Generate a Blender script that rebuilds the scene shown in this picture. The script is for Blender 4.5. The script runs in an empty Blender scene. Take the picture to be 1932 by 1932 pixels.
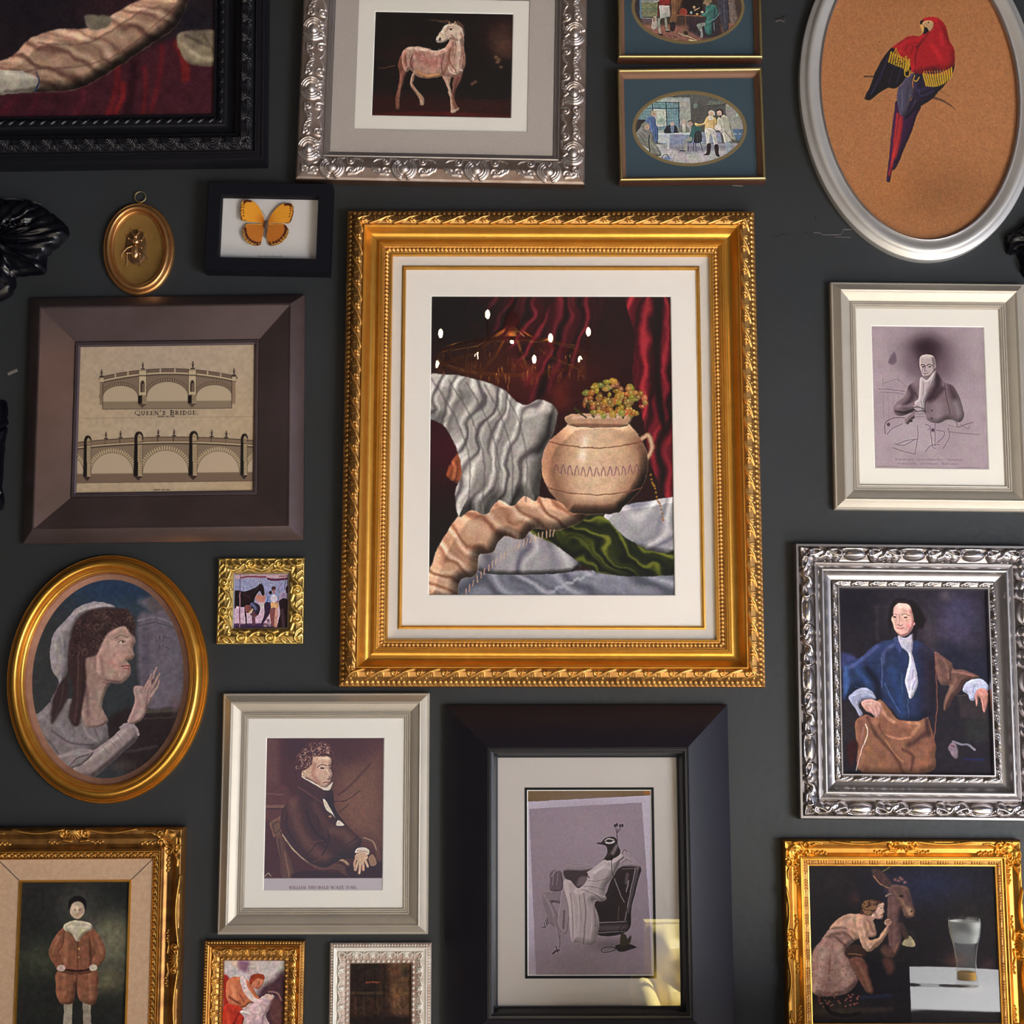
import bpy, math
import numpy as np
from mathutils import Vector, Matrix

SC = bpy.context.scene
COL = SC.collection
R = math.radians
# ------------------------------------------------------------------ camera
FPX, IMG = 2900.0, 1932.0
CAM_D, CAM_Z, PITCH = 2.75, 1.30, math.atan(5.24e-5 * 2900)
cam_data = bpy.data.cameras.new('camera')
cam_data.sensor_width = 36.0
cam_data.sensor_fit = 'HORIZONTAL'
cam_data.lens = 36.0 * FPX / IMG
cam_data.clip_start = 0.05
cam = bpy.data.objects.new('camera', cam_data)
cam.location = (0, -CAM_D, CAM_Z)
cam.rotation_euler = (R(90) + PITCH, 0, 0)
COL.objects.link(cam)
SC.camera = cam
# ------------------------------------------------------------------ view
SC.view_settings.view_transform = 'Standard'
SC.view_settings.look = 'None'
SC.view_settings.gamma = 1.0
SC.view_settings.use_curve_mapping = False
SC.view_settings.exposure = -0.1
WORLD, SUNE, WINE = 0.8, 62.0, 165.0
# ------------------------------------------------------------------ world, sun, window light
w = bpy.data.worlds.new('dim_room_air')
SC.world = w
w.use_nodes = True
w.node_tree.nodes['Background'].inputs[0].default_value = (0.55, 0.65, 0.9, 1)
w.node_tree.nodes['Background'].inputs[1].default_value = WORLD
SUN_DIR = Vector((-0.78, -0.15, -0.60)).normalized()
sun = bpy.data.lights.new('sun', 'SUN')
sun.energy = SUNE
sun.angle = R(0.6)
sun.color = (1.0, 0.98, 0.95)
so = bpy.data.objects.new('sun', sun)
so.rotation_euler = SUN_DIR.to_track_quat('-Z', 'Y').to_euler()
so.location = (5, 0, 5)
COL.objects.link(so)
def area(name, loc, aim, sx, sy, energy, color):
    l = bpy.data.lights.new(name, 'AREA')
    l.shape = 'RECTANGLE'; l.size = sx; l.size_y = sy
    l.energy = energy; l.color = color
    o = bpy.data.objects.new(name, l)
    o.location = loc
    o.rotation_euler = (Vector(aim) - Vector(loc)).to_track_quat('-Z', 'Y').to_euler()
    COL.objects.link(o)
    return o
RX, LX, BY, CZ = 2.7, -2.9, -5.6, 3.2      # room: right wall, left wall, back wall, ceiling
WIN_Y0, WIN_Y1, WIN_Z0, WIN_Z1 = -4.3, -0.22, 0.10, 2.75
area('window_daylight', (RX - 0.02, -3.3, .62), (0, -2.4, 1.0), 1.5, .95, WINE, (0.93, 0.95, 1.0))

# ------------------------------------------------------------------ node helpers
def mat(name, color=(0.5, 0.5, 0.5), rough=0.5, metal=0.0, spec=0.5, noise=None, bump=None, attr=None, coat=0.0):
    """noise=(scale, colour2, contrast) ; bump=(scale, strength)"""
    m = bpy.data.materials.new(name)
    m.use_nodes = True
    nt = m.node_tree
    b = nt.nodes['Principled BSDF']
    b.inputs['Base Color'].default_value = (*color, 1)
    b.inputs['Roughness'].default_value = rough
    b.inputs['Metallic'].default_value = metal
    b.inputs['Specular IOR Level'].default_value = spec
    b.inputs['Coat Weight'].default_value = coat
    b.inputs['Coat Roughness'].default_value = 0.15
    tc = nt.nodes.new('ShaderNodeTexCoord')
    if attr:
        a = nt.nodes.new('ShaderNodeAttribute')
        a.attribute_name = attr
        nt.links.new(a.outputs['Color'], b.inputs['Base Color'])
    if noise:
        n = nt.nodes.new('ShaderNodeTexNoise')
        n.inputs['Scale'].default_value = noise[0]
        n.inputs['Detail'].default_value = 6
        n.inputs['Roughness'].default_value = 0.65
        nt.links.new(tc.outputs['Object'], n.inputs['Vector'])
        cr = nt.nodes.new('ShaderNodeValToRGB')
        k = noise[2]
        cr.color_ramp.elements[0].position = 0.5 - k
        cr.color_ramp.elements[1].position = 0.5 + k
        cr.color_ramp.elements[0].color = (*noise[1], 1)
        cr.color_ramp.elements[1].color = (*color, 1)
        nt.links.new(n.outputs['Fac'], cr.inputs['Fac'])
        nt.links.new(cr.outputs['Color'], b.inputs['Base Color'])
    if bump:
        n2 = nt.nodes.new('ShaderNodeTexNoise')
        n2.inputs['Scale'].default_value = bump[0]
        n2.inputs['Detail'].default_value = 5
        nt.links.new(tc.outputs['Object'], n2.inputs['Vector'])
        bp = nt.nodes.new('ShaderNodeBump')
        bp.inputs['Strength'].default_value = bump[1]
        bp.inputs['Distance'].default_value = 0.002
        nt.links.new(n2.outputs['Fac'], bp.inputs['Height'])
        nt.links.new(bp.outputs['Normal'], b.inputs['Normal'])
    return m

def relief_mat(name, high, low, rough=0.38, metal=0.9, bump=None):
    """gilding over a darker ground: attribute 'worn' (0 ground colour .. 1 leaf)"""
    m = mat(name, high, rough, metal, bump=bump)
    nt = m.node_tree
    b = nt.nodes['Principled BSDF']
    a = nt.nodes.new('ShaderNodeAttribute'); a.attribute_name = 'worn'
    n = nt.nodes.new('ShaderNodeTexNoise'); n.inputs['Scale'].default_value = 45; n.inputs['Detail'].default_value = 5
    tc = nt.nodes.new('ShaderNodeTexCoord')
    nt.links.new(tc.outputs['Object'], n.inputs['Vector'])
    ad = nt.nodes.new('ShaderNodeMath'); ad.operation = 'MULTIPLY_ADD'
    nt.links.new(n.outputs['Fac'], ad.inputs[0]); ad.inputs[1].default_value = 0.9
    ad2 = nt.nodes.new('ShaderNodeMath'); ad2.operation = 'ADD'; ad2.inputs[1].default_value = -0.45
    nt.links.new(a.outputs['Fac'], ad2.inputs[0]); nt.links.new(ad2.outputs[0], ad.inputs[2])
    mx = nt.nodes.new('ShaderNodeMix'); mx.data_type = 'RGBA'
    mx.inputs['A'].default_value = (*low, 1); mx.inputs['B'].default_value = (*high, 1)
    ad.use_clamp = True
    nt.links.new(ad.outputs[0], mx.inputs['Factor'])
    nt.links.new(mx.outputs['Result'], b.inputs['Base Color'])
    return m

def glass_mat():
    m = bpy.data.materials.new('picture_glass')
    m.use_nodes = True
    nt = m.node_tree
    nt.nodes.remove(nt.nodes['Principled BSDF'])
    out = nt.nodes['Material Output']
    ge = nt.nodes.new('ShaderNodeNewGeometry')
    dt = nt.nodes.new('ShaderNodeVectorMath'); dt.operation = 'DOT_PRODUCT'
    nt.links.new(ge.outputs['Incoming'], dt.inputs[0]); nt.links.new(ge.outputs['Normal'], dt.inputs[1])
    def mth(op, a, b):
        n = nt.nodes.new('ShaderNodeMath'); n.operation = op
        for k, v in enumerate((a, b)):
            if v is None: continue
            if isinstance(v, (int, float)): n.inputs[k].default_value = v
            else: nt.links.new(v, n.inputs[k])
        return n.outputs[0]
    c = mth('ABSOLUTE', dt.outputs['Value'], None)
    p5 = mth('POWER', mth('SUBTRACT', 1.0, c), 5.0)
    frv = mth('ADD', mth('MULTIPLY', p5, 0.92), 0.075)      # both faces of a 2 mm pane, Schlick
    tr = nt.nodes.new('ShaderNodeBsdfTransparent'); tr.inputs[0].default_value = (0.97, 0.98, 0.97, 1)
    gl = nt.nodes.new('ShaderNodeBsdfGlossy'); gl.inputs['Roughness'].default_value = 0.0
    mx = nt.nodes.new('ShaderNodeMixShader')
    nt.links.new(frv, mx.inputs[0]); nt.links.new(tr.outputs[0], mx.inputs[1]); nt.links.new(gl.outputs[0], mx.inputs[2])
    nt.links.new(mx.outputs[0], out.inputs[0])
    return m

M = {}
M['wall'] = mat('slate_wall_paint', (0.0235, 0.027, 0.033), 0.5, spec=0.28, noise=(3.0, (0.0175, 0.019, 0.0185), 0.25), bump=(60, 0.35))
M['glass'] = glass_mat()
M['print'] = mat('printed_picture', rough=0.75, spec=0.2, attr='paint')
M['mat_white'] = mat('white_mat_board', (0.74, 0.70, 0.66), 0.9, spec=0.1, bump=(900, 0.15))
M['mat_cream'] = mat('cream_mat_board', (0.79, 0.73, 0.70), 0.9, spec=0.1, bump=(900, 0.2))
M['bevel'] = mat('mat_bevel_core', (0.85, 0.83, 0.80), 0.9, spec=0.1)
M['backing'] = mat('brown_backing_board', (0.05, 0.035, 0.025), 0.9)
M['gold'] = mat('smooth_gilt', (0.80, 0.42, 0.08), 0.32, 0.92, noise=(30, (0.60, 0.28, 0.04), 0.35), bump=(200, 0.1))
M['gold_carved'] = relief_mat('carved_gilt', (0.80, 0.45, 0.13), (0.20, 0.08, 0.03), 0.4)
M['gold_old'] = relief_mat('old_carved_gilt', (0.72, 0.40, 0.10), (0.12, 0.05, 0.02), 0.42)
M['gold_dark'] = mat('dark_gilt', (0.42, 0.19, 0.04), 0.40, 0.9, noise=(25, (0.25, 0.09, 0.02), 0.3))
M['gold_yellow'] = relief_mat('yellow_gilt_relief', (0.85, 0.62, 0.20), (0.20, 0.11, 0.03), 0.33)
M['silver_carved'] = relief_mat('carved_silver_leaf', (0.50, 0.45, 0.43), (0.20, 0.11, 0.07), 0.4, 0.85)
M['silver'] = mat('silver_leaf', (0.40, 0.38, 0.39), 0.32, 0.92, noise=(20, (0.31, 0.28, 0.27), 0.3))
M['silver_matte'] = mat('worn_silver_paint', (0.50, 0.50, 0.51), 0.42, 0.55, noise=(10, (0.40, 0.38, 0.36), 0.3))
M['silver_pearl'] = relief_mat('bright_silver_relief', (0.46, 0.43, 0.44), (0.16, 0.12, 0.09), 0.24, 0.95)
M['pewter'] = mat('champagne_silver', (0.43, 0.39, 0.33), 0.48, 0.5, noise=(14, (0.37, 0.33, 0.28), 0.3), bump=(120, 0.08))
M['white_carved'] = relief_mat('white_carved_wood', (0.70, 0.67, 0.60), (0.25, 0.12, 0.08), 0.5, 0.15)
M['white_wood'] = mat('white_painted_wood', (0.70, 0.68, 0.63), 0.45, 0.1)
M['bronze'] = mat('purple_bronze', (0.17, 0.125, 0.13), 0.36, 0.8, noise=(7, (0.10, 0.070, 0.065), 0.28), bump=(90, 0.05))
M['black'] = mat('black_lacquer', (0.006, 0.006, 0.012), 0.42, noise=(40, (0.004, 0.004, 0.006), 0.3))
M['black_carved'] = mat('black_carved_wood', (0.006, 0.006, 0.009), 0.38, spec=0.35)
M['black_matte'] = mat('matte_black_wood', (0.003, 0.003, 0.006), 0.75, spec=0.15)
M['black_satin'] = mat('satin_black_wood', (0.005, 0.004, 0.010), 0.45, spec=0.45, bump=(300, 0.08))
M['linen'] = mat('grey_linen', (0.45, 0.40, 0.38), 0.95, spec=0.1, noise=(240, (0.38, 0.33, 0.31), 0.3), bump=(700, 0.4))
M['linen_warm'] = mat('tan_linen', (0.52, 0.36, 0.24), 0.95, spec=0.1, noise=(160, (0.40, 0.26, 0.17), 0.25), bump=(500, 0.4))
M['linen_cream'] = mat('cream_linen', (0.62, 0.56, 0.52), 0.95, spec=0.1, bump=(700, 0.3))
M['mahogany'] = mat('dark_red_wood', (0.060, 0.022, 0.012), 0.4)
M['cove_brown'] = mat('brown_cove', (0.17, 0.085, 0.05), 0.42, 0.2)
M['navy_mat'] = mat('blue_mat_board', (0.035, 0.062, 0.085), 0.9, spec=0.1, bump=(900, 0.15))
M['olive_gilt'] = mat('dull_gold_ink', (0.20, 0.14, 0.06), 0.6, 0.3)
M['brass'] = mat('brass', (0.62, 0.50, 0.24), 0.35, 1.0)
M['copper'] = mat('copper_slip', (0.60, 0.33, 0.24), 0.42, 0.8, noise=(60, (0.38, 0.18, 0.12), 0.3))

# ------------------------------------------------------------------ projection of measured points onto real planes
_cp, _sp = math.cos(PITCH), math.sin(PITCH)
def P(px, py, d=0.0):
    """point of the plane y=-d seen at pixel px,py of the photograph"""
    u = (px - IMG / 2) / FPX; v = -(py - IMG / 2) / FPX
    dx, dy, dz = u, _cp - v * _sp, _sp + v * _cp
    t = (CAM_D - d) / dy
    return (dx * t, CAM_Z + dz * t)

# ------------------------------------------------------------------ mesh helpers
def link(name, me, material=None, parent=None):
    o = bpy.data.objects.new(name, me)
    if material:
        me.materials.append(material)
    COL.objects.link(o)
    if parent is not None:
        o.parent = parent
    return o

def np_mesh(name, verts, quads, smooth=False, sharp=None, attr=None, attrname=None):
    me = bpy.data.meshes.new(name)
    verts = np.asarray(verts, np.float32).reshape(-1, 3); quads = np.asarray(quads, np.int32).reshape(-1, 4)
    n, q = len(verts), len(quads)
    me.vertices.add(n); me.vertices.foreach_set('co', verts.ravel())
    me.loops.add(q * 4); me.loops.foreach_set('vertex_index', quads.ravel())
    me.polygons.add(q)
    me.polygons.foreach_set('loop_start', np.arange(0, q * 4, 4, dtype=np.int32))
    me.polygons.foreach_set('loop_total', np.full(q, 4, np.int32))
    me.polygons.foreach_set('use_smooth', np.full(q, bool(smooth)))
    me.update(calc_edges=True)
    if attr is not None:
        if attr.ndim == 2:
            a = me.attributes.new(attrname, 'FLOAT_COLOR', 'POINT')
            a.data.foreach_set('color', np.c_[attr, np.ones(n)].astype(np.float32).ravel())
        else:
            a = me.attributes.new(attrname, 'FLOAT', 'POINT')
            a.data.foreach_set('value', attr.astype(np.float32).ravel())
    if sharp is not None:
        me.set_sharp_from_angle(angle=R(sharp))
    return me

def grid_quads(nu, nv, off=0, flip=False):
    i, j = np.meshgrid(np.arange(nu - 1), np.arange(nv - 1), indexing='ij')
    a = (i * nv + j).ravel() + off
    q = np.stack([a, a + nv, a + nv + 1, a + 1], 1)
    return q[:, ::-1] if flip else q

def poly_mesh(name, verts, faces, smooth=False, sharp=None):
    me = bpy.data.meshes.new(name)
    me.from_pydata([tuple(v) for v in verts], [], faces)
    me.update()
    if smooth:
        me.polygons.foreach_set('use_smooth', np.ones(len(me.polygons), bool))
    if sharp is not None:
        me.set_sharp_from_angle(angle=R(sharp))
    return me

def inset(r, t):
    return (r[0] + t, r[1] - t, r[2] + t, r[3] - t)

def ring(name, rects, material, parent, smooth=False, sharp=35, closed_front=False):
    """rects = [((x0,x1,z0,z1), depth), ...] from the outside in: mitred moulding of any profile"""
    v = []
    for (x0, x1, z0, z1), d in rects:
        v += [(x0, -d, z1), (x1, -d, z1), (x1, -d, z0), (x0, -d, z0)]
    f = []
    for k in range(len(rects) - 1):
        for c in range(4):
            a, b = 4 * k + c, 4 * k + (c + 1) % 4
            f.append((a + 4, b + 4, b, a))
    if closed_front:
        k = 4 * (len(rects) - 1)
        f.append((k + 3, k + 2, k + 1, k))
    # split the mitres so every side shades on its own
    vv, ff = [], []
    for q in f:
        ff.append(tuple(range(len(vv), len(vv) + len(q)))); vv += [v[i] for i in q]
    me = poly_mesh(name, vv, ff)
    if smooth:
        n = len(rects) - 1
        me2 = bpy.data.meshes.new(name)
        vv, ff = [], []
        for c in range(4):
            for k in range(len(rects)):
                vv += [v[4 * k + c], v[4 * k + (c + 1) % 4]]
            b0 = c * 2 * len(rects)
            for k in range(n):
                ff.append((b0 + 2 * k + 2, b0 + 2 * k + 3, b0 + 2 * k + 1, b0 + 2 * k))
        me2.from_pydata(vv, [], ff); me2.update()
        me2.polygons.foreach_set('use_smooth', np.ones(len(me2.polygons), bool))
        me2.set_sharp_from_angle(angle=R(sharp))
        me = me2
    return link(name, me, material, parent)

def curve_profile(pts, n=5):
    """pts of (t,h) ; Catmull-Rom through them"""
    out = []
    p = [pts[0]] + list(pts) + [pts[-1]]
    for i in range(1, len(p) - 2):
        for k in range(n):
            u = k / n
            q = []
            for a in range(2):
                p0, p1, p2, p3 = p[i - 1][a], p[i][a], p[i + 1][a], p[i + 2][a]
                q.append(0.5 * (2 * p1 + (-p0 + p2) * u + (2 * p0 - 5 * p1 + 4 * p2 - p3) * u * u + (-p0 + 3 * p1 - 3 * p2 + p3) * u ** 3))
            out.append(tuple(q))
    out.append(pts[-1])
    return out

# ------------------------------------------------------------------ relief carving (height fields for mouldings)
class Relief:
    def __init__(self, L, W, k=1.0):
        self.k = k; self.L, self.W = L, W
        self.H = np.zeros((int(L * k) + 3, int(W * k) + 3), np.float32)
    def _box(self, lo, hi):
        k = self.k
        a0 = max(0, int(lo[0] * k) - 1); a1 = min(self.H.shape[0], int(hi[0] * k) + 3)
        b0 = max(0, int(lo[1] * k) - 1); b1 = min(self.H.shape[1], int(hi[1] * k) + 3)
        if a1 <= a0 or b1 <= b0:
            return None
        s = (np.arange(a0, a1) / k)[:, None]; t = (np.arange(b0, b1) / k)[None, :]
        return a0, a1, b0, b1, s, t
    def line(self, pts, r, h, r2=None, h2=None):
        r2 = r if r2 is None else r2; h2 = h if h2 is None else h2
        n = len(pts) - 1
        for i in range(n):
            (x0, y0), (x1, y1) = pts[i], pts[i + 1]
            ra = r + (r2 - r) * i / n; rb = r + (r2 - r) * (i + 1) / n
            ha = h + (h2 - h) * i / n
            rm = max(ra, rb)
            bx = self._box((min(x0, x1) - rm, min(y0, y1) - rm), (max(x0, x1) + rm, max(y0, y1) + rm))
            if bx is None: continue
            a0, a1, b0, b1, s, t = bx
            dx, dy = x1 - x0, y1 - y0
            l2 = dx * dx + dy * dy + 1e-9
            u = np.clip(((s - x0) * dx + (t - y0) * dy) / l2, 0, 1)
            d2 = (s - x0 - u * dx) ** 2 + (t - y0 - u * dy) ** 2
            rr = ra + (rb - ra) * u
            hh = ha * np.sqrt(np.clip(1 - d2 / (rr * rr + 1e-9), 0, 1))
            self.H[a0:a1, b0:b1] = np.maximum(self.H[a0:a1, b0:b1], hh)
    def ball(self, x, y, rx, ry, h, rot=0.0):
        rm = max(rx, ry)
        bx = self._box((x - rm, y - rm), (x + rm, y + rm))
        if bx is None: return
        a0, a1, b0, b1, s, t = bx
        c, n = math.cos(rot), math.sin(rot)
        u = ((s - x) * c + (t - y) * n) / rx; v = (-(s - x) * n + (t - y) * c) / ry
        hh = h * np.sqrt(np.clip(1 - u * u - v * v, 0, 1))
        self.H[a0:a1, b0:b1] = np.maximum(self.H[a0:a1, b0:b1], hh)
    def spiral(self, x, y, r, turns, a0, r0, h, cw=1, tail=None):
        n = max(8, int(14 * turns)); pts = []
        for i in range(n + 1):
            u = i / n
            a = a0 + cw * u * turns * 2 * math.pi
            rr = r * (1 - u) ** 0.8 + 0.04 * r
            pts.append((x + rr * math.cos(a), y + rr * math.sin(a)))
        if tail: pts = list(tail) + pts
        self.line(pts, r0, h, r0 * 0.6, h)
        self.ball(x, y, r0 * 1.25, r0 * 1.25, h * 1.15)
    def sample(self, s, t):
        k = self.k
        a = np.clip(s * k, 0, self.H.shape[0] - 1.001); b = np.clip(t * k, 0, self.H.shape[1] - 1.001)
        i, j = a.astype(int), b.astype(int); fa, fb = a - i, b - j
        H = self.H
        return (H[i, j] * (1 - fa) * (1 - fb) + H[i + 1, j] * fa * (1 - fb) + H[i, j + 1] * (1 - fa) * fb + H[i + 1, j + 1] * fa * fb)

def carved(name, rect, S, t0, t1, prof, maker, material, parent, step=1.15, kk=1.5, hscale=1.0, base=0.2):
    """carved band on all four sides between insets t0..t1 (photo-px units, S metres per unit).
    prof = [(t,h_metres)...]; maker(relief, L) carves; heights in px units"""
    V, Q, A = [], [], []
    off = 0
    x0, x1, z0, z1 = rect
    pt = np.array([p[0] for p in prof], float); ph = np.array([p[1] for p in prof], float)
    cache = {}
    for side in range(4):
        Lm = (x1 - x0) if side % 2 == 0 else (z1 - z0)
        L = Lm / S
        key = side % 2
        if key not in cache:
            rel = Relief(L, t1 - t0, kk)
            maker(rel, L)
            cache[key] = rel
        rel = cache[key]
        nt_ = max(3, int((t1 - t0) / step) + 1); ns = max(8, int(L / step))
        t = np.linspace(t0, t1, nt_)
        u = np.linspace(0, 1, ns)
        s = t[None, :] + (L - 2 * t[None, :]) * u[:, None]
        tt = np.broadcast_to(t[None, :], s.shape)
        h = rel.sample(s, tt - t0)
        dep = np.interp(tt, pt, ph) + h * S * hscale
        if side == 0: X, Z = x0 + s * S, z1 - tt * S
        elif side == 1: X, Z = x1 - tt * S, z1 - s * S
        elif side == 2: X, Z = x1 - s * S, z0 + tt * S
        else: X, Z = x0 + tt * S, z0 + s * S
        V.append(np.stack([X, -dep, Z], -1).reshape(-1, 3))
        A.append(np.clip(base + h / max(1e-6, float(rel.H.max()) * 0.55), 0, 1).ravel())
        Q.append(grid_quads(ns, nt_, off, flip=True))
        off += ns * nt_
    me = np_mesh(name, np.concatenate(V), np.concatenate(Q), smooth=True, attr=np.concatenate(A), attrname='worn')
    return link(name, me, material, parent)

# carving patterns -------------------------------------------------
def p_beads(p, r, tc, h=None):
    def f(rel, L):
        n = max(2, int(round(L / p)))
        for i in range(n):
            rel.ball((i + 0.5) * L / n, tc, r, r, h or r)
    return f
def p_acanthus(p, W, h=4.0):
    def f(rel, L):
        n = max(2, int(round(L / p))); q = L / n
        for i in range(-1, n + 1):
            x = i * q
            rel.line([(x, W - 1), (x + q * .35, W * .7), (x + q * .62, W * .35), (x + q * .95, W * .08)], W * .13, h, W * .07, h * .8)
            rel.spiral(x + q * .78, W * .62, W * .24, 1.2, 2.5, W * .075, h * .9)
            for k in range(4):
                a = 0.5 + k * .38
                rel.line([(x + q * .22, W * .85), (x + q * .22 + math.cos(a) * q * .35, W * .80 - math.sin(a) * W * .55)], W * .055, h * .7, W * .03, h * .5)
            rel.ball(x + q * .5, W * .12, W * .1, W * .1, h * .7)
    return f
def p_all(*fs):
    def f(rel, L):
        for g in fs: g(rel, L)
    return f

# ------------------------------------------------------------------ picture frames
def set_tags(o, label=None, cat=None, group=None, kind=None):
    if label: o['label'] = label
    if cat: o['category'] = cat
    if group: o['group'] = group
    if kind: o['kind'] = kind

class Frame:
    def __init__(self, name, label, quad, depth, cat='picture'):
        pts = [P(x, y, depth) for x, y in quad]
        self.depth = depth
        cx = sum(p[0] for p in pts) / 4; cz = sum(p[1] for p in pts) / 4
        tl, tr, br, bl = [Vector(p) for p in pts]
        self.rot = 0.25 * (math.atan2((tr - tl).y, (tr - tl).x) + math.atan2((br - bl).y, (br - bl).x)
                           - math.atan2((tl - bl).x, (tl - bl).y) - math.atan2((tr - br).x, (tr - br).y))
        self.c = (cx, cz)
        w = ((tr - tl).length + (br - bl).length) / 2; h = ((tl - bl).length + (tr - br).length) / 2
        self.R = (-w / 2, w / 2, -h / 2, h / 2)
        q = [Vector(p) for p in quad]
        self.S = (w + h) / (((q[1] - q[0]).length + (q[2] - q[3]).length) / 2 + ((q[0] - q[3]).length + (q[1] - q[2]).length) / 2)
        self.root = bpy.data.objects.new(name, None)
        self.root.empty_display_size = 0.05
        self.root.location = (cx, 0, cz)
        self.root.rotation_euler = (0, -self.rot, 0)
        COL.objects.link(self.root)
        set_tags(self.root, label, cat)
    def loc(self, px, py, d):
        x, z = P(px, py, d)
        x -= self.c[0]; z -= self.c[1]
        c, s = math.cos(-self.rot), math.sin(-self.rot)
        return (x * c - z * s, x * s + z * c)
    def rect(self, quad, d):
        p = [self.loc(x, y, d) for x, y in quad]
        return ((p[0][0] + p[3][0]) / 2, (p[1][0] + p[2][0]) / 2, (p[2][1] + p[3][1]) / 2, (p[0][1] + p[1][1]) / 2)
    def band(self, name, prof, material, parent=None, curve=0, sharp=35, smooth=True, rect=None):
        """prof (t px, h mm)"""
        pr = curve_profile(prof, curve) if curve else prof
        rects = [(inset(rect or self.R, t * self.S), h / 1000) for t, h in pr]
        return ring(name, rects, material, parent or self.root, smooth=smooth, sharp=sharp)
    def carved(self, name, t0, t1, prof, maker, material, parent=None, **k):
        return carved(name, self.R, self.S, t0, t1, [(t, h / 1000) for t, h in prof], maker, material, parent or self.root, **k)
    def board(self, name, rect_out, rect_in, d, material, bevel=True, parent=None, bd=0.0014):
        o = ring(name, [(rect_out, d), (rect_in, d)], material, parent or self.root)
        if bevel:
            ring(name + '_bevel', [(rect_in, d), (inset(rect_in, bd), d - bd)], M['bevel'], o)
        return o
    def glass(self, rect, d):
        x0, x1, z0, z1 = rect
        me = poly_mesh('glass_pane', [(x0, -d, z0), (x1, -d, z0), (x1, -d, z1), (x0, -d, z1)], [(0, 1, 2, 3)])
        return link('glass_pane', me, M['glass'], self.root)
    def picture(self, name, rect, d, canvas, quad, ell=None, step=None, gain=1.0, parent=None, label=None):
        """flat picture: the colours of `canvas` (drawn in photo-px units) on a sheet of real size"""
        x0, x1, z0, z1 = rect
        q = [Vector(p) for p in quad]
        nu = int(((q[1] - q[0]).length + (q[2] - q[3]).length) / 2 * canvas.k) + 1
        nv = int(((q[3] - q[0]).length + (q[2] - q[1]).length) / 2 * canvas.k) + 1
        u = np.linspace(0, 1, nu)[:, None]; v = np.linspace(0, 1, nv)[None, :]
        PX = (1 - u) * (1 - v) * q[0].x + u * (1 - v) * q[1].x + u * v * q[2].x + (1 - u) * v * q[3].x
        PY = (1 - u) * (1 - v) * q[0].y + u * (1 - v) * q[1].y + u * v * q[2].y + (1 - u) * v * q[3].y
        colr = canvas.sample(PX, PY) * gain
        X = x0 + (x1 - x0) * u + 0 * v; Z = z1 + (z0 - z1) * v + 0 * u
        V = np.stack([X, np.full_like(X, -d), Z], -1).reshape(-1, 3)
        Q = grid_quads(nu, nv, 0, True)
        if ell:
            cx, cz = (x0 + x1) / 2, (z0 + z1) / 2
            a, b = (x1 - x0) / 2, (z1 - z0) / 2
            r = ((V[:, 0] - cx) / a) ** 2 + ((V[:, 2] - cz) / b) ** 2
            Q = Q[(r[Q] < ell).all(1)]
        me = np_mesh(name, V, Q, attr=np.clip(colr.reshape(-1, 3), 0, 1), attrname='paint')
        o = link(name, me, M['print'], parent or self.root)
        if label: o['label'] = label
        return o

def ell_ring(name, c, prof, material, parent, n=128, sharp=40, a=1, b=1):
    """prof (da, h): ellipse semi-axes a-da, b-da at depth h (metres)"""
    V = []
    th = np.linspace(0, 2 * math.pi, n, endpoint=False)
    for da, h in prof:
        V.append(np.stack([c[0] + (a - da) * np.cos(th), np.full(n, -h), c[1] + (b - da) * np.sin(th)], -1))
    V = np.concatenate(V)
    Q = []
    for k in range(len(prof) - 1):
        i = np.arange(n); j = (i + 1) % n
        Q.append(np.stack([k * n + i, k * n + j, (k + 1) * n + j, (k + 1) * n + i], 1))
    me = np_mesh(name, V, np.concatenate(Q), smooth=True, sharp=sharp)
    return link(name, me, material, parent)

def tube(pts, r, seg=8, r2=None, closed=False):
    """verts, faces of a tube along pts (3D)"""
    r2 = r if r2 is None else r2
    V, F = [], []
    pts = [Vector(p) for p in pts]
    n = len(pts)
    prev = None
    for i, p in enumerate(pts):
        if closed: tg = pts[(i + 1) % n] - pts[i - 1]
        else: tg = pts[min(i + 1, n - 1)] - pts[max(i - 1, 0)]
        tg.normalize()
        up = prev if prev is not None else (Vector((0, 1, 0)) if abs(tg.y) < 0.9 else Vector((1, 0, 0)))
        a = tg.cross(up).normalized(); b = a.cross(tg).normalized(); prev = b
        rr = r + (r2 - r) * i / max(1, n - 1)
        for k in range(seg):
            an = 2 * math.pi * k / seg
            V.append(p + a * rr * math.cos(an) + b * rr * math.sin(an))
    m = n if closed else n - 1
    for i in range(m):
        for k in range(seg):
            a0 = i * seg + k; a1 = i * seg + (k + 1) % seg
            b0 = ((i + 1) % n) * seg + k; b1 = ((i + 1) % n) * seg + (k + 1) % seg
            F.append((a0, b0, b1, a1))
    if not closed:
        F.append(tuple(range(seg))); F.append(tuple(range((n - 1) * seg, n * seg))[::-1])
    return V, F

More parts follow.
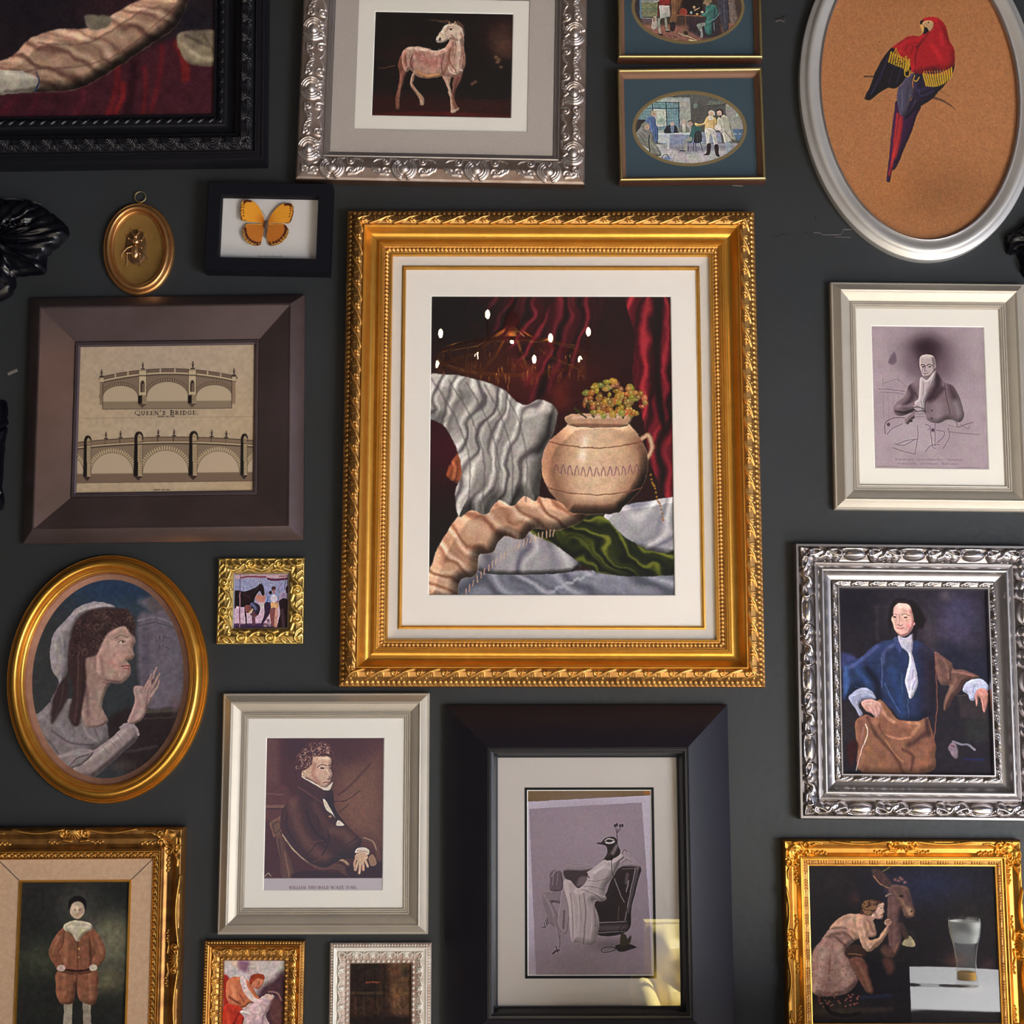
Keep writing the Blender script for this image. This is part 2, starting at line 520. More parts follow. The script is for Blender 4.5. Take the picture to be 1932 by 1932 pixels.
class MB:
    def __init__(self): self.V, self.F = [], []
    def add(self, V, F):
        o = len(self.V); self.V += [tuple(v) for v in V]; self.F += [tuple(i + o for i in f) for f in F]; return self
    def tube(self, pts, r, seg=8, r2=None, closed=False): return self.add(*tube(pts, r, seg, r2, closed))
    def box(self, x0, x1, y0, y1, z0, z1):
        V = [(x, y, z) for x in (x0, x1) for y in (y0, y1) for z in (z0, z1)]
        return self.add(V, [(0, 1, 3, 2), (4, 6, 7, 5), (0, 4, 5, 1), (2, 3, 7, 6), (0, 2, 6, 4), (1, 5, 7, 3)])
    def ellipsoid(self, c, r, rot=None, n=14, m=9):
        V, F = [], []
        rot = rot or Matrix.Identity(3)
        for i in range(m + 1):
            ph = math.pi * i / m
            for k in range(n):
                th = 2 * math.pi * k / n
                V.append(Vector(c) + rot @ Vector((r[0] * math.sin(ph) * math.cos(th), r[1] * math.sin(ph) * math.sin(th), r[2] * math.cos(ph))))
        for i in range(m):
            for k in range(n):
                F.append((i * n + k, (i + 1) * n + k, (i + 1) * n + (k + 1) % n, i * n + (k + 1) % n))
        return self.add(V, F)
    def lathe(self, c, prof, n=32):
        V, F = [], []
        for r, z in prof:
            for k in range(n):
                a = 2 * math.pi * k / n
                V.append((c[0] + r * math.cos(a), c[1] + r * math.sin(a), c[2] + z))
        for i in range(len(prof) - 1):
            for k in range(n):
                F.append((i * n + k, i * n + (k + 1) % n, (i + 1) * n + (k + 1) % n, (i + 1) * n + k))
        return self.add(V, F)
    def build(self, name, material, parent=None, smooth=True, sharp=40):
        return link(name, poly_mesh(name, self.V, self.F, smooth, sharp), material, parent)
# ------------------------------------------------------------------ drawing of flat printed pictures
_rng = np.random.default_rng(7)
def vnoise(shape, cell, seed=0):
    r = np.random.default_rng(seed)
    h, w = shape
    g = r.random((int(h / cell) + 3, int(w / cell) + 3))
    y = np.arange(h)[:, None] / cell; x = np.arange(w)[None, :] / cell
    i, j = y.astype(int), x.astype(int); fy, fx = y - i, x - j
    fy = fy * fy * (3 - 2 * fy); fx = fx * fx * (3 - 2 * fx)
    return g[i, j] * (1 - fy) * (1 - fx) + g[i + 1, j] * fy * (1 - fx) + g[i, j + 1] * (1 - fy) * fx + g[i + 1, j + 1] * fy * fx

def spline(pts, n=6, closed=False):
    p = np.asarray(pts, float); m = len(p)
    if m < 3: return p
    out = []
    rng = range(m) if closed else range(m - 1)
    for i in rng:
        if closed: p0, p1, p2, p3 = p[i - 1], p[i], p[(i + 1) % m], p[(i + 2) % m]
        else: p0, p1, p2, p3 = p[max(i - 1, 0)], p[i], p[i + 1], p[min(i + 2, m - 1)]
        for k in range(n):
            u = k / n
            out.append(0.5 * (2 * p1 + (-p0 + p2) * u + (2 * p0 - 5 * p1 + 4 * p2 - p3) * u * u + (-p0 + 3 * p1 - 3 * p2 + p3) * u ** 3))
    if not closed: out.append(p[-1])
    return np.array(out)

class Canvas:
    """colours 0-255 sRGB; coordinates are photo px, or zoomed-tracing units after T()"""
    def __init__(self, x0, y0, x1, y1, bg, k=1.0):
        self.x0, self.y0, self.k = x0, y0, k
        self.w, self.h = int((x1 - x0) * k) + 2, int((y1 - y0) * k) + 2
        self.a = np.empty((self.h, self.w, 3)); self.a[:] = bg
        self.ox = self.oy = 0.0; self.s = 1.0
        self.clipm = None
    def T(self, ox, oy, s):
        self.ox, self.oy, self.s = ox, oy, s; return self
    def _p(self, pts):
        p = np.asarray(pts, float).reshape(-1, 2)
        return np.stack([(self.ox + p[:, 0] / self.s - self.x0) * self.k, (self.oy + p[:, 1] / self.s - self.y0) * self.k], 1)
    def _l(self, v): return v / self.s * self.k
    def _win(self, lo, hi):
        x0 = max(0, int(lo[0])); x1 = min(self.w, int(hi[0]) + 2); y0 = max(0, int(lo[1])); y1 = min(self.h, int(hi[1]) + 2)
        if x1 <= x0 or y1 <= y0: return None
        return x0, x1, y0, y1, np.arange(x0, x1)[None, :] + 0.0, np.arange(y0, y1)[:, None] + 0.0
    def _put(self, win, m, col, alpha):
        x0, x1, y0, y1 = win[:4]
        m = m * alpha
        if self.clipm is not None: m = m * self.clipm[y0:y1, x0:x1]
        m = m[..., None]
        self.a[y0:y1, x0:x1] = self.a[y0:y1, x0:x1] * (1 - m) + np.asarray(col, float) * m
    def _polymask(self, q, soft):
        e = soft + 1
        win = self._win(q.min(0) - e, q.max(0) + e)
        if win is None: return None, None
        x0, x1, y0, y1, X, Y = win
        ins = np.zeros((y1 - y0, x1 - x0), bool); d2 = np.full(ins.shape, 1e9)
        for i in range(len(q)):
            ax, ay = q[i - 1]; bx, by = q[i]
            if ay != by:
                c = ((Y >= min(ay, by)) & (Y < max(ay, by)))
                xi = ax + (Y - ay) * (bx - ax) / (by - ay)
                ins ^= c & (X < xi)
            dx, dy = bx - ax, by - ay
            # distance only in a band around the edge
            bw = self._win((min(ax, bx) - e, min(ay, by) - e), (max(ax, bx) + e, max(ay, by) + e))
            if bw is None: continue
            a0, a1, b0, b1, XX, YY = bw
            a0_, a1_, b0_, b1_ = a0 - x0, a1 - x0, b0 - y0, b1 - y0
            if a0_ < 0 or b0_ < 0: 
                a0_ = max(a0_, 0); b0_ = max(b0_, 0)
                XX = np.arange(x0 + a0_, a1)[None, :] + 0.0; YY = np.arange(y0 + b0_, b1)[:, None] + 0.0
            u = np.clip(((XX - ax) * dx + (YY - ay) * dy) / (dx * dx + dy * dy + 1e-9), 0, 1)
            dd = (XX - ax - u * dx) ** 2 + (YY - ay - u * dy) ** 2
            sl = d2[b0_:b1_, a0_:a1_]
            dd = dd[:sl.shape[0], :sl.shape[1]]
            np.minimum(sl, dd, out=sl)
        d = np.sqrt(d2); d = np.where(ins, d, -d)
        return win, np.clip(d / (2 * max(soft, .3)) + 0.5, 0, 1)
    def poly(self, pts, col, soft=0.6, smooth=True, alpha=1.0):
        q = self._p(pts)
        if smooth: q = spline(q, 5, True)
        win, m = self._polymask(q, soft)
        if win is not None: self._put(win, m, col, alpha)
        return self
    def clip(self, pts, smooth=True, soft=0.6):
        q = self._p(pts)
        if smooth: q = spline(q, 5, True)
        win, m = self._polymask(q, soft)
        cm = np.zeros((self.h, self.w))
        if win is not None: cm[win[2]:win[3], win[0]:win[1]] = m
        self.clipm = cm; return self
    def noclip(self): self.clipm = None; return self
    def shape(self, pts, col, shades=(), soft=0.6, smooth=True, vol=.20):
        """fill and model the form: strokes kept inside it = [(pts, width, colour, alpha)], then rounded towards its outline"""
        self.poly(pts, col, soft, smooth)
        self.clip(pts, smooth)
        for sh in shades: self.line(sh[0], sh[1] * .85, sh[2], alpha=sh[3] if len(sh) > 3 else .85, soft=sh[1] * 0.5)
        self.noclip()
        if vol: self.round(pts, vol, smooth)
        return self
    def round(self, pts, vol=.3, smooth=True, rad=None):
        q = self._p(pts)
        if smooth: q = spline(q, 5, True)
        size = float(min(np.ptp(q[:, 0]), np.ptp(q[:, 1])))
        rad = rad or max(1.5, size * .11)
        win, m = self._polymask(q, .6)
        if win is None: return self
        w2, b = self._polymask(q, rad)
        x0, x1, y0, y1 = win[:4]; X0, Y0 = w2[0], w2[2]
        b = np.sin(np.clip((b - .5) * 2, 0, 1) * 1.5708)
        gy, gx = np.gradient(b)
        lam = (gx * .62 + gy * .78) * rad * 1.3
        lam = lam[y0 - Y0:y1 - Y0, x0 - X0:x1 - X0]
        f = 1 + vol * np.clip(lam, -1.8, .6) * m
        a = self.a[y0:y1, x0:x1]
        a *= f[..., None]; np.clip(a, 0, 250, out=a)
        return self
    def folds(self, pts, base, dark, light, ang, period, warp=1.0, seed=1, soft=1.0, smooth=True, vol=.3):
        """cloth: a field of soft folds running across direction ang (radians)"""
        q = self._p(pts)
        if smooth: q = spline(q, 5, True)
        win, m = self._polymask(q, soft)
        if win is None: return self
        x0, x1, y0, y1, X, Y = win
        p = self._l(period)
        n = vnoise(m.shape, p * 2.2, seed) + .5 * vnoise(m.shape, p * .9, seed + 1)
        u = (X * math.cos(ang) + Y * math.sin(ang)) / p + warp * n * 1.6
        f = .62 * np.sin(6.283 * u) + .38 * np.sin(6.283 * u * 1.73 + 2 * n) + .5 * (vnoise(m.shape, p * 1.6, seed + 2) - .5)
        hi = np.clip(f, 0, 1)[..., None] ** 1.4; lo = np.clip(-f, 0, 1)[..., None] ** 1.1
        col = np.asarray(base, float) * (1 - hi - lo) + np.asarray(light, float) * hi + np.asarray(dark, float) * lo
        mm = (m if self.clipm is None else m * self.clipm[y0:y1, x0:x1])[..., None]
        self.a[y0:y1, x0:x1] = self.a[y0:y1, x0:x1] * (1 - mm) + np.clip(col, 0, 255) * mm
        if vol: self.round(pts, vol, smooth)
        return self
    def line(self, pts, w, col, alpha=1.0, smooth=True, w2=None, soft=None):
        q = self._p(pts)
        if smooth and len(q) > 2: q = spline(q, 5)
        w = self._l(w) / 2; w2 = w if w2 is None else self._l(w2) / 2
        sf = 0.5 if soft is None else max(0.5, self._l(soft))
        e = max(w, w2) + sf + 1
        win = self._win(q.min(0) - e, q.max(0) + e)
        if win is None: return self
        x0, x1, y0, y1, X, Y = win
        m = np.zeros((y1 - y0, x1 - x0))
        n = max(1, len(q) - 1)
        for i in range(len(q) - 1):
            ax, ay = q[i]; bx, by = q[i + 1]; dx, dy = bx - ax, by - ay
            r = w + (w2 - w) * (i + .5) / n
            ee = r + sf + 1
            c0 = max(x0, int(min(ax, bx) - ee)); c1 = min(x1, int(max(ax, bx) + ee) + 2)
            r0 = max(y0, int(min(ay, by) - ee)); r1 = min(y1, int(max(ay, by) + ee) + 2)
            if c1 <= c0 or r1 <= r0: continue
            XX = np.arange(c0, c1)[None, :]; YY = np.arange(r0, r1)[:, None]
            u = np.clip(((XX - ax) * dx + (YY - ay) * dy) / (dx * dx + dy * dy + 1e-9), 0, 1)
            d = np.sqrt((XX - ax - u * dx) ** 2 + (YY - ay - u * dy) ** 2)
            mm = np.clip((r - d) / (2 * sf) + 0.5, 0, 1); mm = mm * mm * (3 - 2 * mm) if sf > 1 else mm
            if r < 0.5: mm *= max(r * 2, 0.25)
            sl = m[r0 - y0:r1 - y0, c0 - x0:c1 - x0]
            np.maximum(sl, mm, out=sl)
        self._put(win, m, col, alpha); return self
    def blob(self, x, y, rx, ry, col, alpha=1.0, rot=0.0):
        (cx, cy), = self._p([(x, y)]); rx, ry = self._l(rx), self._l(ry)
        rm = max(rx, ry) * 2.2
        win = self._win((cx - rm, cy - rm), (cx + rm, cy + rm))
        if win is None: return self
        X, Y = win[4], win[5]
        c, s = math.cos(rot), math.sin(rot)
        u = ((X - cx) * c + (Y - cy) * s) / rx; v = (-(X - cx) * s + (Y - cy) * c) / ry
        self._put(win, np.exp(-(u * u + v * v)), col, alpha); return self
    def ell(self, x, y, rx, ry, col, alpha=1.0, rot=0.0, soft=0.6):
        (cx, cy), = self._p([(x, y)]); rx, ry = self._l(rx), self._l(ry)
        rm = max(rx, ry) + soft + 1
        win = self._win((cx - rm, cy - rm), (cx + rm, cy + rm))
        if win is None: return self
        X, Y = win[4], win[5]
        c, s = math.cos(rot), math.sin(rot)
        u = ((X - cx) * c + (Y - cy) * s) / rx; v = (-(X - cx) * s + (Y - cy) * c) / ry
        r = np.sqrt(u * u + v * v)
        self._put(win, np.clip((1 - r) * min(rx, ry) / (2 * soft) + 0.5, 0, 1), col, alpha); return self
    def mottle(self, amp, cell, seed=1, aniso=1.0):
        n = vnoise((self.h, max(2, int(self.w / aniso) + 2)), cell * self.k, seed) - 0.5
        if aniso != 1.0:
            idx = np.clip((np.arange(self.w) / aniso).astype(int), 0, n.shape[1] - 1); n = n[:, idx]
        else: n = n[:, :self.w]
        self.a = np.clip(self.a * (1 + 2 * amp * n[..., None]), 0, 255); return self
    def grain(self, amp, seed=2):
        n = np.random.default_rng(seed).normal(0, amp / self.k, (self.h, self.w, 1))
        self.a = np.clip(self.a + n, 0, 255); return self
    def paint(self, d=1.2, c=.10, seed=5, sharp=.7):
        """brush work: ragged edges, dragged streaks and crisper tone steps (d in photo px)"""
        k = self.k; h, w = self.h, self.w
        f = lambda cell, sd: vnoise((h, w), max(1.5, cell * k), seed * 10 + sd) - .5
        dx = (1.8 * f(9, 1) + .7 * f(3, 2) + .3 * f(1.5, 3)) * d * k; dy = (1.8 * f(9, 4) + .7 * f(3, 5) + .3 * f(1.5, 6)) * d * k
        Y = np.clip(np.arange(h)[:, None] + dy, 0, h - 1.001); X = np.clip(np.arange(w)[None, :] + dx, 0, w - 1.001)
        i, j = Y.astype(int), X.astype(int); fy, fx = (Y - i)[..., None], (X - j)[..., None]
        A = self.a
        A = A[i, j] * (1 - fy) * (1 - fx) + A[i + 1, j] * fy * (1 - fx) + A[i, j + 1] * (1 - fy) * fx + A[i + 1, j + 1] * fy * fx
        B = A.copy(); r = max(1, int(round(1.6 * k)))
        for ax in (0, 1):
            S = B * 0; n = 0
            for o in range(-r, r + 1): S += np.roll(B, o, ax); n += 1
            B = S / n
        A = A + sharp * (A - B)
        st = vnoise((h, w * 3), max(2, 4 * k), seed + 70)[:, ::3] * .6 + vnoise((h * 3, w), max(2, 4 * k), seed + 71)[::3] * .4 + vnoise((h, w), max(1.3, 1.3 * k), seed + 72) * .5
        st = st - st.mean()
        hue = np.stack([f(9, 7), f(9, 8), f(9, 9)], -1)
        self.a = np.clip(A * (1 + 2 * c * st[..., None] + .5 * c * hue) + 10 * c * hue, 0, 255); return self
    def curls(self, box, n, col, w, r, seed=0, alpha=.8):
        g = np.random.default_rng(seed)
        for _ in range(n):
            x = box[0] + (box[2] - box[0]) * g.random(); y = box[1] + (box[3] - box[1]) * g.random(); a = g.random() * 6.28
            pts = [(x + r * math.cos(a + t * .8), y + r * math.sin(a + t * .8)) for t in range(5)]
            self.line(pts, w, col, alpha)
        return self
    def sample(self, px, py):
        X = np.clip((px - self.x0) * self.k, 0, self.w - 1.001); Y = np.clip((py - self.y0) * self.k, 0, self.h - 1.001)
        i, j = Y.astype(int), X.astype(int); fy, fx = (Y - i)[..., None], (X - j)[..., None]
        A = (np.clip(self.a, 0, 255) / 255.0)
        A = np.where(A <= 0.04045, A / 12.92, ((A + 0.055) / 1.055) ** 2.4)
        A = np.clip(A * 0.96 - 0.004, 0.002, 1)
        return A[i, j] * (1 - fy) * (1 - fx) + A[i + 1, j] * fy * (1 - fx) + A[i, j + 1] * (1 - fy) * fx + A[i + 1, j + 1] * fy * fx

# serif capitals drawn with thick and thin strokes: unit box 0..1 wide (w), 0..1 high (0 = top)
_T, _H = 0.25, 0.10
GLY = {
 'Q': (1.0, [('o', .5, .5, .44, .48), ('l', [(.5, .85), (.75, 1.15), (1.0, 1.12)], .13)]),
 'O': (1.0, [('o', .5, .5, .44, .48)]),
 'U': (.95, [('l', [(.22, .02), (.22, .65), (.4, .97), (.62, .95), (.75, .7), (.75, .02)], .15), ('h', .05, .4, 0), ('h', .6, .9, 0)]),
 'E': (.8, [('v', .25), ('h', .1, .8, .03), ('h', .1, .85, .97), ('h', .25, .6, .5), ('s', .8, .05, .25), ('s', .85, .72, .95)]),
 'N': (1.0, [('l', [(.18, .02), (.18, .98)], .08), ('l', [(.15, .02), (.8, .98)], .17), ('l', [(.8, .02), (.8, .98)], .08), ('h', .02, .3, 0), ('h', .66, .95, 0), ('h', .05, .32, .98)]),
 "'": (.35, [('l', [(.2, 0), (.12, .3)], .14)]),
 'S': (.75, [('l', [(.66, .2), (.5, .04), (.22, .12), (.2, .32), (.55, .55), (.66, .75), (.5, .95), (.2, .93), (.12, .75)], .15)]),
 'B': (.85, [('v', .25), ('l', [(.1, .03), (.5, .03), (.68, .15), (.68, .33), (.5, .47), (.25, .48)], .11), ('l', [(.3, .49), (.6, .5), (.77, .66), (.75, .84), (.55, .97), (.1, .97)], .12)]),
 'R': (.92, [('v', .25), ('l', [(.1, .03), (.5, .03), (.7, .15), (.7, .35), (.5, .49), (.25, .5)], .12), ('l', [(.45, .5), (.68, .9), (.92, .97)], .14), ('h', .08, .42, .98)]),
 'I': (.45, [('v', .22), ('h', .06, .38, .02), ('h', .06, .38, .98)]),
 'D': (.95, [('v', .25), ('l', [(.1, .03), (.5, .03), (.8, .25), (.85, .5), (.8, .76), (.5, .97), (.1, .97)], .12)]),
 'G': (.95, [('l', [(.8, .25), (.62, .05), (.35, .06), (.14, .3), (.12, .6), (.28, .9), (.55, .97), (.78, .85), (.8, .58)], .13), ('h', .58, .95, .56)]),
 'W': (1.25, [('l', [(.1, .02), (.38, .98)], .16), ('l', [(.38, .98), (.62, .05)], .07), ('l', [(.58, .02), (.86, .98)], .16), ('l', [(.86, .98), (1.1, .02)], .07), ('h', .0, .25, 0), ('h', .95, 1.2, 0)]),
 'L': (.78, [('v', .25), ('h', .1, .4, .02), ('h', .1, .8, .97), ('s', .8, .7, .95)]),
 'A': (.95, [('l', [(.46, .02), (.16, .98)], .07), ('l', [(.46, .02), (.78, .98)], .17), ('h', .28, .62, .64), ('h', .02, .28, .98), ('h', .62, .94, .98)]),
 'M': (1.15, [('l', [(.2, .02), (.17, .98)], .07), ('l', [(.2, .02), (.55, .95)], .14), ('l', [(.55, .95), (.88, .02)], .07), ('l', [(.9, .02), (.92, .98)], .16), ('h', .05, .3, .98), ('h', .78, 1.08, .98)]),
 'T': (.85, [('v', .42), ('h', .06, .8, .03), ('s', .07, .05, .28), ('s', .79, .05, .28), ('h', .26, .6, .98)]),
 'H': (1.0, [('v', .22), ('v', .76), ('h', .22, .76, .5), ('h', .08, .38, .02), ('h', .6, .92, .02), ('h', .08, .38, .98), ('h', .6, .92, .98)]),
 'F': (.75, [('v', .25), ('h', .1, .78, .03), ('h', .25, .58, .5), ('s', .77, .05, .25), ('h', .08, .42, .98)]),
 '.': (.4, [('d', .2, .93)]),
 ' ': (.55, []),
}
def letters(cv, text, x0, x1, yb, h, col, small=.8, caps=None, slope=0.0):
    """text spread between x0 and x1 on base line yb (canvas units)"""
    sizes = []
    first = True
    for ch in text:
        sizes.append(h if (first or ch in "' ." or small == 1) else h * small)
        first = (ch == ' ')
    tot = sum(GLY[c][0] * s + 0.12 * h for c, s in zip(text, sizes))
    k = (x1 - x0) / tot; x = x0
    for c, s in zip(text, sizes):
        wd, st = GLY[c]; W = s * k; yt = yb - s + slope * (x - x0); 
        if c == "'": yt = yb - h
        for g in st:
            f = lambda a, b: (x + a * W, yt + b * s)
            lw = s * .95
            if g[0] == 'v': cv.line([f(g[1], .01), f(g[1], .99)], _T * lw, col, smooth=False)
            elif g[0] == 'h': cv.line([f(g[1], g[3]), f(g[2], g[3])], _H * lw, col, smooth=False)
            elif g[0] == 's': cv.line([f(g[1], g[2]), f(g[1], g[3])], .09 * lw, col, smooth=False)
            elif g[0] == 'd': cv.ell(*f(g[1], g[2]), .1 * s, .1 * s, col)
            elif g[0] == 'o':
                cv.line([f(g[1] + g[3] * math.cos(t * .5236), g[2] + g[4] * math.sin(t * .5236)) for t in range(13)], .1 * lw, col)
                cv.line([f(g[1] - g[3] * .93, g[2] - .28), f(g[1] - g[3] * .97, g[2] + .28)], .15 * lw, col)
                cv.line([f(g[1] + g[3] * .93, g[2] - .28), f(g[1] + g[3] * .97, g[2] + .28)], .15 * lw, col)
            elif g[0] == 'l': cv.line([f(a, b) for a, b in g[1]], g[2] * lw * 1.45, col, smooth=len(g[1]) > 2)
        x += GLY[c][0] * W + 0.12 * h * k
# ================================================================== the printed pictures, drawn in photo-px units
M['gold_old_plain'] = mat('old_gilt', (0.60, 0.33, 0.12), 0.36, 0.9, noise=(60, (0.36, 0.17, 0.07), 0.3))
M['gold_field'] = mat('brushed_gilt_field', (0.42, 0.25, 0.07), 0.5, 0.75, noise=(40, (0.26, 0.14, 0.04), 0.3))
M['gold_ground'] = mat('dark_gilt_ground', (0.16, 0.085, 0.03), 0.5, 0.7, noise=(90, (0.07, 0.035, 0.02), 0.3))
M['beetle'] = mat('polished_bronze', (0.66, 0.40, 0.20), 0.25, 0.95)
M['fur_brown'] = mat('brown_insect_body', (0.09, 0.045, 0.03), 0.8)
M['bronze_dark'] = mat('dark_bronze_edge', (0.12, 0.09, 0.10), 0.35, 0.7)
M['mat_grey'] = mat('warm_grey_mat_board', (0.46, 0.42, 0.41), 0.9, spec=0.1, bump=(900, 0.2))
M['gold_swept'] = relief_mat('swept_gilt', (0.72, 0.37, 0.06), (0.30, 0.12, 0.03), 0.32)

def art_drapery():
    c = Canvas(-320, -270, 412, 220, (38, 28, 32), .8)
    c.blob(80, -60, 300, 120, (26, 24, 30)); c.blob(200, 0, 80, 30, (60, 34, 38), .6)
    c.poly([(-320, 120), (0, 165), (200, 120), (300, 70), (412, 60), (412, 230), (-320, 230)], (62, 28, 36), 6)
    for x0, y0, x1, y1, w, cl in ((215, 120, 195, 215, 12, (112, 30, 34)), (245, 110, 230, 215, 14, (40, 16, 24)), (300, 80, 280, 200, 10, (96, 28, 34)), (330, 75, 345, 140, 16, (126, 34, 32)),
                                  (265, 120, 262, 212, 8, (100, 26, 30)), (150, 165, 130, 215, 10, (90, 30, 44)), (60, 175, 40, 215, 12, (80, 28, 44)), (100, 172, 90, 214, 10, (50, 20, 32)), (370, 120, 380, 214, 20, (66, 30, 40)), (225, 150, 212, 205, 9, (140, 34, 34)), (20, 178, -30, 215, 12, (82, 26, 38))):
        c.line([(x0, y0), ((x0 + x1) / 2 + 5, (y0 + y1) / 2), (x1, y1)], w, cl, .75, soft=5)
    # a long length of pale silk thrown across the cloth
    silk = [(-320, 150), (-100, 120), (0, 100), (45, 62), (95, 45), (160, 42), (215, 10), (280, -20), (345, -25), (342, 12), (322, 45), (270, 80), (215, 118), (140, 158), (60, 165), (-60, 170), (-320, 190)]
    c.folds(silk, (166, 132, 110), (108, 76, 66), (194, 164, 140), 1.95, 30, .55, 9, 1.5, True, .45)
    for p in ([(-20, 150), (60, 120), (130, 118), (220, 90), (330, 0)], [(60, 70), (110, 74), (170, 66), (260, 10)]): c.line(p, 3, (100, 70, 62), .6, soft=2)
    c.shape([(-320, 120), (-10, 122), (40, 128), (62, 140), (58, 160), (0, 168), (-320, 190)], (176, 168, 152), [([(0, 130), (50, 138)], 8, (196, 190, 174)), ([(0, 162), (60, 158)], 7, (120, 110, 100))])
    c.line([(58, 126), (64, 145), (55, 163)], 3, (44, 52, 86))
    c.shape([(328, 60), (350, 50), (400, 50), (412, 70), (412, 110), (385, 118), (350, 112), (334, 90)], (140, 126, 104), [([(340, 75), (370, 100), (400, 105)], 9, (182, 170, 142)), ([(345, 60), (390, 80)], 7, (90, 80, 70)), ([(380, 60), (400, 90)], 6, (100, 88, 76))], soft=1.5)
    c.poly([(150, 20), (170, 18), (200, 22), (195, 40), (160, 46)], (120, 112, 96), 2)
    c.blob(362, 32, 34, 26, (26, 24, 32), .9)
    c.paint(1.4, .10, 1)
    return c.mottle(.12, 14, 3).grain(4)

def art_horse():
    c = Canvas(700, 15, 975, 232, (24, 12, 13), 1.4).T(540, 0, 3.22)
    c.blob(1320, 270, 110, 80, (92, 62, 52), .9, .9).blob(1340, 180, 60, 60, (60, 36, 32), .7)
    c.blob(740, 250, 90, 30, (48, 26, 24), .6).blob(640, 330, 90, 40, (44, 24, 24), .5).blob(620, 180, 130, 70, (20, 10, 12), .8)
    c.poly([(500, 590), (700, 575), (1000, 590), (1200, 580), (1400, 590), (1400, 740), (500, 740)], (46, 16, 16), 12)
    c.poly([(1060, 590), (1080, 500), (1120, 470), (1160, 500), (1250, 440), (1300, 370), (1400, 400), (1400, 600)], (22, 14, 14), 8)
    for x, y in ((1285, 380), (1305, 410), (1275, 350), (1150, 500), (1130, 510), (1290, 365)): c.blob(x, y, 12, 9, (150, 110, 84), .8)
    c.line([(520, 700), (900, 690), (1360, 715)], 22, (86, 20, 16), .8, soft=8)
    for i in range(14): c.line([(1080 + i * 20, 600 + (i * 37) % 60), (1130 + i * 20, 604 + (i * 37) % 60)], 4, (80, 40, 34), .5)
    # tail
    c.line([(710, 320), (670, 340), (660, 390), (600, 412), (560, 410)], 22, (40, 22, 20), .9, w2=4, soft=5); c.line([(660, 400), (600, 412), (560, 410)], 4, (120, 80, 64), .7)
    HB, HL, HD = (186, 144, 130), (224, 196, 180), (96, 54, 46)
    c.shape([(735, 400), (722, 470), (702, 530), (692, 600), (690, 655), (668, 660), (666, 600), (680, 530), (690, 460), (680, 390), (700, 340)], (120, 74, 62), [([(710, 440), (690, 540), (680, 640)], 8, (150, 104, 88))], .5)
    c.shape([(780, 450), (775, 490), (770, 510), (800, 555), (832, 590), (838, 625), (815, 642), (812, 605), (775, 550), (755, 510), (765, 450)], (176, 138, 116), [([(765, 520), (800, 590)], 5, HD)], .5)
    c.shape([(1032, 450), (1072, 440), (1058, 495), (1034, 540), (1022, 600), (1052, 665), (1028, 672), (1008, 610), (1012, 540), (1015, 490)], (130, 84, 72), [([(1045, 470), (1015, 580)], 6, (80, 44, 40))], .5)
    c.shape([(950, 440), (1000, 450), (995, 520), (1008, 575), (1015, 640), (1030, 682), (1002, 684), (1000, 620), (990, 570), (970, 510), (952, 470)], (190, 150, 130), [([(970, 470), (1000, 570)], 6, HL)], .5)
    body = [(705, 315), (740, 288), (795, 284), (850, 294), (890, 308), (930, 306), (965, 290), (985, 262), (1005, 230), (1075, 225), (1078, 280), (1088, 345), (1086, 400), (1062, 448), (1020, 470), (985, 468), (950, 462), (900, 474), (830, 476), (785, 458), (755, 425), (730, 440), (712, 420), (702, 370)]
    c.shape(body, HB, [
        ([(790, 440), (850, 465), (930, 460)], 22, (206, 150, 104)), ([(800, 330), (860, 380), (930, 370)], 60, (176, 112, 104)), ([(740, 295), (800, 292), (880, 312), (960, 300)], 16, (220, 186, 172)),
        ([(990, 300), (985, 380), (960, 440)], 18, (150, 96, 80)), ([(1040, 260), (1050, 340), (1040, 430)], 34, HL), ([(1000, 400), (1030, 440), (1065, 420)], 12, (226, 196, 178)), ([(1010, 260), (1012, 330)], 10, (150, 102, 86)),
        ([(720, 330), (720, 400)], 22, (146, 92, 80)), ([(770, 320), (765, 410)], 10, (130, 76, 66)), ([(1068, 300), (1080, 390)], 10, (180, 120, 104)), ([(760, 300), (775, 350)], 14, (220, 180, 162))], .8)
    g = np.random.default_rng(4)
    for _ in range(40): c.blob(720 + g.random() * 210, 295 + g.random() * 70, 5, 4, (232, 204, 194), .5)
    head = [(985, 240), (962, 256), (925, 262), (911, 248), (915, 222), (940, 190), (962, 155), (1000, 142), (1045, 150), (1072, 178), (1082, 220), (1060, 250), (1020, 250)]
    c.shape(head, HL, [([(920, 240), (950, 220), (970, 190)], 16, (232, 204, 184)), ([(1000, 235), (1040, 240)], 12, (150, 104, 88)), ([(985, 160), (970, 190)], 8, (190, 140, 116)), ([(1060, 200), (1072, 240)], 10, (180, 130, 112))], .6)
    c.ell(934, 238, 7, 9, (50, 20, 18)); c.ell(998, 180, 8, 6, (40, 20, 20)); c.line([(915, 250), (940, 250)], 4, (90, 44, 40)); c.line([(984, 172), (1012, 172)], 3, (110, 70, 60))
    c.poly([(984, 148), (988, 128), (1000, 146)], HL); c.poly([(1018, 148), (1026, 128), (1036, 150)], (180, 140, 120))
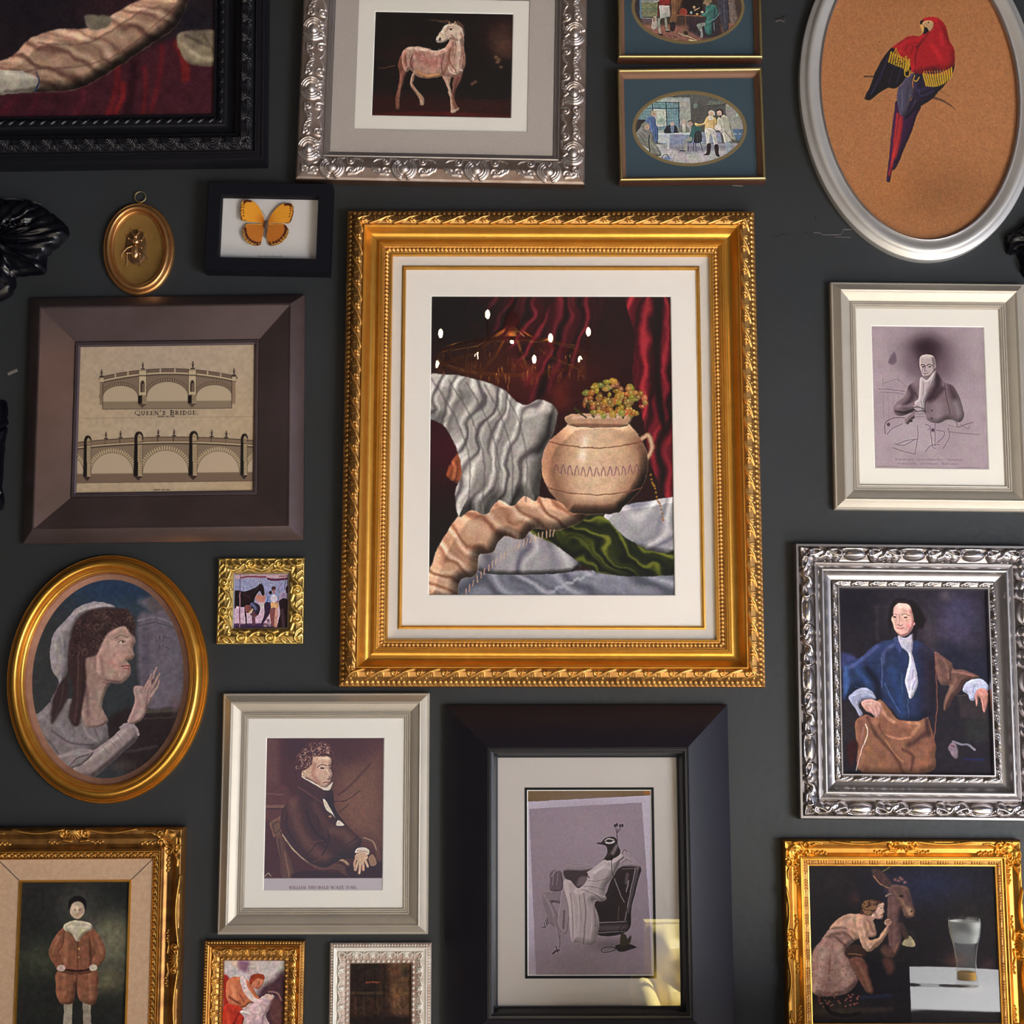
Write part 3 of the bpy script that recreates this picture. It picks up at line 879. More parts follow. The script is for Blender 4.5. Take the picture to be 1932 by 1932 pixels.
    for p, w_, cl in (([(1000, 290), (990, 350), (1005, 400), (1030, 425)], 7, (120, 76, 64)), ([(1030, 425), (1032, 460)], 6, (120, 76, 64)), ([(1065, 330), (1050, 400)], 7, (150, 100, 86)), ([(1025, 240), (1030, 300), (1020, 360)], 7, (150, 108, 94)), ([(1048, 235), (1055, 310)], 7, (236, 212, 196)),
                      ([(985, 410), (1000, 440), (1030, 450)], 8, (236, 214, 198)), ([(1040, 415), (1068, 430)], 8, (232, 208, 192)), ([(960, 330), (945, 400), (955, 455)], 8, (130, 84, 70)), ([(930, 330), (925, 420)], 8, (208, 160, 140)), ([(770, 330), (755, 380), (770, 430)], 8, (110, 66, 56)),
                      ([(800, 440), (860, 462), (925, 452)], 12, (220, 160, 104)), ([(720, 340), (730, 400)], 9, (120, 74, 62)), ([(745, 300), (790, 296), (850, 310)], 7, (238, 214, 202)), ([(930, 200), (955, 215)], 6, (180, 136, 120)), ([(1000, 215), (1020, 232)], 8, (170, 122, 106)), ([(965, 175), (945, 205)], 5, (240, 220, 204)),
                      ([(990, 560), (1000, 580)], 14, (214, 180, 160)), ([(1024, 672), (1010, 680)], 14, (220, 196, 176)), ([(1045, 660), (1035, 668)], 12, (200, 170, 150)), ([(820, 615), (828, 635)], 14, (200, 170, 144)), ([(700, 450), (688, 560)], 5, (170, 120, 98))):
        c.line(p, w_, cl, .8, soft=w_ * .3)
    for k in range(4): c.line([(1005, 142 + k), (975 - 3 * k, 124 + 6 * k), (940, 132 - 3 * k), (905 + 6 * k, 118 + 5 * k), (870, 128 - 4 * k), (835 + 12 * k, 116 + 5 * k)], 3.5, (140 - 14 * k, 108 - 12 * k, 86 - 9 * k), .6, w2=1)
    for k in range(6): c.line([(1030 + k * 6, 140 + k * 4), (1042 + k * 7, 128 + k * 6)], 4, (120, 88, 72), .8)
    c.line([(1000, 140), (960, 126), (920, 130)], 10, (90, 66, 54), .6, w2=2, soft=4)
    c.line([(1040, 150), (1068, 165), (1082, 200)], 10, (104, 72, 60), .9)
    c.paint(.8, .10, 2, 1.0)
    return c.mottle(.12, 5, 5).grain(4)

def _oval_bg(c, y_split, wall, floor): pass
def art_tavern():
    c = Canvas(1193, 165, 1410, 320, (84, 84, 82), 2).T(1160, 120, 6.66)
    c.poly([(250, 400), (960, 410), (965, 880), (250, 880)], (150, 160, 160), 1, False)
    c.poly([(1390, 470), (1700, 520), (1700, 900), (1400, 900)], (150, 148, 146), 2, False)
    c.poly([(560, 410), (950, 440), (955, 470), (500, 460)], (170, 178, 178), 1, False)
    c.poly([(240, 470), (810, 480), (815, 830), (240, 830)], (120, 150, 158), 1, False)
    c.poly([(500, 560), (655, 560), (655, 770), (520, 800)], (206, 204, 200), 1, False)
    for x in range(270, 820, 32): c.line([(x, 470), (x, 830)], 3, (62, 76, 90), .6, False)
    for y in range(500, 830, 42): c.line([(250, y), (815, y)], 3, (62, 76, 90), .6, False)
    c.poly([(525, 565), (640, 565), (640, 740), (525, 760)], (196, 200, 192), 1, False); c.blob(590, 720, 60, 40, (120, 146, 130), .7)
    for x in (490, 660, 812): c.line([(x, 470), (x, 820)], 14, (54, 62, 76), 1, False)
    c.line([(330, 545), (815, 552)], 10, (54, 62, 76), 1, False); c.line([(440, 465), (815, 475)], 12, (70, 74, 84), 1, False)
    c.poly([(830, 450), (955, 470), (955, 800), (832, 800)], (166, 164, 156), 1, False)
    c.poly([(960, 430), (1390, 430), (1395, 900), (962, 900)], (84, 82, 80), 2, False); c.poly([(960, 330), (1400, 400), (1390, 500), (1120, 520), (962, 480)], (92, 92, 88), 4, False)
    c.ell(1020, 520, 28, 34, (120, 130, 126)); c.line([(1140, 525), (1400, 495)], 8, (60, 58, 58), 1, False)
    for i in range(10): c.line([(1170 + i * 22, 512 - i * 2), (1170 + i * 22, 482 - i * 2 - (i % 3) * 8)], 12, (120, 128, 120), .8, False)
    c.ell(1532, 645, 26, 34, (130, 136, 138)); c.ell(1532, 645, 18, 26, (176, 178, 176)); c.poly([(1470, 830), (1700, 830), (1700, 1010), (1480, 960)], (86, 108, 136), 2, False)
    for x in (1500, 1560, 1610): c.ell(x, 890, 22, 12, (140, 160, 180))
    # floor
    c.poly([(250, 1000), (700, 1020), (1700, 1010), (1700, 1300), (250, 1300)], (186, 182, 184), 3, False)
    c.poly([(600, 1030), (1480, 1020), (1500, 1080), (900, 1140), (640, 1070)], (132, 132, 144), 8, False)
    for y in range(1090, 1270, 26): c.line([(450, y), (1450, y + 12)], 3, (140, 138, 146), .6, False)
    # table
    c.poly([(500, 870), (960, 875), (1120, 860), (1320, 870), (1330, 1000), (1090, 1010), (700, 1035), (540, 990)], (140, 148, 172), 1, False)
    c.poly([(500, 868), (960, 868), (960, 892), (540, 888)], (200, 204, 208), 1, False)
    c.poly([(540, 880), (690, 890), (680, 1080), (655, 1075), (650, 1000), (545, 990)], (190, 192, 200), 1, False)
    for x in (720, 780, 850, 910): c.line([(x, 895), (x - 10, 1020)], 8, (112, 120, 148), .6, False)
    for x, y in ((600, 850), (660, 840), (790, 840), (880, 860)): c.ell(x, y, 20, 12, (176, 170, 156))
    # sitters
    c.poly([(630, 870), (640, 800), (700, 760), (770, 780), (800, 850), (790, 870)], (44, 44, 54)); c.ell(728, 752, 24, 28, (190, 170, 156)); c.poly([(705, 780), (745, 780), (735, 870), (715, 870)], (120, 130, 160))
    c.poly([(790, 850), (820, 790), (870, 770), (920, 800), (930, 860)], (120, 120, 112)); c.ell(868, 735, 28, 36, (186, 170, 156)); c.poly([(850, 770), (885, 770), (890, 850), (860, 860)], (200, 196, 186))
    # green coat sitter and chair
    c.poly([(960, 840), (985, 780), (1050, 790), (1075, 840), (1000, 900), (965, 990), (930, 1000), (935, 900)], (58, 96, 96)); c.ell(950, 745, 32, 38, (176, 156, 142)); c.line([(925, 725), (960, 715), (985, 740)], 16, (90, 76, 66))
    c.poly([(950, 920), (880, 960), (865, 1080), (830, 1100), (895, 1105), (910, 990), (960, 970)], (150, 152, 146)); c.line([(815, 1100), (880, 1108)], 14, (40, 38, 42))
    c.shape([(1010, 860), (1080, 860), (1085, 970), (1060, 1000), (985, 990)], (46, 48, 52), [([(1030, 870), (1030, 980)], 8, (86, 90, 92)), ([(1060, 870), (1060, 980)], 6, (86, 90, 92))])
    for x0, x1 in ((990, 975), (1010, 1010), (1060, 1095), (920, 915)): c.line([(x0, 980), (x1, 1110)], 9, (44, 44, 50), 1, False)
    # man in blue at left
    c.shape([(400, 720), (440, 660), (490, 645), (525, 690), (530, 760), (550, 800), (540, 980), (470, 990), (460, 860), (430, 800)], (86, 108, 150), [([(450, 700), (470, 850)], 14, (120, 142, 180)), ([(510, 720), (520, 950)], 12, (56, 72, 110))])
    c.ell(508, 615, 34, 40, (188, 164, 148)); c.poly([(458, 620), (465, 585), (510, 575), (545, 585), (505, 605), (480, 650)], (170, 160, 140))
    # seated old man
    c.poly([(250, 700), (340, 690), (400, 700), (350, 760), (300, 850), (240, 850)], (56, 50, 54))
    c.shape([(280, 870), (330, 800), (400, 790), (450, 830), (490, 900), (500, 980), (560, 1080), (575, 1160), (480, 1160), (430, 1080), (340, 1010), (290, 940)], (126, 126, 118), [([(340, 830), (420, 900), (460, 960)], 18, (160, 158, 146)), ([(450, 960), (540, 1130)], 22, (150, 148, 142)), ([(330, 900), (380, 990)], 12, (88, 88, 84))])
    c.ell(415, 785, 34, 42, (180, 156, 140)); c.poly([(340, 790), (350, 745), (400, 728), (445, 745), (400, 765), (370, 800)], (128, 128, 116)); c.line([(440, 900), (430, 990), (440, 1120)], 16, (60, 52, 54))
    # standing man, yellow waistcoat
    c.shape([(1050, 790), (1010, 770), (1010, 740), (1060, 755), (1120, 740), (1150, 680), (1200, 650), (1260, 680), (1280, 730), (1275, 800), (1235, 830), (1130, 825), (1130, 770)], (206, 176, 122), [([(1160, 700), (1160, 800)], 12, (226, 204, 160)), ([(1240, 700), (1245, 800)], 14, (166, 134, 90)), ([(1060, 770), (1120, 760)], 10, (184, 150, 100))])
    c.shape([(1130, 820), (1240, 825), (1270, 900), (1285, 1090), (1245, 1090), (1225, 970), (1200, 900), (1190, 980), (1180, 1100), (1145, 1095), (1140, 960)], (206, 200, 196), [([(1165, 850), (1165, 1060)], 16, (226, 222, 216)), ([(1235, 850), (1262, 1070)], 10, (160, 152, 152))])
    c.poly([(1145, 1020), (1195, 1020), (1185, 1140), (1160, 1165), (1095, 1160), (1140, 1125)], (46, 34, 36)); c.poly([(1238, 1030), (1285, 1030), (1290, 1140), (1300, 1180), (1262, 1180), (1245, 1110)], (46, 34, 36))
    c.ell(1215, 630, 32, 42, (206, 176, 158)); c.line([(1185, 610), (1210, 588), (1245, 600), (1252, 640)], 12, (206, 200, 192)); c.poly([(1185, 660), (1225, 660), (1235, 700), (1185, 705)], (226, 222, 216))
    # man in the grey coat
    c.shape([(1285, 720), (1310, 670), (1350, 640), (1420, 680), (1455, 760), (1460, 810), (1480, 880), (1500, 970), (1465, 970), (1440, 1005), (1370, 1010), (1345, 900), (1300, 830)], (176, 172, 162), [([(1340, 700), (1370, 980)], 22, (200, 196, 186)), ([(1430, 720), (1470, 930)], 16, (134, 130, 124)), ([(1300, 780), (1340, 800)], 12, (120, 116, 110))])
    c.ell(1315, 620, 32, 40, (206, 178, 160)); c.line([(1290, 585), (1320, 572), (1352, 595), (1350, 640)], 20, (44, 36, 40)); c.poly([(1305, 660), (1340, 645), (1330, 680)], (40, 36, 44))
    c.poly([(1380, 1005), (1430, 1005), (1450, 1100), (1420, 1150), (1390, 1150)], (150, 160, 180)); c.poly([(1250, 790), (1310, 760), (1330, 820), (1275, 840)], (214, 210, 200)); c.line([(1370, 850), (1490, 1000)], 8, (60, 44, 48))
    c.line([(590, 1190), (610, 1150), (650, 1150), (680, 1210)], 10, (50, 54, 66)); c.blob(650, 1200, 50, 26, (90, 120, 180), .8)
    c.paint(.55, .13, 3, 1.0)
    return c.mottle(.10, 3, 8).grain(5)

def art_tavern_top():
    c = Canvas(1190, -66, 1406, 90, (70, 56, 50), 2).T(1160, 0, 6.66)
    c.poly([(330, -100), (560, -100), (550, 210), (345, 215)], (120, 124, 96), 2, False)
    for y, cl in ((10, (150, 160, 160)), (60, (128, 130, 90)), (110, (96, 112, 84)), (170, (140, 130, 96))): c.line([(340, y), (550, y + 5)], 26, cl, .8, soft=8)
    c.line([(330, -50), (335, 220)], 22, (92, 120, 150), 1, False); c.poly([(250, -100), (318, -100), (325, 230), (250, 200)], (54, 46, 52), 2, False)
    c.poly([(345, 240), (540, 240), (540, 310), (350, 300)], (92, 76, 76), 2, False); c.line([(345, 232), (540, 236)], 8, (150, 150, 160), 1, False)
    c.poly([(250, 300), (800, 330), (1500, 300), (1500, 600), (250, 600)], (140, 96, 84), 6, False)
    c.poly([(900, 230), (1300, 230), (1350, 480), (1100, 500), (920, 400)], (56, 46, 54), 8, False)
    c.poly([(1400, -100), (1480, -100), (1530, 300), (1440, 320), (1420, 100)], (120, 104, 98), 4, False)
    c.poly([(830, -80), (1100, -80), (1100, 180), (860, 190)], (38, 30, 32), 4, False)
    c.shape([(560, -50), (690, -50), (690, 60), (560, 75)], (132, 44, 44), [([(600, -20), (610, 60)], 12, (160, 66, 60))]); c.line([(560, -20), (550, 200)], 18, (90, 30, 36))
    c.shape([(565, 65), (690, 70), (702, 215), (580, 242)], (186, 180, 176), [([(600, 90), (605, 220)], 10, (206, 202, 196)), ([(660, 90), (670, 210)], 10, (150, 144, 144))], smooth=False)
    c.line([(500, 0), (520, 20), (560, 0)], 14, (180, 170, 170))
    c.line([(565, 240), (560, 340), (570, 430)], 26, (150, 148, 138)); c.line([(645, 235), (650, 320), (660, 400)], 26, (146, 142, 132)); c.line([(560, 440), (600, 450)], 20, (36, 30, 34)); c.line([(645, 405), (695, 412)], 18, (36, 30, 34))
    c.shape([(725, -60), (860, -60), (800, 180), (780, 290), (700, 280), (720, 150)], (118, 82, 60), [([(760, 0), (745, 250)], 14, (146, 106, 78)), ([(810, 0), (790, 180)], 12, (84, 56, 44))])
    c.poly([(700, 300), (760, 290), (750, 390), (700, 395)], (44, 36, 42))
    c.line([(780, 190), (1110, 208)], 12, (150, 100, 80), 1, False); c.line([(885, 215), (890, 400)], 10, (120, 76, 62)); c.line([(1000, 215), (1010, 300)], 8, (80, 54, 50))
    c.poly([(820, 180), (825, 120), (860, 100), (905, 125), (900, 185)], (150, 66, 52)); c.ell(958, 160, 14, 20, (140, 166, 156)); c.ell(1030, 180, 14, 12, (196, 176, 110)); c.ell(995, 90, 16, 18, (200, 170, 120)); c.line([(1000, 130), (1060, 95)], 12, (190, 150, 120)); c.ell(1090, 155, 16, 14, (190, 176, 160))
    c.shape([(1140, 70), (1200, 50), (1270, 80), (1285, 180), (1255, 260), (1215, 290), (1200, 440), (1130, 425), (1120, 300), (1150, 230), (1090, 205), (1085, 180), (1130, 150)], (62, 108, 104), [([(1170, 120), (1110, 195)], 16, (96, 146, 138)), ([(1250, 100), (1240, 240)], 24, (56, 66, 80)), ([(1160, 280), (1160, 420)], 16, (84, 134, 126))])
    c.ell(1160, 40, 24, 30, (170, 136, 118)); c.poly([(1110, 45), (1125, 0), (1180, -20), (1215, 10), (1180, 40)], (140, 120, 90))
    c.poly([(1120, 290), (1030, 310), (1030, 350), (1070, 420), (1060, 480), (1100, 470), (1085, 350), (1130, 330)], (140, 142, 138))
    c.line([(1300, 170), (1260, 230), (1150, 300)], 8, (110, 130, 140)); c.line([(1235, 290), (1240, 400)], 8, (96, 116, 124))
    c.shape([(1290, -60), (1400, -60), (1420, 60), (1410, 400), (1350, 400), (1300, 150)], (64, 62, 74), [([(1360, 0), (1370, 350)], 16, (88, 88, 100))])
    c.shape([(480, 240), (500, 205), (530, 220), (545, 330), (520, 375), (470, 370), (475, 290)], (180, 164, 154), [([(495, 220), (500, 270)], 14, (120, 60, 50))])
    c.ell(890, 430, 44, 48, (130, 108, 84)); c.ell(890, 430, 26, 32, (70, 50, 46)); c.ell(760, 480, 44, 34, (150, 116, 98)); c.ell(760, 480, 30, 22, (120, 86, 76)); c.line([(800, 430), (960, 490), (1040, 535)], 10, (190, 176, 140)); c.line([(930, 515), (1030, 535)], 16, (206, 194, 150))
    c.blob(1470, 320, 40, 20, (180, 110, 90), .8)
    c.paint(.6, .13, 4, 1.0)
    return c.mottle(.14, 4, 9).grain(5)

def art_parrot():
    c = Canvas(1535, -120, 1935, 470, (166, 110, 70), 1.15).T(1600, 10, 5.52)
    c.blob(900, 2000, 700, 350, (122, 78, 44), .55); c.blob(400, 1900, 260, 200, (184, 116, 62), .4)
    c.blob(700, -300, 600, 300, (146, 90, 50), .4)
    c.mottle(.05, 3, 5)
    for p in ([(170, 745), (260, 750)], [(880, 975), (980, 1010), (1060, 1060), (1110, 1105)]): c.line(p, 34, (84, 56, 44), .9, w2=5, soft=4)
    c.line([(345, 370), (335, 480), (360, 570)], 4, (140, 90, 50), .8); c.line([(340, 920), (440, 1015)], 4, (130, 84, 50), .7); c.line([(960, 900), (1000, 930), (1060, 965)], 6, (100, 66, 48), .8)
    for x, y in ((320, 405), (350, 380), (325, 470), (355, 500)): c.ell(x, y, 7, 5, (90, 60, 40), .8)
    NV, BK, RD, DR, YE = (34, 27, 46), (24, 18, 27), (160, 26, 34), (104, 18, 28), (186, 148, 40)
    # tail
    c.shape([(495, 1010), (470, 1100), (440, 1250), (410, 1450), (385, 1620), (350, 1830), (362, 1860), (385, 1850), (415, 1740), (428, 1740), (470, 1690), (560, 1500), (640, 1330), (700, 1170), (750, 1060), (620, 1000)], (52, 26, 58),
            [([(500, 1150), (470, 1350), (420, 1650), (385, 1780)], 30, (190, 40, 38)), ([(540, 1150), (510, 1350), (450, 1600)], 44, (188, 38, 36)), ([(470, 1150), (420, 1450), (380, 1700)], 12, (70, 30, 60)), ([(640, 1150), (560, 1400), (450, 1660)], 30, (46, 22, 50)), ([(520, 1200), (480, 1420), (420, 1650)], 6, (222, 78, 50))], .8)
    # left wing
    lw = [(480, 440), (400, 520), (330, 620), (270, 740), (220, 860), (165, 965), (168, 992), (215, 1000), (270, 960), (350, 905), (415, 870), (470, 880), (520, 860), (600, 780), (660, 700), (700, 500), (620, 400)]
    c.shape(lw, BK, [([(420, 560), (340, 760), (230, 940)], 10, (50, 44, 78)), ([(500, 620), (440, 760), (420, 850)], 8, (46, 40, 70)), ([(560, 660), (520, 780), (500, 850)], 8, (54, 46, 84)), ([(380, 640), (300, 800), (220, 960)], 6, (56, 50, 80))], .8)
    # right wing
    rw = [(700, 700), (860, 640), (1100, 600), (1130, 620), (1110, 700), (1050, 800), (960, 900), (860, 1000), (760, 1060), (690, 1110), (600, 1195), (560, 1190), (600, 1100), (660, 980), (680, 900)]
    c.shape(rw, NV, [([(700, 820), (720, 900), (860, 860)], 30, (48, 42, 74)), ([(740, 900), (760, 960), (900, 900)], 8, (66, 60, 100)), ([(700, 1000), (640, 1120)], 8, (70, 66, 84)), ([(760, 980), (900, 940), (1060, 760)], 10, (26, 22, 40))], .8)
    # rump
    c.shape([(610, 760), (560, 830), (520, 870), (500, 980), (515, 1090), (530, 1160), (560, 1170), (590, 1120), (630, 1020), (680, 930), (670, 820), (690, 720)], (72, 66, 86), [([(560, 900), (550, 1100)], 22, (90, 88, 112)), ([(630, 850), (600, 1000)], 20, (56, 50, 70)), ([(650, 950), (590, 1110)], 8, (150, 120, 90))])
    # body
    body = [(815, 140), (860, 120), (920, 112), (985, 130), (1035, 180), (1070, 260), (1088, 370), (1130, 460), (1136, 560), (1110, 650), (1040, 690), (960, 680), (880, 690), (800, 720), (730, 720), (670, 700), (660, 640), (560, 540), (520, 470), (480, 440), (560, 380), (640, 330), (710, 312), (765, 325), (800, 300), (850, 250), (870, 215), (830, 190)]
    c.shape(body, RD, [([(540, 400), (640, 345), (740, 330)], 34, (124, 28, 36)), ([(560, 470), (620, 520), (660, 600)], 40, (170, 34, 40)), ([(760, 430), (720, 520), (715, 640)], 14, (100, 18, 26)), ([(880, 280), (800, 370), (740, 440)], 28, (96, 22, 26)),
            ([(980, 150), (1050, 300), (1080, 420)], 14, (130, 20, 34)), ([(900, 420), (980, 560)], 50, (198, 36, 42)), ([(1110, 480), (1120, 600)], 12, (150, 24, 34)), ([(1000, 300), (1010, 420)], 40, (190, 34, 44)), ([(640, 400), (610, 480)], 8, (90, 20, 26)), ([(700, 420), (670, 520)], 8, (100, 20, 26))], .9)
    g = np.random.default_rng(3)
    for _ in range(130):
        x, y = 760 + g.random() * 350, 330 + g.random() * 320
        c.clip(body) if _ == 0 else None
        c.line([(x, y), (x + 6, y + 14), (x + 16, y + 8)], 3, (118, 18, 30), .6)
    c.noclip()
    c.shape([(812, 180), (845, 158), (900, 155), (930, 180), (925, 220), (900, 262), (870, 262), (840, 220), (818, 205)], (190, 150, 110), [([(850, 190), (900, 240)], 8, (160, 116, 84))]); c.ell(877, 172, 9, 8, (70, 40, 40)); c.ell(877, 172, 4, 4, (20, 10, 10))
    c.poly([(782, 180), (795, 155), (830, 145), (815, 180), (795, 195)], BK); c.poly([(825, 230), (850, 225), (875, 262), (850, 290), (812, 300), (810, 265)], BK); c.poly([(785, 200), (812, 205), (822, 250), (806, 290), (795, 240)], (206, 160, 90))
    # yellow coverts
    for i in range(9):
        u = i / 8; x, y = 450 + 170 * u, 500 + 90 * u; c.line([(x + 16, y - 10), (x - 14 + 26 * u, y + 95)], 20, YE, .95, w2=8); c.line([(x + 4, y + 20), (x - 10 + 22 * u, y + 80)], 3, (120, 80, 20), .8)
    for i in range(5): c.line([(520 + i * 10, 450 + i * 24), (500 + i * 18, 490 + i * 26)], 16, (196, 132, 44), .8)
    for x, y in ((620, 560), (640, 620), (615, 640), (650, 590)): c.line([(x, y - 20), (x - 4, y + 50)], 20, YE, .9)
    c.line([(598, 670), (600, 740), (640, 745), (652, 690)], 8, YE); c.line([(700, 740), (690, 790), (720, 800), (750, 760)], 8, YE)
    for i in range(13):
        u = i / 12; x = 790 + 300 * u; y = 740 - 60 * u + 40 * math.sin(u * 3.1); c.line([(x, y - 20), (x + 20 - 30 * u + 10, y + 110 - 30 * u)], 24, YE, .95, w2=7); c.line([(x + 5, y + 20), (x + 18 - 24 * u, y + 90 - 20 * u)], 3, (130, 92, 24), .8)
    for i in range(10):
        u = i / 9; c.line([(800 + 260 * u, 700 - 10 * u), (806 + 260 * u, 735)], 12, (214, 120, 44), .7)
    for _ in range(26):
        c.ell(700 + g.random() * 230, 640 + g.random() * 90, 6, 6, (50, 24, 40), .8)
    for _ in range(14): c.ell(500 + g.random() * 150, 540 + g.random() * 80, 6, 6, (50, 24, 40), .8)
    for _ in range(30): c.line([(490 + g.random() * 120, 470 + g.random() * 60), (500 + g.random() * 120, 480 + g.random() * 60)], 2, (120, 20, 30), .2)
    c.paint(.5, .05, 5, .9)
    return c.grain(7)

def art_bridge():
    c = Canvas(140, 648, 486, 935, (188, 166, 140), 2.2)
    c.blob(310, 680, 200, 60, (184, 164, 152), .6); c.blob(470, 900, 60, 80, (178, 150, 116), .5); c.blob(310, 830, 120, 60, (192, 172, 152), .5)
    c.mottle(.04, 6, 4)
    K, TN, LT = (42, 28, 28), (132, 112, 96), (184, 164, 138)
    c.T(140, 640, 5.52)
    # upper bridge
    deck = lambda x, o=0: 318 + o + ((x - 970) / 700) ** 2 * 82
    xs = np.linspace(262, 1685, 40)
    arches = [(475, 185, 488, 610), (968, 218, 450, 610), (1458, 188, 488, 610)]
    c.poly([(x, deck(x, 55)) for x in np.linspace(290, 1650, 30)] + [(1650, 700), (290, 700)], TN, .6, False)
    for cx, r, top, sp in arches:
        A = [(cx + r * math.cos(t), sp - (sp - top) * math.sin(t)) for t in np.linspace(0, math.pi, 30)]
        c.poly(A + [(cx - r, 735), (cx + r, 735)], (190, 170, 146), .5, False)
        ro = 36
        for t in np.linspace(0.03, math.pi - .03, 30):
            c.line([(cx + (r + 4) * math.cos(t), sp - (sp - top + 4) * math.sin(t)), (cx + (r + ro) * math.cos(t), sp - (sp - top + ro) * math.sin(t))], 11, (150, 130, 106), 1, False)
            t += .052
            c.line([(cx + (r + 4) * math.cos(t), sp - (sp - top + 4) * math.sin(t)), (cx + (r + ro) * math.cos(t), sp - (sp - top + ro) * math.sin(t))], 6, (64, 42, 40), 1, False)
        c.line(A, 4, K, 1, False)
        c.line([(cx + (r + ro) * math.cos(t), sp - (sp - top + ro) * math.sin(t)) for t in np.linspace(.1, math.pi - .1, 30)], 3, (76, 54, 50), .9, False)
    # water
    c.poly([(290, 655), (1645, 655), (1645, 735), (290, 735)], (136, 118, 98), .6, False, .75)
    for i in range(11): c.line([(292, 662 + i * 7), (1643, 662 + i * 7)], 2.2, (98, 78, 68), .5, False)
    for x in (290, 1642): c.line([(x, 440), (x, 735)], 6, K, 1, False)
    c.line([(290, 735), (1645, 735)], 5, K, 1, False)
    c.poly([(258, 450), (288, 450), (288, 690), (258, 690)], (140, 118, 100), .6, False); c.poly([(1648, 450), (1682, 450), (1682, 690), (1648, 690)], (150, 124, 104), .6, False)
    # deck mouldings
    c.line([(x, deck(x, 12)) for x in xs], 34, (92, 68, 62), 1, False); 
    for x in np.arange(300, 1640, 11): c.line([(x, deck(x, 2)), (x, deck(x, 24))], 4, (176, 154, 128), .8, False)
    c.line([(x, deck(x, -4)) for x in xs], 5, K, 1, False); c.line([(x, deck(x, 30)) for x in xs], 4, K, 1, False)
    c.line([(x, deck(x, 42)) for x in xs], 16, (200, 180, 150), 1, False); c.line([(x, deck(x, 54)) for x in xs], 6, K, 1, False)
    for x in np.arange(290, 1650, 17): c.line([(x, deck(x, 56)), (x, deck(x, 64))], 7, K, 1, False)
    for x in (420, 552, 892, 1045, 1388, 1525): c.line([(x, deck(x, 0)), (x, deck(x, 28))], 14, (196, 176, 148), 1, False)
    for x, b in ((706, 0), (1228, 0)):
        y = deck(x)
        c.poly([(x - 38, y - 6), (x + 40, y - 6), (x + 40, 590), (x - 38, 590)], (200, 180, 150), .6, False)
        c.poly([(x - 38, y + 52), (x + 40, y + 52), (x + 40, y + 62), (x - 38, y + 62)], K, .5, False)
        c.line([(x - 40, y), (x - 40, 600)], 4, K, 1, False); c.line([(x + 40, y), (x + 40, 600)], 4, K, 1, False); c.line([(x - 42, y + 2), (x + 44, y + 2)], 5, K, 1, False)
        c.poly([(x - 22, 560), (x - 22, 470), (x - 12, 442), (x, 436), (x + 14, 442), (x + 22, 470), (x + 22, 560)], (54, 38, 36), .5, False); c.poly([(x - 8, 556), (x - 6, 470), (x + 16, 470), (x + 16, 556)], (120, 100, 86), .8, False)
        c.poly([(x - 44, 600), (x, 582), (x + 44, 600), (x + 44, 680), (x - 44, 680)], (168, 146, 120), .5, False); c.poly([(x - 46, 600), (x - 4, 590), (x - 4, 680), (x - 46, 680)], (28, 18, 20), .5, False)
        for yy in (605, 622, 640, 658): c.line([(x, yy), (x + 42, yy)], 3, K, 1, False)
        c.poly([(x - 44, 682), (x + 40, 682), (x, 726)], (90, 72, 62), 1, False)
    def finial(x, y, s=1.0):
        c.line([(x, y), (x, y - 62 * s)], 9 * s, K, 1, False); c.line([(x - 16 * s, y - 2), (x + 16 * s, y - 2)], 12 * s, K, 1, False); c.line([(x - 14 * s, y - 44 * s), (x + 14 * s, y - 44 * s)], 6 * s, K, 1, False); c.ell(x, y - 28 * s, 9 * s, 12 * s, K); c.ell(x, y - 62 * s, 6 * s, 9 * s, K)
    finial(275, deck(262) - 10, 1.05); finial(708, deck(706) - 12); finial(1233, deck(1228) - 12, 1.1); finial(1665, deck(1680) - 12, 1.05)
    for x in (275, 1666): c.poly([(x - 20, deck(275)), (x + 22, deck(275)), (x + 22, deck(275) + 60), (x - 20, deck(275) + 60)], (196, 176, 148), .6, False); c.line([(x - 20, deck(275) + 55), (x + 22, deck(275) + 55)], 6, K, 1, False); c.line([(x - 20, deck(275) + 4), (x + 22, deck(275) + 4)], 5, K, 1, False)
    letters(c, "QUEEN'S BRIDGE.", 628, 1305, 798, 46, K, .84)
    for i, x in enumerate(range(868, 1045, 12)):
        if x not in (940, 988): c.line([(x, 818), (x + 4, 808), (x + 8, 819)], 4.5, K, .9, False)
    c.line([(45, 828), (1868, 826)], 2.5, (110, 88, 74), 1, False)
    # lower bridge
    d2 = lambda x, o=0: 1018 + o + ((x - 960) / 900) ** 2 * 44
    X2 = np.linspace(25, 1875, 40)
    c.poly([(x, d2(x, 80)) for x in X2] + [(1875, 1410), (25, 1410)], (136, 116, 98), .6, False)
    arch2 = [(-110, 210, 1195, 1400), (395, 222, 1186, 1400), (955, 240, 1166, 1400), (1505, 222, 1180, 1400), (2010, 210, 1195, 1400)]
    for cx, r, top, sp in arch2:
        A = [(cx + r * math.cos(t), sp - (sp - top) * math.sin(t)) for t in np.linspace(0, math.pi, 30)]
        for t in np.linspace(0.03, math.pi - .03, 32):
            c.line([(cx + (r + 3) * math.cos(t), sp - (sp - top + 3) * math.sin(t)), (cx + (r + 32) * math.cos(t), sp - (sp - top + 36) * math.sin(t))], 16, (196, 174, 140), 1, False)
            t += .049
            c.line([(cx + (r + 3) * math.cos(t), sp - (sp - top + 3) * math.sin(t)), (cx + (r + 36) * math.cos(t), sp - (sp - top + 40) * math.sin(t))], 3.2, K, 1, False)
        c.poly(A, (190, 168, 146), .5, False)
        c.line(A, 4, K, 1, False)
    c.poly([(25, 1408), (1875, 1408), (1875, 1495), (25, 1495)], (130, 108, 92), .6, False)
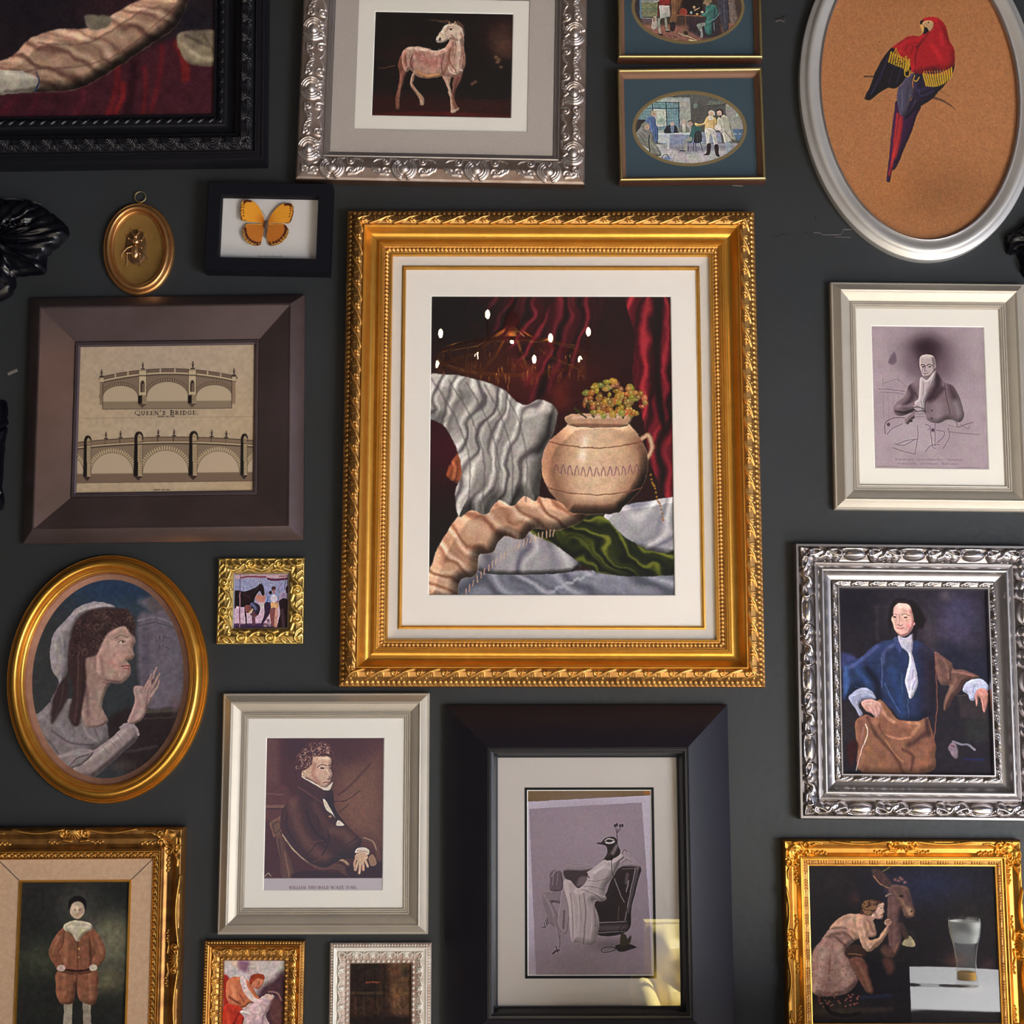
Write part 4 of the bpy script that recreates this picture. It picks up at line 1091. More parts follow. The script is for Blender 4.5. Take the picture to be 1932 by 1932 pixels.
    for i in range(13): c.line([(25, 1412 + i * 6.5), (1875, 1412 + i * 6.5)], 2.2, (84, 62, 56), .55, False)
    c.line([(25, 1496), (1870, 1494)], 4, K, 1, False)
    c.line([(x, d2(x, 34)) for x in X2], 40, (104, 78, 68), 1, False)
    for x in np.arange(40, 1870, 12): c.line([(x, d2(x, 18)), (x, d2(x, 50))], 5, (186, 164, 132), .85, False)
    c.line([(x, d2(x, 12)) for x in X2], 7, K, 1, False); c.line([(x, d2(x, 54)) for x in X2], 5, K, 1, False)
    c.line([(x, d2(x, 64)) for x in X2], 13, (190, 168, 136), 1, False); c.line([(x, d2(x, 80)) for x in X2], 11, K, 1, False)
    for x, y0, wd in ((138, 1005, 40), (672, 968, 46), (1246, 968, 46), (1778, 1000, 38)):
        c.poly([(x - wd, 1130), (x - wd, y0 + 42), (x - wd * .6, y0 + 8), (x, y0), (x + wd * .6, y0 + 8), (x + wd, y0 + 42), (x + wd, 1060), (x + wd * .8, 1060), (x + wd * .75, y0 + 50), (x + 5, y0 + 24), (x - wd * .3, y0 + 60), (x - wd * .35, 1130)], (30, 20, 22), .5, False)
        c.poly([(x - wd * .3, y0 + 50), (x + 5, y0 + 22), (x + wd * .7, y0 + 50), (x + wd * .7, 1090), (x - wd * .3, 1090)], (176, 154, 124), .5, False)
        c.line([(x - wd * .3, 1078), (x + wd, 1078)], 6, K, 1, False); c.line([(x - wd * .3, y0 + 60), (x + wd * .7, y0 + 60)], 4, K, 1, False)
        c.poly([(x - wd, 1100), (x - wd * .15, 1100), (x - wd * .15, 1430), (x - wd * 1.15, 1430)], (22, 14, 16), .5, False)
        c.poly([(x - wd * .25, 1110), (x + wd * .85, 1110), (x + wd * .85, 1420), (x + wd * 1.0, 1435), (x - wd * .1, 1435), (x - wd * .1, 1290), (x - wd * .25, 1280)], (186, 164, 132), .5, False)
        for k, yy in enumerate(range(1126, 1425, 19)):
            c.line([(x - wd * .2, yy), (x + wd * .85, yy)], 3, (70, 50, 46), 1, False)
            if yy < 1290: c.line([(x + (10 if k % 2 else 22), yy), (x + (10 if k % 2 else 22), yy + 19)], 3, (70, 50, 46), 1, False)
        c.line([(x + wd * .85, 1105), (x + wd * .85, 1420)], 4, K, 1, False)
        c.poly([(x - wd * 1.1, 1432), (x + wd * .95, 1432), (x - 2, 1478)], (60, 44, 42), .8, False)
    for x in (328, 480, 875, 1040, 1435, 1588): finial(x, d2(x, 2), 1.0); c.line([(x - 6, d2(x, 12)), (x - 6, d2(x, 56))], 6, K, 1, False)
    for i, x in enumerate(range(832, 1000, 12)):
        if x not in (904, 952): c.line([(x, 1578), (x + 4, 1568), (x + 8, 1578)], 4.2, K, .9, False)
    return c.grain(4)

def art_central():
    """plain still life of drapery in the colours of the sheet"""
    c = Canvas(800, 550, 1284, 1134, (38, 16, 20), 1.15)
    c.blob(860, 600, 90, 70, (20, 16, 18), .9); c.blob(1010, 700, 130, 90, (84, 30, 26), .75); c.blob(900, 690, 80, 50, (70, 34, 24), .7); c.blob(1130, 620, 60, 60, (34, 18, 20), .8)
    c.blob(860, 860, 70, 70, (70, 18, 34), .8); c.blob(840, 1020, 60, 90, (28, 26, 26), .9)
    for p, w, cl in (([(920, 560), (940, 600), (970, 640), (1000, 660)], 9, (130, 44, 56)), ([(1075, 560), (1060, 610), (1035, 670), (1000, 720)], 26, (112, 28, 40)), ([(1072, 560), (1056, 612), (1030, 665)], 7, (160, 60, 76)), ([(890, 560), (880, 600), (895, 620)], 8, (96, 34, 44)), ([(985, 690), (1040, 700), (1060, 760)], 30, (96, 34, 28)), ([(940, 570), (960, 620), (985, 650)], 5, (146, 56, 66))):
        c.line(p, w, cl, .75, soft=w * .4)
    for pp, sd in (([(905, 556), (1010, 556), (1045, 620), (1010, 690), (960, 660), (925, 610)], 3), ([(1050, 556), (1130, 556), (1110, 640), (1060, 720), (1000, 760), (1020, 680)], 5)):
        c.folds(pp, (58, 18, 24), (26, 12, 16), (124, 36, 48), .5 if sd == 3 else .25, 26, .5, sd, 9, True, 0)
    c.blob(860, 600, 80, 80, (20, 15, 18), .9)
    cur = [(1185, 550), (1198, 640), (1194, 720), (1212, 790), (1222, 850), (1236, 900), (1290, 960), (1290, 550)]
    c.folds(cur, (84, 18, 30), (26, 8, 14), (164, 44, 54), .12, 34, .55, 8, 1.5, True, .2)
    c.poly([(1238, 556), (1252, 556), (1246, 700), (1258, 820), (1240, 780), (1232, 660)], (28, 8, 14), 4)
    # sheet and cushions along the bottom
    c.poly([(800, 1040), (860, 1060), (880, 1140), (800, 1140)], (24, 22, 26), 6)
    c.folds([(862, 1140), (880, 1078), (1000, 1072), (1100, 1078), (1290, 1076), (1290, 1150)], (120, 120, 136), (74, 76, 90), (164, 162, 178), 2.1, 46, .9, 12, 2, True, .2)
    for i in range(22): c.ell(1040 + i * 5, 1116 - i * 2.2 + 2 * math.sin(i * 1.8), 3.4, 3, (176, 174, 186), .7)
    c.folds([(884, 1040), (898, 1008), (960, 996), (1060, 1000), (1094, 1050), (1080, 1080), (960, 1086), (903, 1078)], (158, 152, 160), (104, 100, 116), (196, 190, 194), .25, 44, .8, 21, 1, True, .45)
    c.folds([(1136, 990), (1156, 962), (1220, 950), (1290, 948), (1290, 1042), (1200, 1036), (1152, 1018)], (160, 156, 164), (108, 106, 122), (200, 196, 202), .7, 40, .9, 31, 1, True, .45)
    # green velvet
    c.folds([(1000, 1004), (1046, 968), (1110, 958), (1142, 980), (1180, 1016), (1230, 1042), (1290, 1048), (1290, 1082), (1180, 1088), (1110, 1074), (1054, 1034)], (34, 40, 16), (14, 18, 8), (112, 116, 40), 2.15, 24, 1.0, 41, 1.2, True, .2)
    # russet and peach cloths
    c.folds([(845, 890), (870, 856), (915, 858), (950, 880), (935, 908), (880, 918), (848, 908)], (150, 78, 50), (96, 46, 32), (184, 110, 76), .4, 22, .8, 51, 2, True, .3)
    c.folds([(806, 1124), (818, 1058), (846, 1004), (880, 965), (940, 942), (1010, 940), (1066, 952), (1110, 968), (1090, 990), (1050, 1004), (1010, 1000), (985, 1020), (950, 1016), (930, 1044), (905, 1050), (900, 1085), (870, 1096), (858, 1134)], (196, 152, 126), (134, 88, 68), (228, 194, 172), 2.2, 30, .8, 61, 1.4, True, .4)
    for i in range(26):
        x = 1046 - i * 7.2; y = 1002 + i * 1.1 + i * i * .16; c.line([(x, y), (x - 2 + (i % 3), y + 12)], 1.8, (206, 168, 140), .8)
    # big round cream jar with two lugs
    for lg in ([(1036, 836), (1024, 828), (1018, 850), (1030, 872)], [(1210, 832), (1224, 826), (1230, 850), (1218, 872)]): c.line(lg, 9, (158, 112, 88)); c.line(lg, 4, (206, 166, 140))
    jar = [(1066, 810), (1084, 798), (1128, 794), (1170, 798), (1192, 810), (1218, 850), (1222, 890), (1206, 930), (1178, 958), (1160, 972), (1084, 972), (1064, 958), (1034, 926), (1022, 888), (1030, 846)]
    c.shape(jar, (198, 158, 128), [([(1050, 830), (1036, 880), (1060, 940)], 50, (134, 92, 72)), ([(1206, 840), (1214, 890), (1180, 950)], 40, (142, 98, 78)), ([(1120, 820), (1122, 880), (1118, 930)], 84, (222, 188, 160)), ([(1104, 835), (1098, 870)], 16, (246, 226, 208)), ([(1070, 962), (1170, 962)], 26, (126, 84, 66))], 1.0, True, .5)
    for y, r in ((842, 92), (930, 88)):
        c.line([(1122 - r, y - 6), (1122 - r * .5, y + 4), (1122, y + 7), (1122 + r * .5, y + 4), (1122 + r, y - 6)], 2.4, (112, 70, 52), .8); 
    for k in range(13):
        x = 1046 + k * 12.6; y = 884 + 10 * math.cos((k - 6) / 6 * 1.2); c.line([(x, y + 8), (x + 4, y - 8), (x + 9, y + 8)], 2.2, (120, 80, 96), .7)
    c.shape([(1076, 786), (1182, 784), (1188, 802), (1168, 810), (1092, 810), (1070, 802)], (184, 142, 116), [([(1080, 792), (1178, 790)], 6, (226, 192, 168)), ([(1080, 806), (1178, 806)], 5, (112, 74, 58))], 1, True, .3)
    # cream satin cascading at the left
    sat = [(800, 716), (846, 710), (900, 720), (948, 738), (985, 768), (1020, 758), (1050, 778), (1044, 820), (1024, 862), (1020, 910), (1012, 948), (990, 940), (968, 958), (940, 948), (918, 974), (890, 966), (866, 978), (860, 930), (872, 896), (860, 848), (836, 806), (800, 784)]
    c.folds(sat, (164, 157, 154), (92, 85, 88), (218, 212, 208), .32, 27, .75, 71, 1.3, True, .35)
    for k in range(5): c.line([(812 + 34 * k, 716 + 5 * k), (858 + 30 * k, 790 + 2 * k), (886 + 27 * k, 870), (884 + 27 * k, 950)], 3, (88, 80, 84), .55, soft=2)
    # bowl of gold flowers
    g = np.random.default_rng(11)
    for x, y, a in ((1120, 790, -2.1), (1140, 790, -1.8), (1160, 790, -1.4), (1175, 792, -1.0), (1105, 792, -2.5)):
        c.line([(x, y), (x + 26 * math.cos(a), y + 30 * math.sin(a))], 4, (60, 58, 24))
    for _ in range(110):
        a, r_ = g.random() * 6.28, g.random() ** .6
        x, y = 1160 + 60 * r_ * math.cos(a), 758 + 36 * r_ * math.sin(a)
        c.ell(x, y, 3 + g.random() * 5, 3 + g.random() * 4, (120 + g.random() * 80, 86 + g.random() * 60, 34 + g.random() * 40), .85); c.ell(x + 1, y - 1, 1.8, 1.8, (222, 198, 132), .6)
    for i in range(16): c.ell(1228 + i * 1.6, 900 + i * 5.5 + 3 * math.sin(i), 2, 2, (150, 106, 44))
    c.paint(1.1, .08, 6, .8)
    return c.mottle(.05, 12, 6).mottle(.05, 2, 7).grain(4)

def _face(c, x, y, w, h, skin, dark, light, turn=0.0, lip=(150, 70, 64)):
    """small painted face: centre x,y half width w half height h ; turn -1..1"""
    t = turn * w * .35
    c.blob(x - t * .2 + w * .55 * (1 if turn <= 0 else -1), y, w * .45, h * .8, dark, .55)
    c.blob(x + t - w * .1, y - h * .45, w * .6, h * .3, light, .6)
    for s in (-1, 1):
        ex = x + t + s * w * .40
        c.line([(ex - w * .2, y - h * .2), (ex, y - h * .27), (ex + w * .2, y - h * .2)], h * .06, dark, .9)
        c.ell(ex, y - h * .07, w * .15, h * .055, (60, 40, 38)); c.line([(ex - w * .18, y - h * .09), (ex, y - h * .15), (ex + w * .18, y - h * .09)], h * .04, dark, .9)
    c.line([(x + t * 1.3, y - h * .1), (x + t * 1.7, y + h * .22)], w * .16, light, .7, soft=w * .06)
    c.line([(x + t * 1.3 - w * .15, y + h * .28), (x + t * 1.5 + w * .18, y + h * .28)], h * .06, dark, .8)
    c.line([(x + t - w * .26, y + h * .5), (x + t, y + h * .47), (x + t + w * .26, y + h * .5)], h * .07, lip, .95)
    c.line([(x + t - w * .2, y + h * .6), (x + t + w * .2, y + h * .6)], h * .05, dark, .35)

def _hand(c, base, tips, w, col, edge):
    for t in tips: c.line([base, ((base[0] + t[0]) / 2 + (t[0] - base[0]) * .12, (base[1] + t[1]) / 2), t], w, edge, .9, w2=w * .8)
    for t in tips: c.line([base, ((base[0] + t[0]) / 2 + (t[0] - base[0]) * .12, (base[1] + t[1]) / 2), t], w * .7, col, 1, w2=w * .5)

def art_sepia():
    c = Canvas(496, 1388, 728, 1683, (70, 30, 28), 1.6).T(400, 1290, 3.942)
    c.poly([(390, 395), (500, 395), (500, 900), (390, 900)], (96, 56, 50), 12, False); c.poly([(900, 560), (1290, 480), (1290, 1200), (1000, 1120), (920, 900)], (110, 72, 54), 40, False)
    c.blob(1000, 520, 200, 120, (62, 26, 26), .7); c.blob(650, 480, 120, 120, (56, 20, 26), .8); c.blob(1080, 900, 180, 160, (122, 82, 62), .6)
    c.line([(940, 830), (1050, 740), (1180, 590)], 16, (74, 36, 32), .7, soft=6); c.line([(910, 880), (1000, 870), (1100, 800)], 8, (60, 26, 26), .8); c.line([(950, 960), (1020, 900)], 8, (60, 26, 26), .7)
    c.poly([(395, 740), (470, 740), (560, 780), (600, 900), (550, 1000), (395, 1010)], (88, 46, 42), 8)
    c.line([(410, 915), (560, 915)], 22, (130, 92, 76), .8, False); c.line([(410, 935), (560, 935)], 8, (56, 22, 24), .8, False); c.line([(400, 820), (520, 830)], 14, (120, 84, 72), .5, False)
    # chair
    c.shape([(430, 1040), (490, 1000), (520, 990), (545, 1100), (470, 1150), (450, 1110)], (110, 74, 58), [([(455, 1050), (500, 1030), (510, 1080), (470, 1110), (455, 1050)], 8, (62, 30, 28))])
    c.shape([(480, 1150), (530, 1130), (560, 1250), (600, 1340), (612, 1440), (530, 1440), (510, 1300)], (92, 58, 46), [([(545, 1260), (580, 1430)], 16, (132, 96, 76)), ([(500, 1160), (530, 1420)], 8, (60, 28, 28))])
    c.line([(530, 1110), (590, 1200), (680, 1290), (790, 1360), (880, 1360), (960, 1370), (1010, 1430)], 44, (88, 54, 44)); c.line([(535, 1125), (600, 1220), (690, 1300), (780, 1350)], 20, (178, 146, 122)); c.line([(560, 1180), (640, 1290), (760, 1370)], 6, (60, 26, 26))
    c.line([(900, 1320), (960, 1310), (1020, 1350), (1035, 1400)], 18, (160, 126, 102)); c.line([(1120, 1155), (1200, 1180), (1240, 1260), (1240, 1330)], 34, (92, 58, 46)); c.line([(1130, 1150), (1200, 1180), (1225, 1240)], 10, (150, 116, 92))
    c.poly([(640, 1400), (800, 1395), (950, 1410), (1000, 1450), (620, 1450)], (46, 14, 18), 3); c.poly([(1020, 1350), (1270, 1330), (1270, 1450), (1040, 1450)], (48, 16, 20), 5)
    c.poly([(1165, 1300), (1200, 1275), (1225, 1340), (1185, 1355)], (150, 110, 88))
    # coat
    coat = [(640, 735), (720, 770), (810, 800), (880, 780), (905, 830), (915, 930), (990, 1040), (1060, 1110), (1110, 1160), (1110, 1200), (1060, 1250), (1060, 1300), (960, 1310), (860, 1365), (760, 1350), (660, 1280), (570, 1180), (515, 1080), (520, 950), (580, 860), (630, 800)]
    c.shape(coat, (58, 28, 26), [([(600, 880), (640, 1060), (740, 1220), (850, 1300)], 90, (100, 62, 50)), ([(760, 900), (840, 1040)], 60, (84, 48, 40)), ([(880, 1090), (980, 1120), (1050, 1200)], 80, (98, 62, 50)), ([(700, 950), (760, 1090), (850, 1180)], 18, (34, 12, 14)), ([(860, 1090), (870, 1180), (820, 1280)], 12, (34, 14, 14)),
        ([(720, 1260), (790, 1190), (850, 1160)], 8, (34, 12, 14)), ([(680, 1200), (740, 1180), (830, 1170)], 7, (90, 56, 44)), ([(640, 770), (760, 850), (830, 900)], 12, (96, 54, 44)), ([(850, 800), (870, 900), (950, 1000)], 30, (42, 14, 18)), ([(940, 1280), (1010, 1200), (1080, 1150)], 10, (40, 16, 18)), ([(780, 980), (800, 1080)], 10, (44, 18, 18)), ([(560, 960), (560, 1080), (620, 1180)], 14, (40, 16, 18)), ([(760, 1330), (860, 1290), (960, 1290)], 14, (88, 54, 44))], 1)
    c.poly([(825, 865), (850, 880), (915, 1000), (895, 975), (850, 940)], (220, 200, 184)); c.poly([(925, 1055), (940, 1020), (985, 1055), (960, 1060)], (224, 204, 190)); c.ell(880, 990, 12, 9, (150, 110, 80))
    c.poly([(662, 695), (720, 730), (810, 780), (835, 795), (875, 790), (895, 735), (860, 760), (790, 745), (700, 700)], (224, 204, 190), 1)
    # head
    c.shape([(735, 545), (800, 535), (860, 540), (885, 580), (880, 630), (892, 680), (880, 710), (875, 745), (850, 775), (810, 770), (750, 735), (690, 705), (670, 680), (675, 640), (700, 600)], (208, 168, 148), [
        ([(760, 600), (750, 680), (800, 740)], 30, (178, 124, 106)), ([(850, 640), (880, 690)], 10, (236, 208, 190)), ([(800, 560), (860, 560)], 26, (230, 204, 184)), ([(700, 700), (780, 745)], 12, (150, 92, 80)), ([(855, 715), (880, 712)], 7, (130, 66, 60))], 1)
    c.line([(780, 625), (810, 605), (850, 612)], 7, (86, 40, 36)); c.line([(865, 612), (885, 610)], 6, (86, 40, 36)); c.ell(818, 632, 16, 7, (60, 26, 26)); c.ell(878, 632, 8, 6, (60, 26, 26)); c.line([(825, 742), (850, 736), (878, 742)], 8, (136, 60, 56)); c.ell(680, 672, 17, 28, (216, 178, 158)); c.line([(672, 655), (684, 672), (678, 690)], 4, (120, 66, 58))
    hair = [(640, 700), (615, 640), (620, 560), (660, 500), (700, 460), (770, 435), (840, 445), (885, 490), (895, 560), (870, 545), (810, 540), (750, 550), (740, 600), (700, 640), (665, 650), (660, 690)]
    c.poly(hair, (74, 28, 30), 2); c.clip(hair, soft=6); c.curls((630, 440, 890, 640), 120, (184, 142, 124), 6, 12, 5, .55); c.curls((620, 440, 890, 660), 80, (60, 20, 24), 6, 13, 6, .8); c.noclip()
    # cuff and hand
    c.shape([(1065, 1260), (1080, 1230), (1130, 1222), (1170, 1240), (1165, 1275), (1110, 1262)], (222, 200, 186), [([(1080, 1245), (1160, 1255)], 6, (160, 116, 100))])
    _hand(c, (1115, 1285), [(1068, 1385), (1098, 1408), (1128, 1385), (1160, 1362)], 28, (206, 166, 144), (128, 76, 64)); c.ell(1112, 1290, 48, 32, (206, 166, 144)); c.line([(1075, 1290), (1062, 1340), (1068, 1380)], 16, (190, 146, 126))
    g = np.random.default_rng(2)
    c.line([(400, 1435), (425, 1410), (445, 1432)], 4, (200, 170, 150), .8)
    c.mottle(.05, 1.6, 3).grain(6)
    c.paint(.5, .10, 7, 1.0)
    # caption strip
    c.poly([(380, 1447), (1290, 1447), (1290, 1545), (380, 1545)], (184, 174, 184), .6, False); c.line([(380, 1538), (1280, 1541)], 3, (168, 156, 166), .8, False)
    letters(c, 'WILLIAM THEOBALD WOLFE TONE.', 580, 1088, 1524, 19, (104, 66, 72), 1)
    return c

def art_gentleman():
    c = Canvas(1640, 611, 1870, 890, (162, 144, 154), 1.6).T(1540, 520, 4.2)
    c.mottle(.05, 20, 3); c.blob(1100, 700, 150, 200, (150, 132, 142), .6); c.blob(900, 1300, 300, 120, (158, 140, 150), .5)
    c.blob(890, 640, 165, 165, (46, 28, 38), .95); c.blob(870, 560, 120, 70, (40, 24, 32), .8); c.blob(1000, 740, 90, 110, (100, 80, 92), .6); c.blob(760, 700, 60, 80, (110, 90, 102), .5)
    g = np.random.default_rng(8)
    def sk(p, w=3, a=.7, col=(96, 78, 92)): c.line(p, w, col, a)
    for i in range(22):
        x = 560 + i * 12; sk([(x, 520 + i * 6), (x + 20, 620 + i * 8), (x + 40 + i * 3, 760 + i * 4)], 2.5, .28)
    c.poly([(575, 690), (600, 640), (625, 610), (640, 680), (605, 715)], (110, 92, 108), 3)
    for i in range(5): sk([(578 + i * 11, 700 - i * 4), (592 + i * 11, 630)], 3, .6, (80, 60, 76))
    sk([(495, 905), (600, 910), (700, 925)], 5, .7); sk([(510, 930), (620, 935), (700, 945)], 4, .7); sk([(540, 860), (600, 840), (650, 830), (720, 890)], 3); sk([(530, 820), (530, 880)], 5, .4); sk([(650, 800), (650, 840)], 5, .4)
    for x in (530, 570, 610, 650): sk([(x, 940), (x + 3, 1150)], 3, .35)
    for i in range(12): sk([(1100 + i * 14, 620 + i * 12), (1050 + i * 18, 800 + i * 16)], 3, .2)
    # legs sketched
    c.poly([(650, 1190), (780, 1150), (900, 1180), (960, 1260), (930, 1380), (780, 1400), (640, 1340), (560, 1260)], (168, 152, 162), 10)
    for p in ([(560, 1265), (600, 1220), (680, 1180)], [(640, 1340), (720, 1310), (800, 1300)], [(800, 1190), (800, 1290), (775, 1420)], [(860, 1180), (900, 1200), (880, 1230)], [(620, 1340), (690, 1350), (780, 1300)], [(600, 1370), (700, 1400), (770, 1415)], [(900, 1210), (915, 1350), (940, 1370)], [(940, 1180), (935, 1350)], [(860, 1400), (900, 1350), (970, 1340)], [(950, 1230), (1010, 1240), (1000, 1280), (950, 1330)], [(1040, 1210), (1050, 1280), (1000, 1370)]):
        sk(p, 5, .75, (78, 60, 76))
    c.ell(922, 1228, 22, 18, (130, 108, 124)); c.ell(922, 1228, 12, 9, (70, 52, 66))
    sk([(545, 1260), (540, 1190), (575, 1150), (640, 1130), (700, 1135)], 7, .8, (84, 64, 78)); c.ell(570, 1188, 14, 14, (84, 64, 78))
    sk([(1040, 1140), (1100, 1150), (1120, 1200), (1180, 1180), (1240, 1160)], 6, .8, (84, 64, 78)); sk([(1050, 1240), (1150, 1250), (1290, 1260)], 8, .45); sk([(1140, 1180), (1200, 1215), (1210, 1190)], 5, .7)
    # coat
    coat = [(825, 810), (770, 850), (730, 880), (700, 960), (640, 1010), (612, 1060), (625, 1105), (680, 1118), (760, 1090), (700, 1150), (720, 1185), (770, 1140), (850, 1100), (880, 1150), (960, 1175), (1050, 1140), (1130, 1165), (1170, 1110), (1150, 1010), (1120, 930), (1075, 870), (1010, 845), (975, 790), (945, 755), (910, 830), (870, 860)]
    c.shape(coat, (116, 98, 106), [([(745, 890), (760, 960), (700, 1040)], 50, (56, 40, 50)), ([(960, 800), (960, 880), (900, 980)], 60, (40, 26, 36)), ([(1060, 880), (1090, 960)], 60, (70, 52, 62)), ([(1000, 900), (930, 980)], 40, (64, 46, 56)), ([(960, 1040), (960, 1130)], 90, (140, 122, 132)), ([(1110, 1020), (1140, 1120)], 44, (138, 122, 132)),
        ([(630, 1080), (700, 1090), (780, 1060)], 18, (50, 36, 46)), ([(640, 1040), (720, 1040), (800, 1010)], 26, (134, 116, 126)), ([(1015, 850), (1030, 960), (1060, 1100)], 6, (50, 36, 46)), ([(860, 1100), (870, 1000), (940, 960)], 6, (44, 30, 40)), ([(780, 930), (800, 970)], 8, (40, 28, 38))], 1)
    for x, y in ((915, 1072), (915, 1135)): c.ell(x, y, 7, 8, (70, 52, 62))
    c.ell(750, 1160, 13, 8, (40, 26, 36))
    c.shape([(830, 810), (880, 830), (930, 770), (945, 760), (935, 830), (890, 920), (860, 1000), (850, 1070), (800, 1080), (780, 1010), (810, 980), (815, 900)], (182, 168, 174), [([(850, 850), (845, 960)], 6, (120, 102, 114)), ([(900, 840), (870, 920)], 5, (130, 112, 124)), ([(830, 1000), (840, 1060)], 5, (110, 92, 104))])
    c.ell(800, 1050, 34, 20, (168, 150, 158), 1, .3); sk([(770, 1050), (800, 1045), (850, 1060)], 7, .9, (50, 36, 46)); sk([(780, 1080), (850, 1080)], 5, .8, (60, 46, 56))
    c.poly([(780, 1095), (850, 1085), (855, 1140), (790, 1140)], (160, 144, 152), 2); sk([(785, 1105), (850, 1100)], 4, .7); sk([(790, 1125), (852, 1122)], 4, .7); c.ell(1070, 1180, 40, 18, (164, 148, 156), 1, .3); sk([(1040, 1185), (1110, 1200)], 4, .7)
    # head
    c.shape([(822, 660), (845, 635), (885, 628), (930, 640), (948, 680), (948, 740), (925, 780), (890, 808), (855, 805), (835, 770), (822, 720)], (176, 158, 160), [([(930, 660), (938, 760)], 18, (104, 84, 94)), ([(850, 650), (900, 650)], 22, (200, 184, 184)), ([(860, 800), (900, 800)], 8, (100, 80, 90))], .8)
    c.line([(832, 715), (850, 708), (862, 718)], 8, (50, 34, 44)); c.line([(880, 715), (900, 706), (925, 718)], 8, (50, 34, 44)); c.ell(850, 726, 11, 6, (50, 34, 44)); c.ell(902, 726, 12, 6, (50, 34, 44)); c.line([(868, 720), (860, 755), (876, 760)], 6, (112, 92, 102)); c.line([(850, 777), (868, 780), (890, 776)], 5, (80, 56, 66)); c.line([(845, 735), (840, 770)], 5, (140, 122, 130)); c.ell(942, 722, 7, 16, (150, 132, 140))
    for x0, x1, y in ((620, 760, 1463), (800, 990, 1463), (1030, 1150, 1463), (640, 780, 1497), (820, 950, 1497), (990, 1110, 1497), (480, 640, 1517), (1110, 1290, 1517)):
        x = x0
        while x < x1:
            dd = 5 + g.random() * 8; h = 4 + g.random() * 9 if y < 1510 else 3; c.line([(x, y), (x + dd * .5, y - h), (x + dd, y + 1)], 2.6, (112, 92, 106), .7); x += dd
    c.line([(440, 428), (1310, 432), (1320, 1500)], 2, (140, 122, 134), .6, False)
    c.paint(.45, .05, 8, .8)
    return c.grain(5)

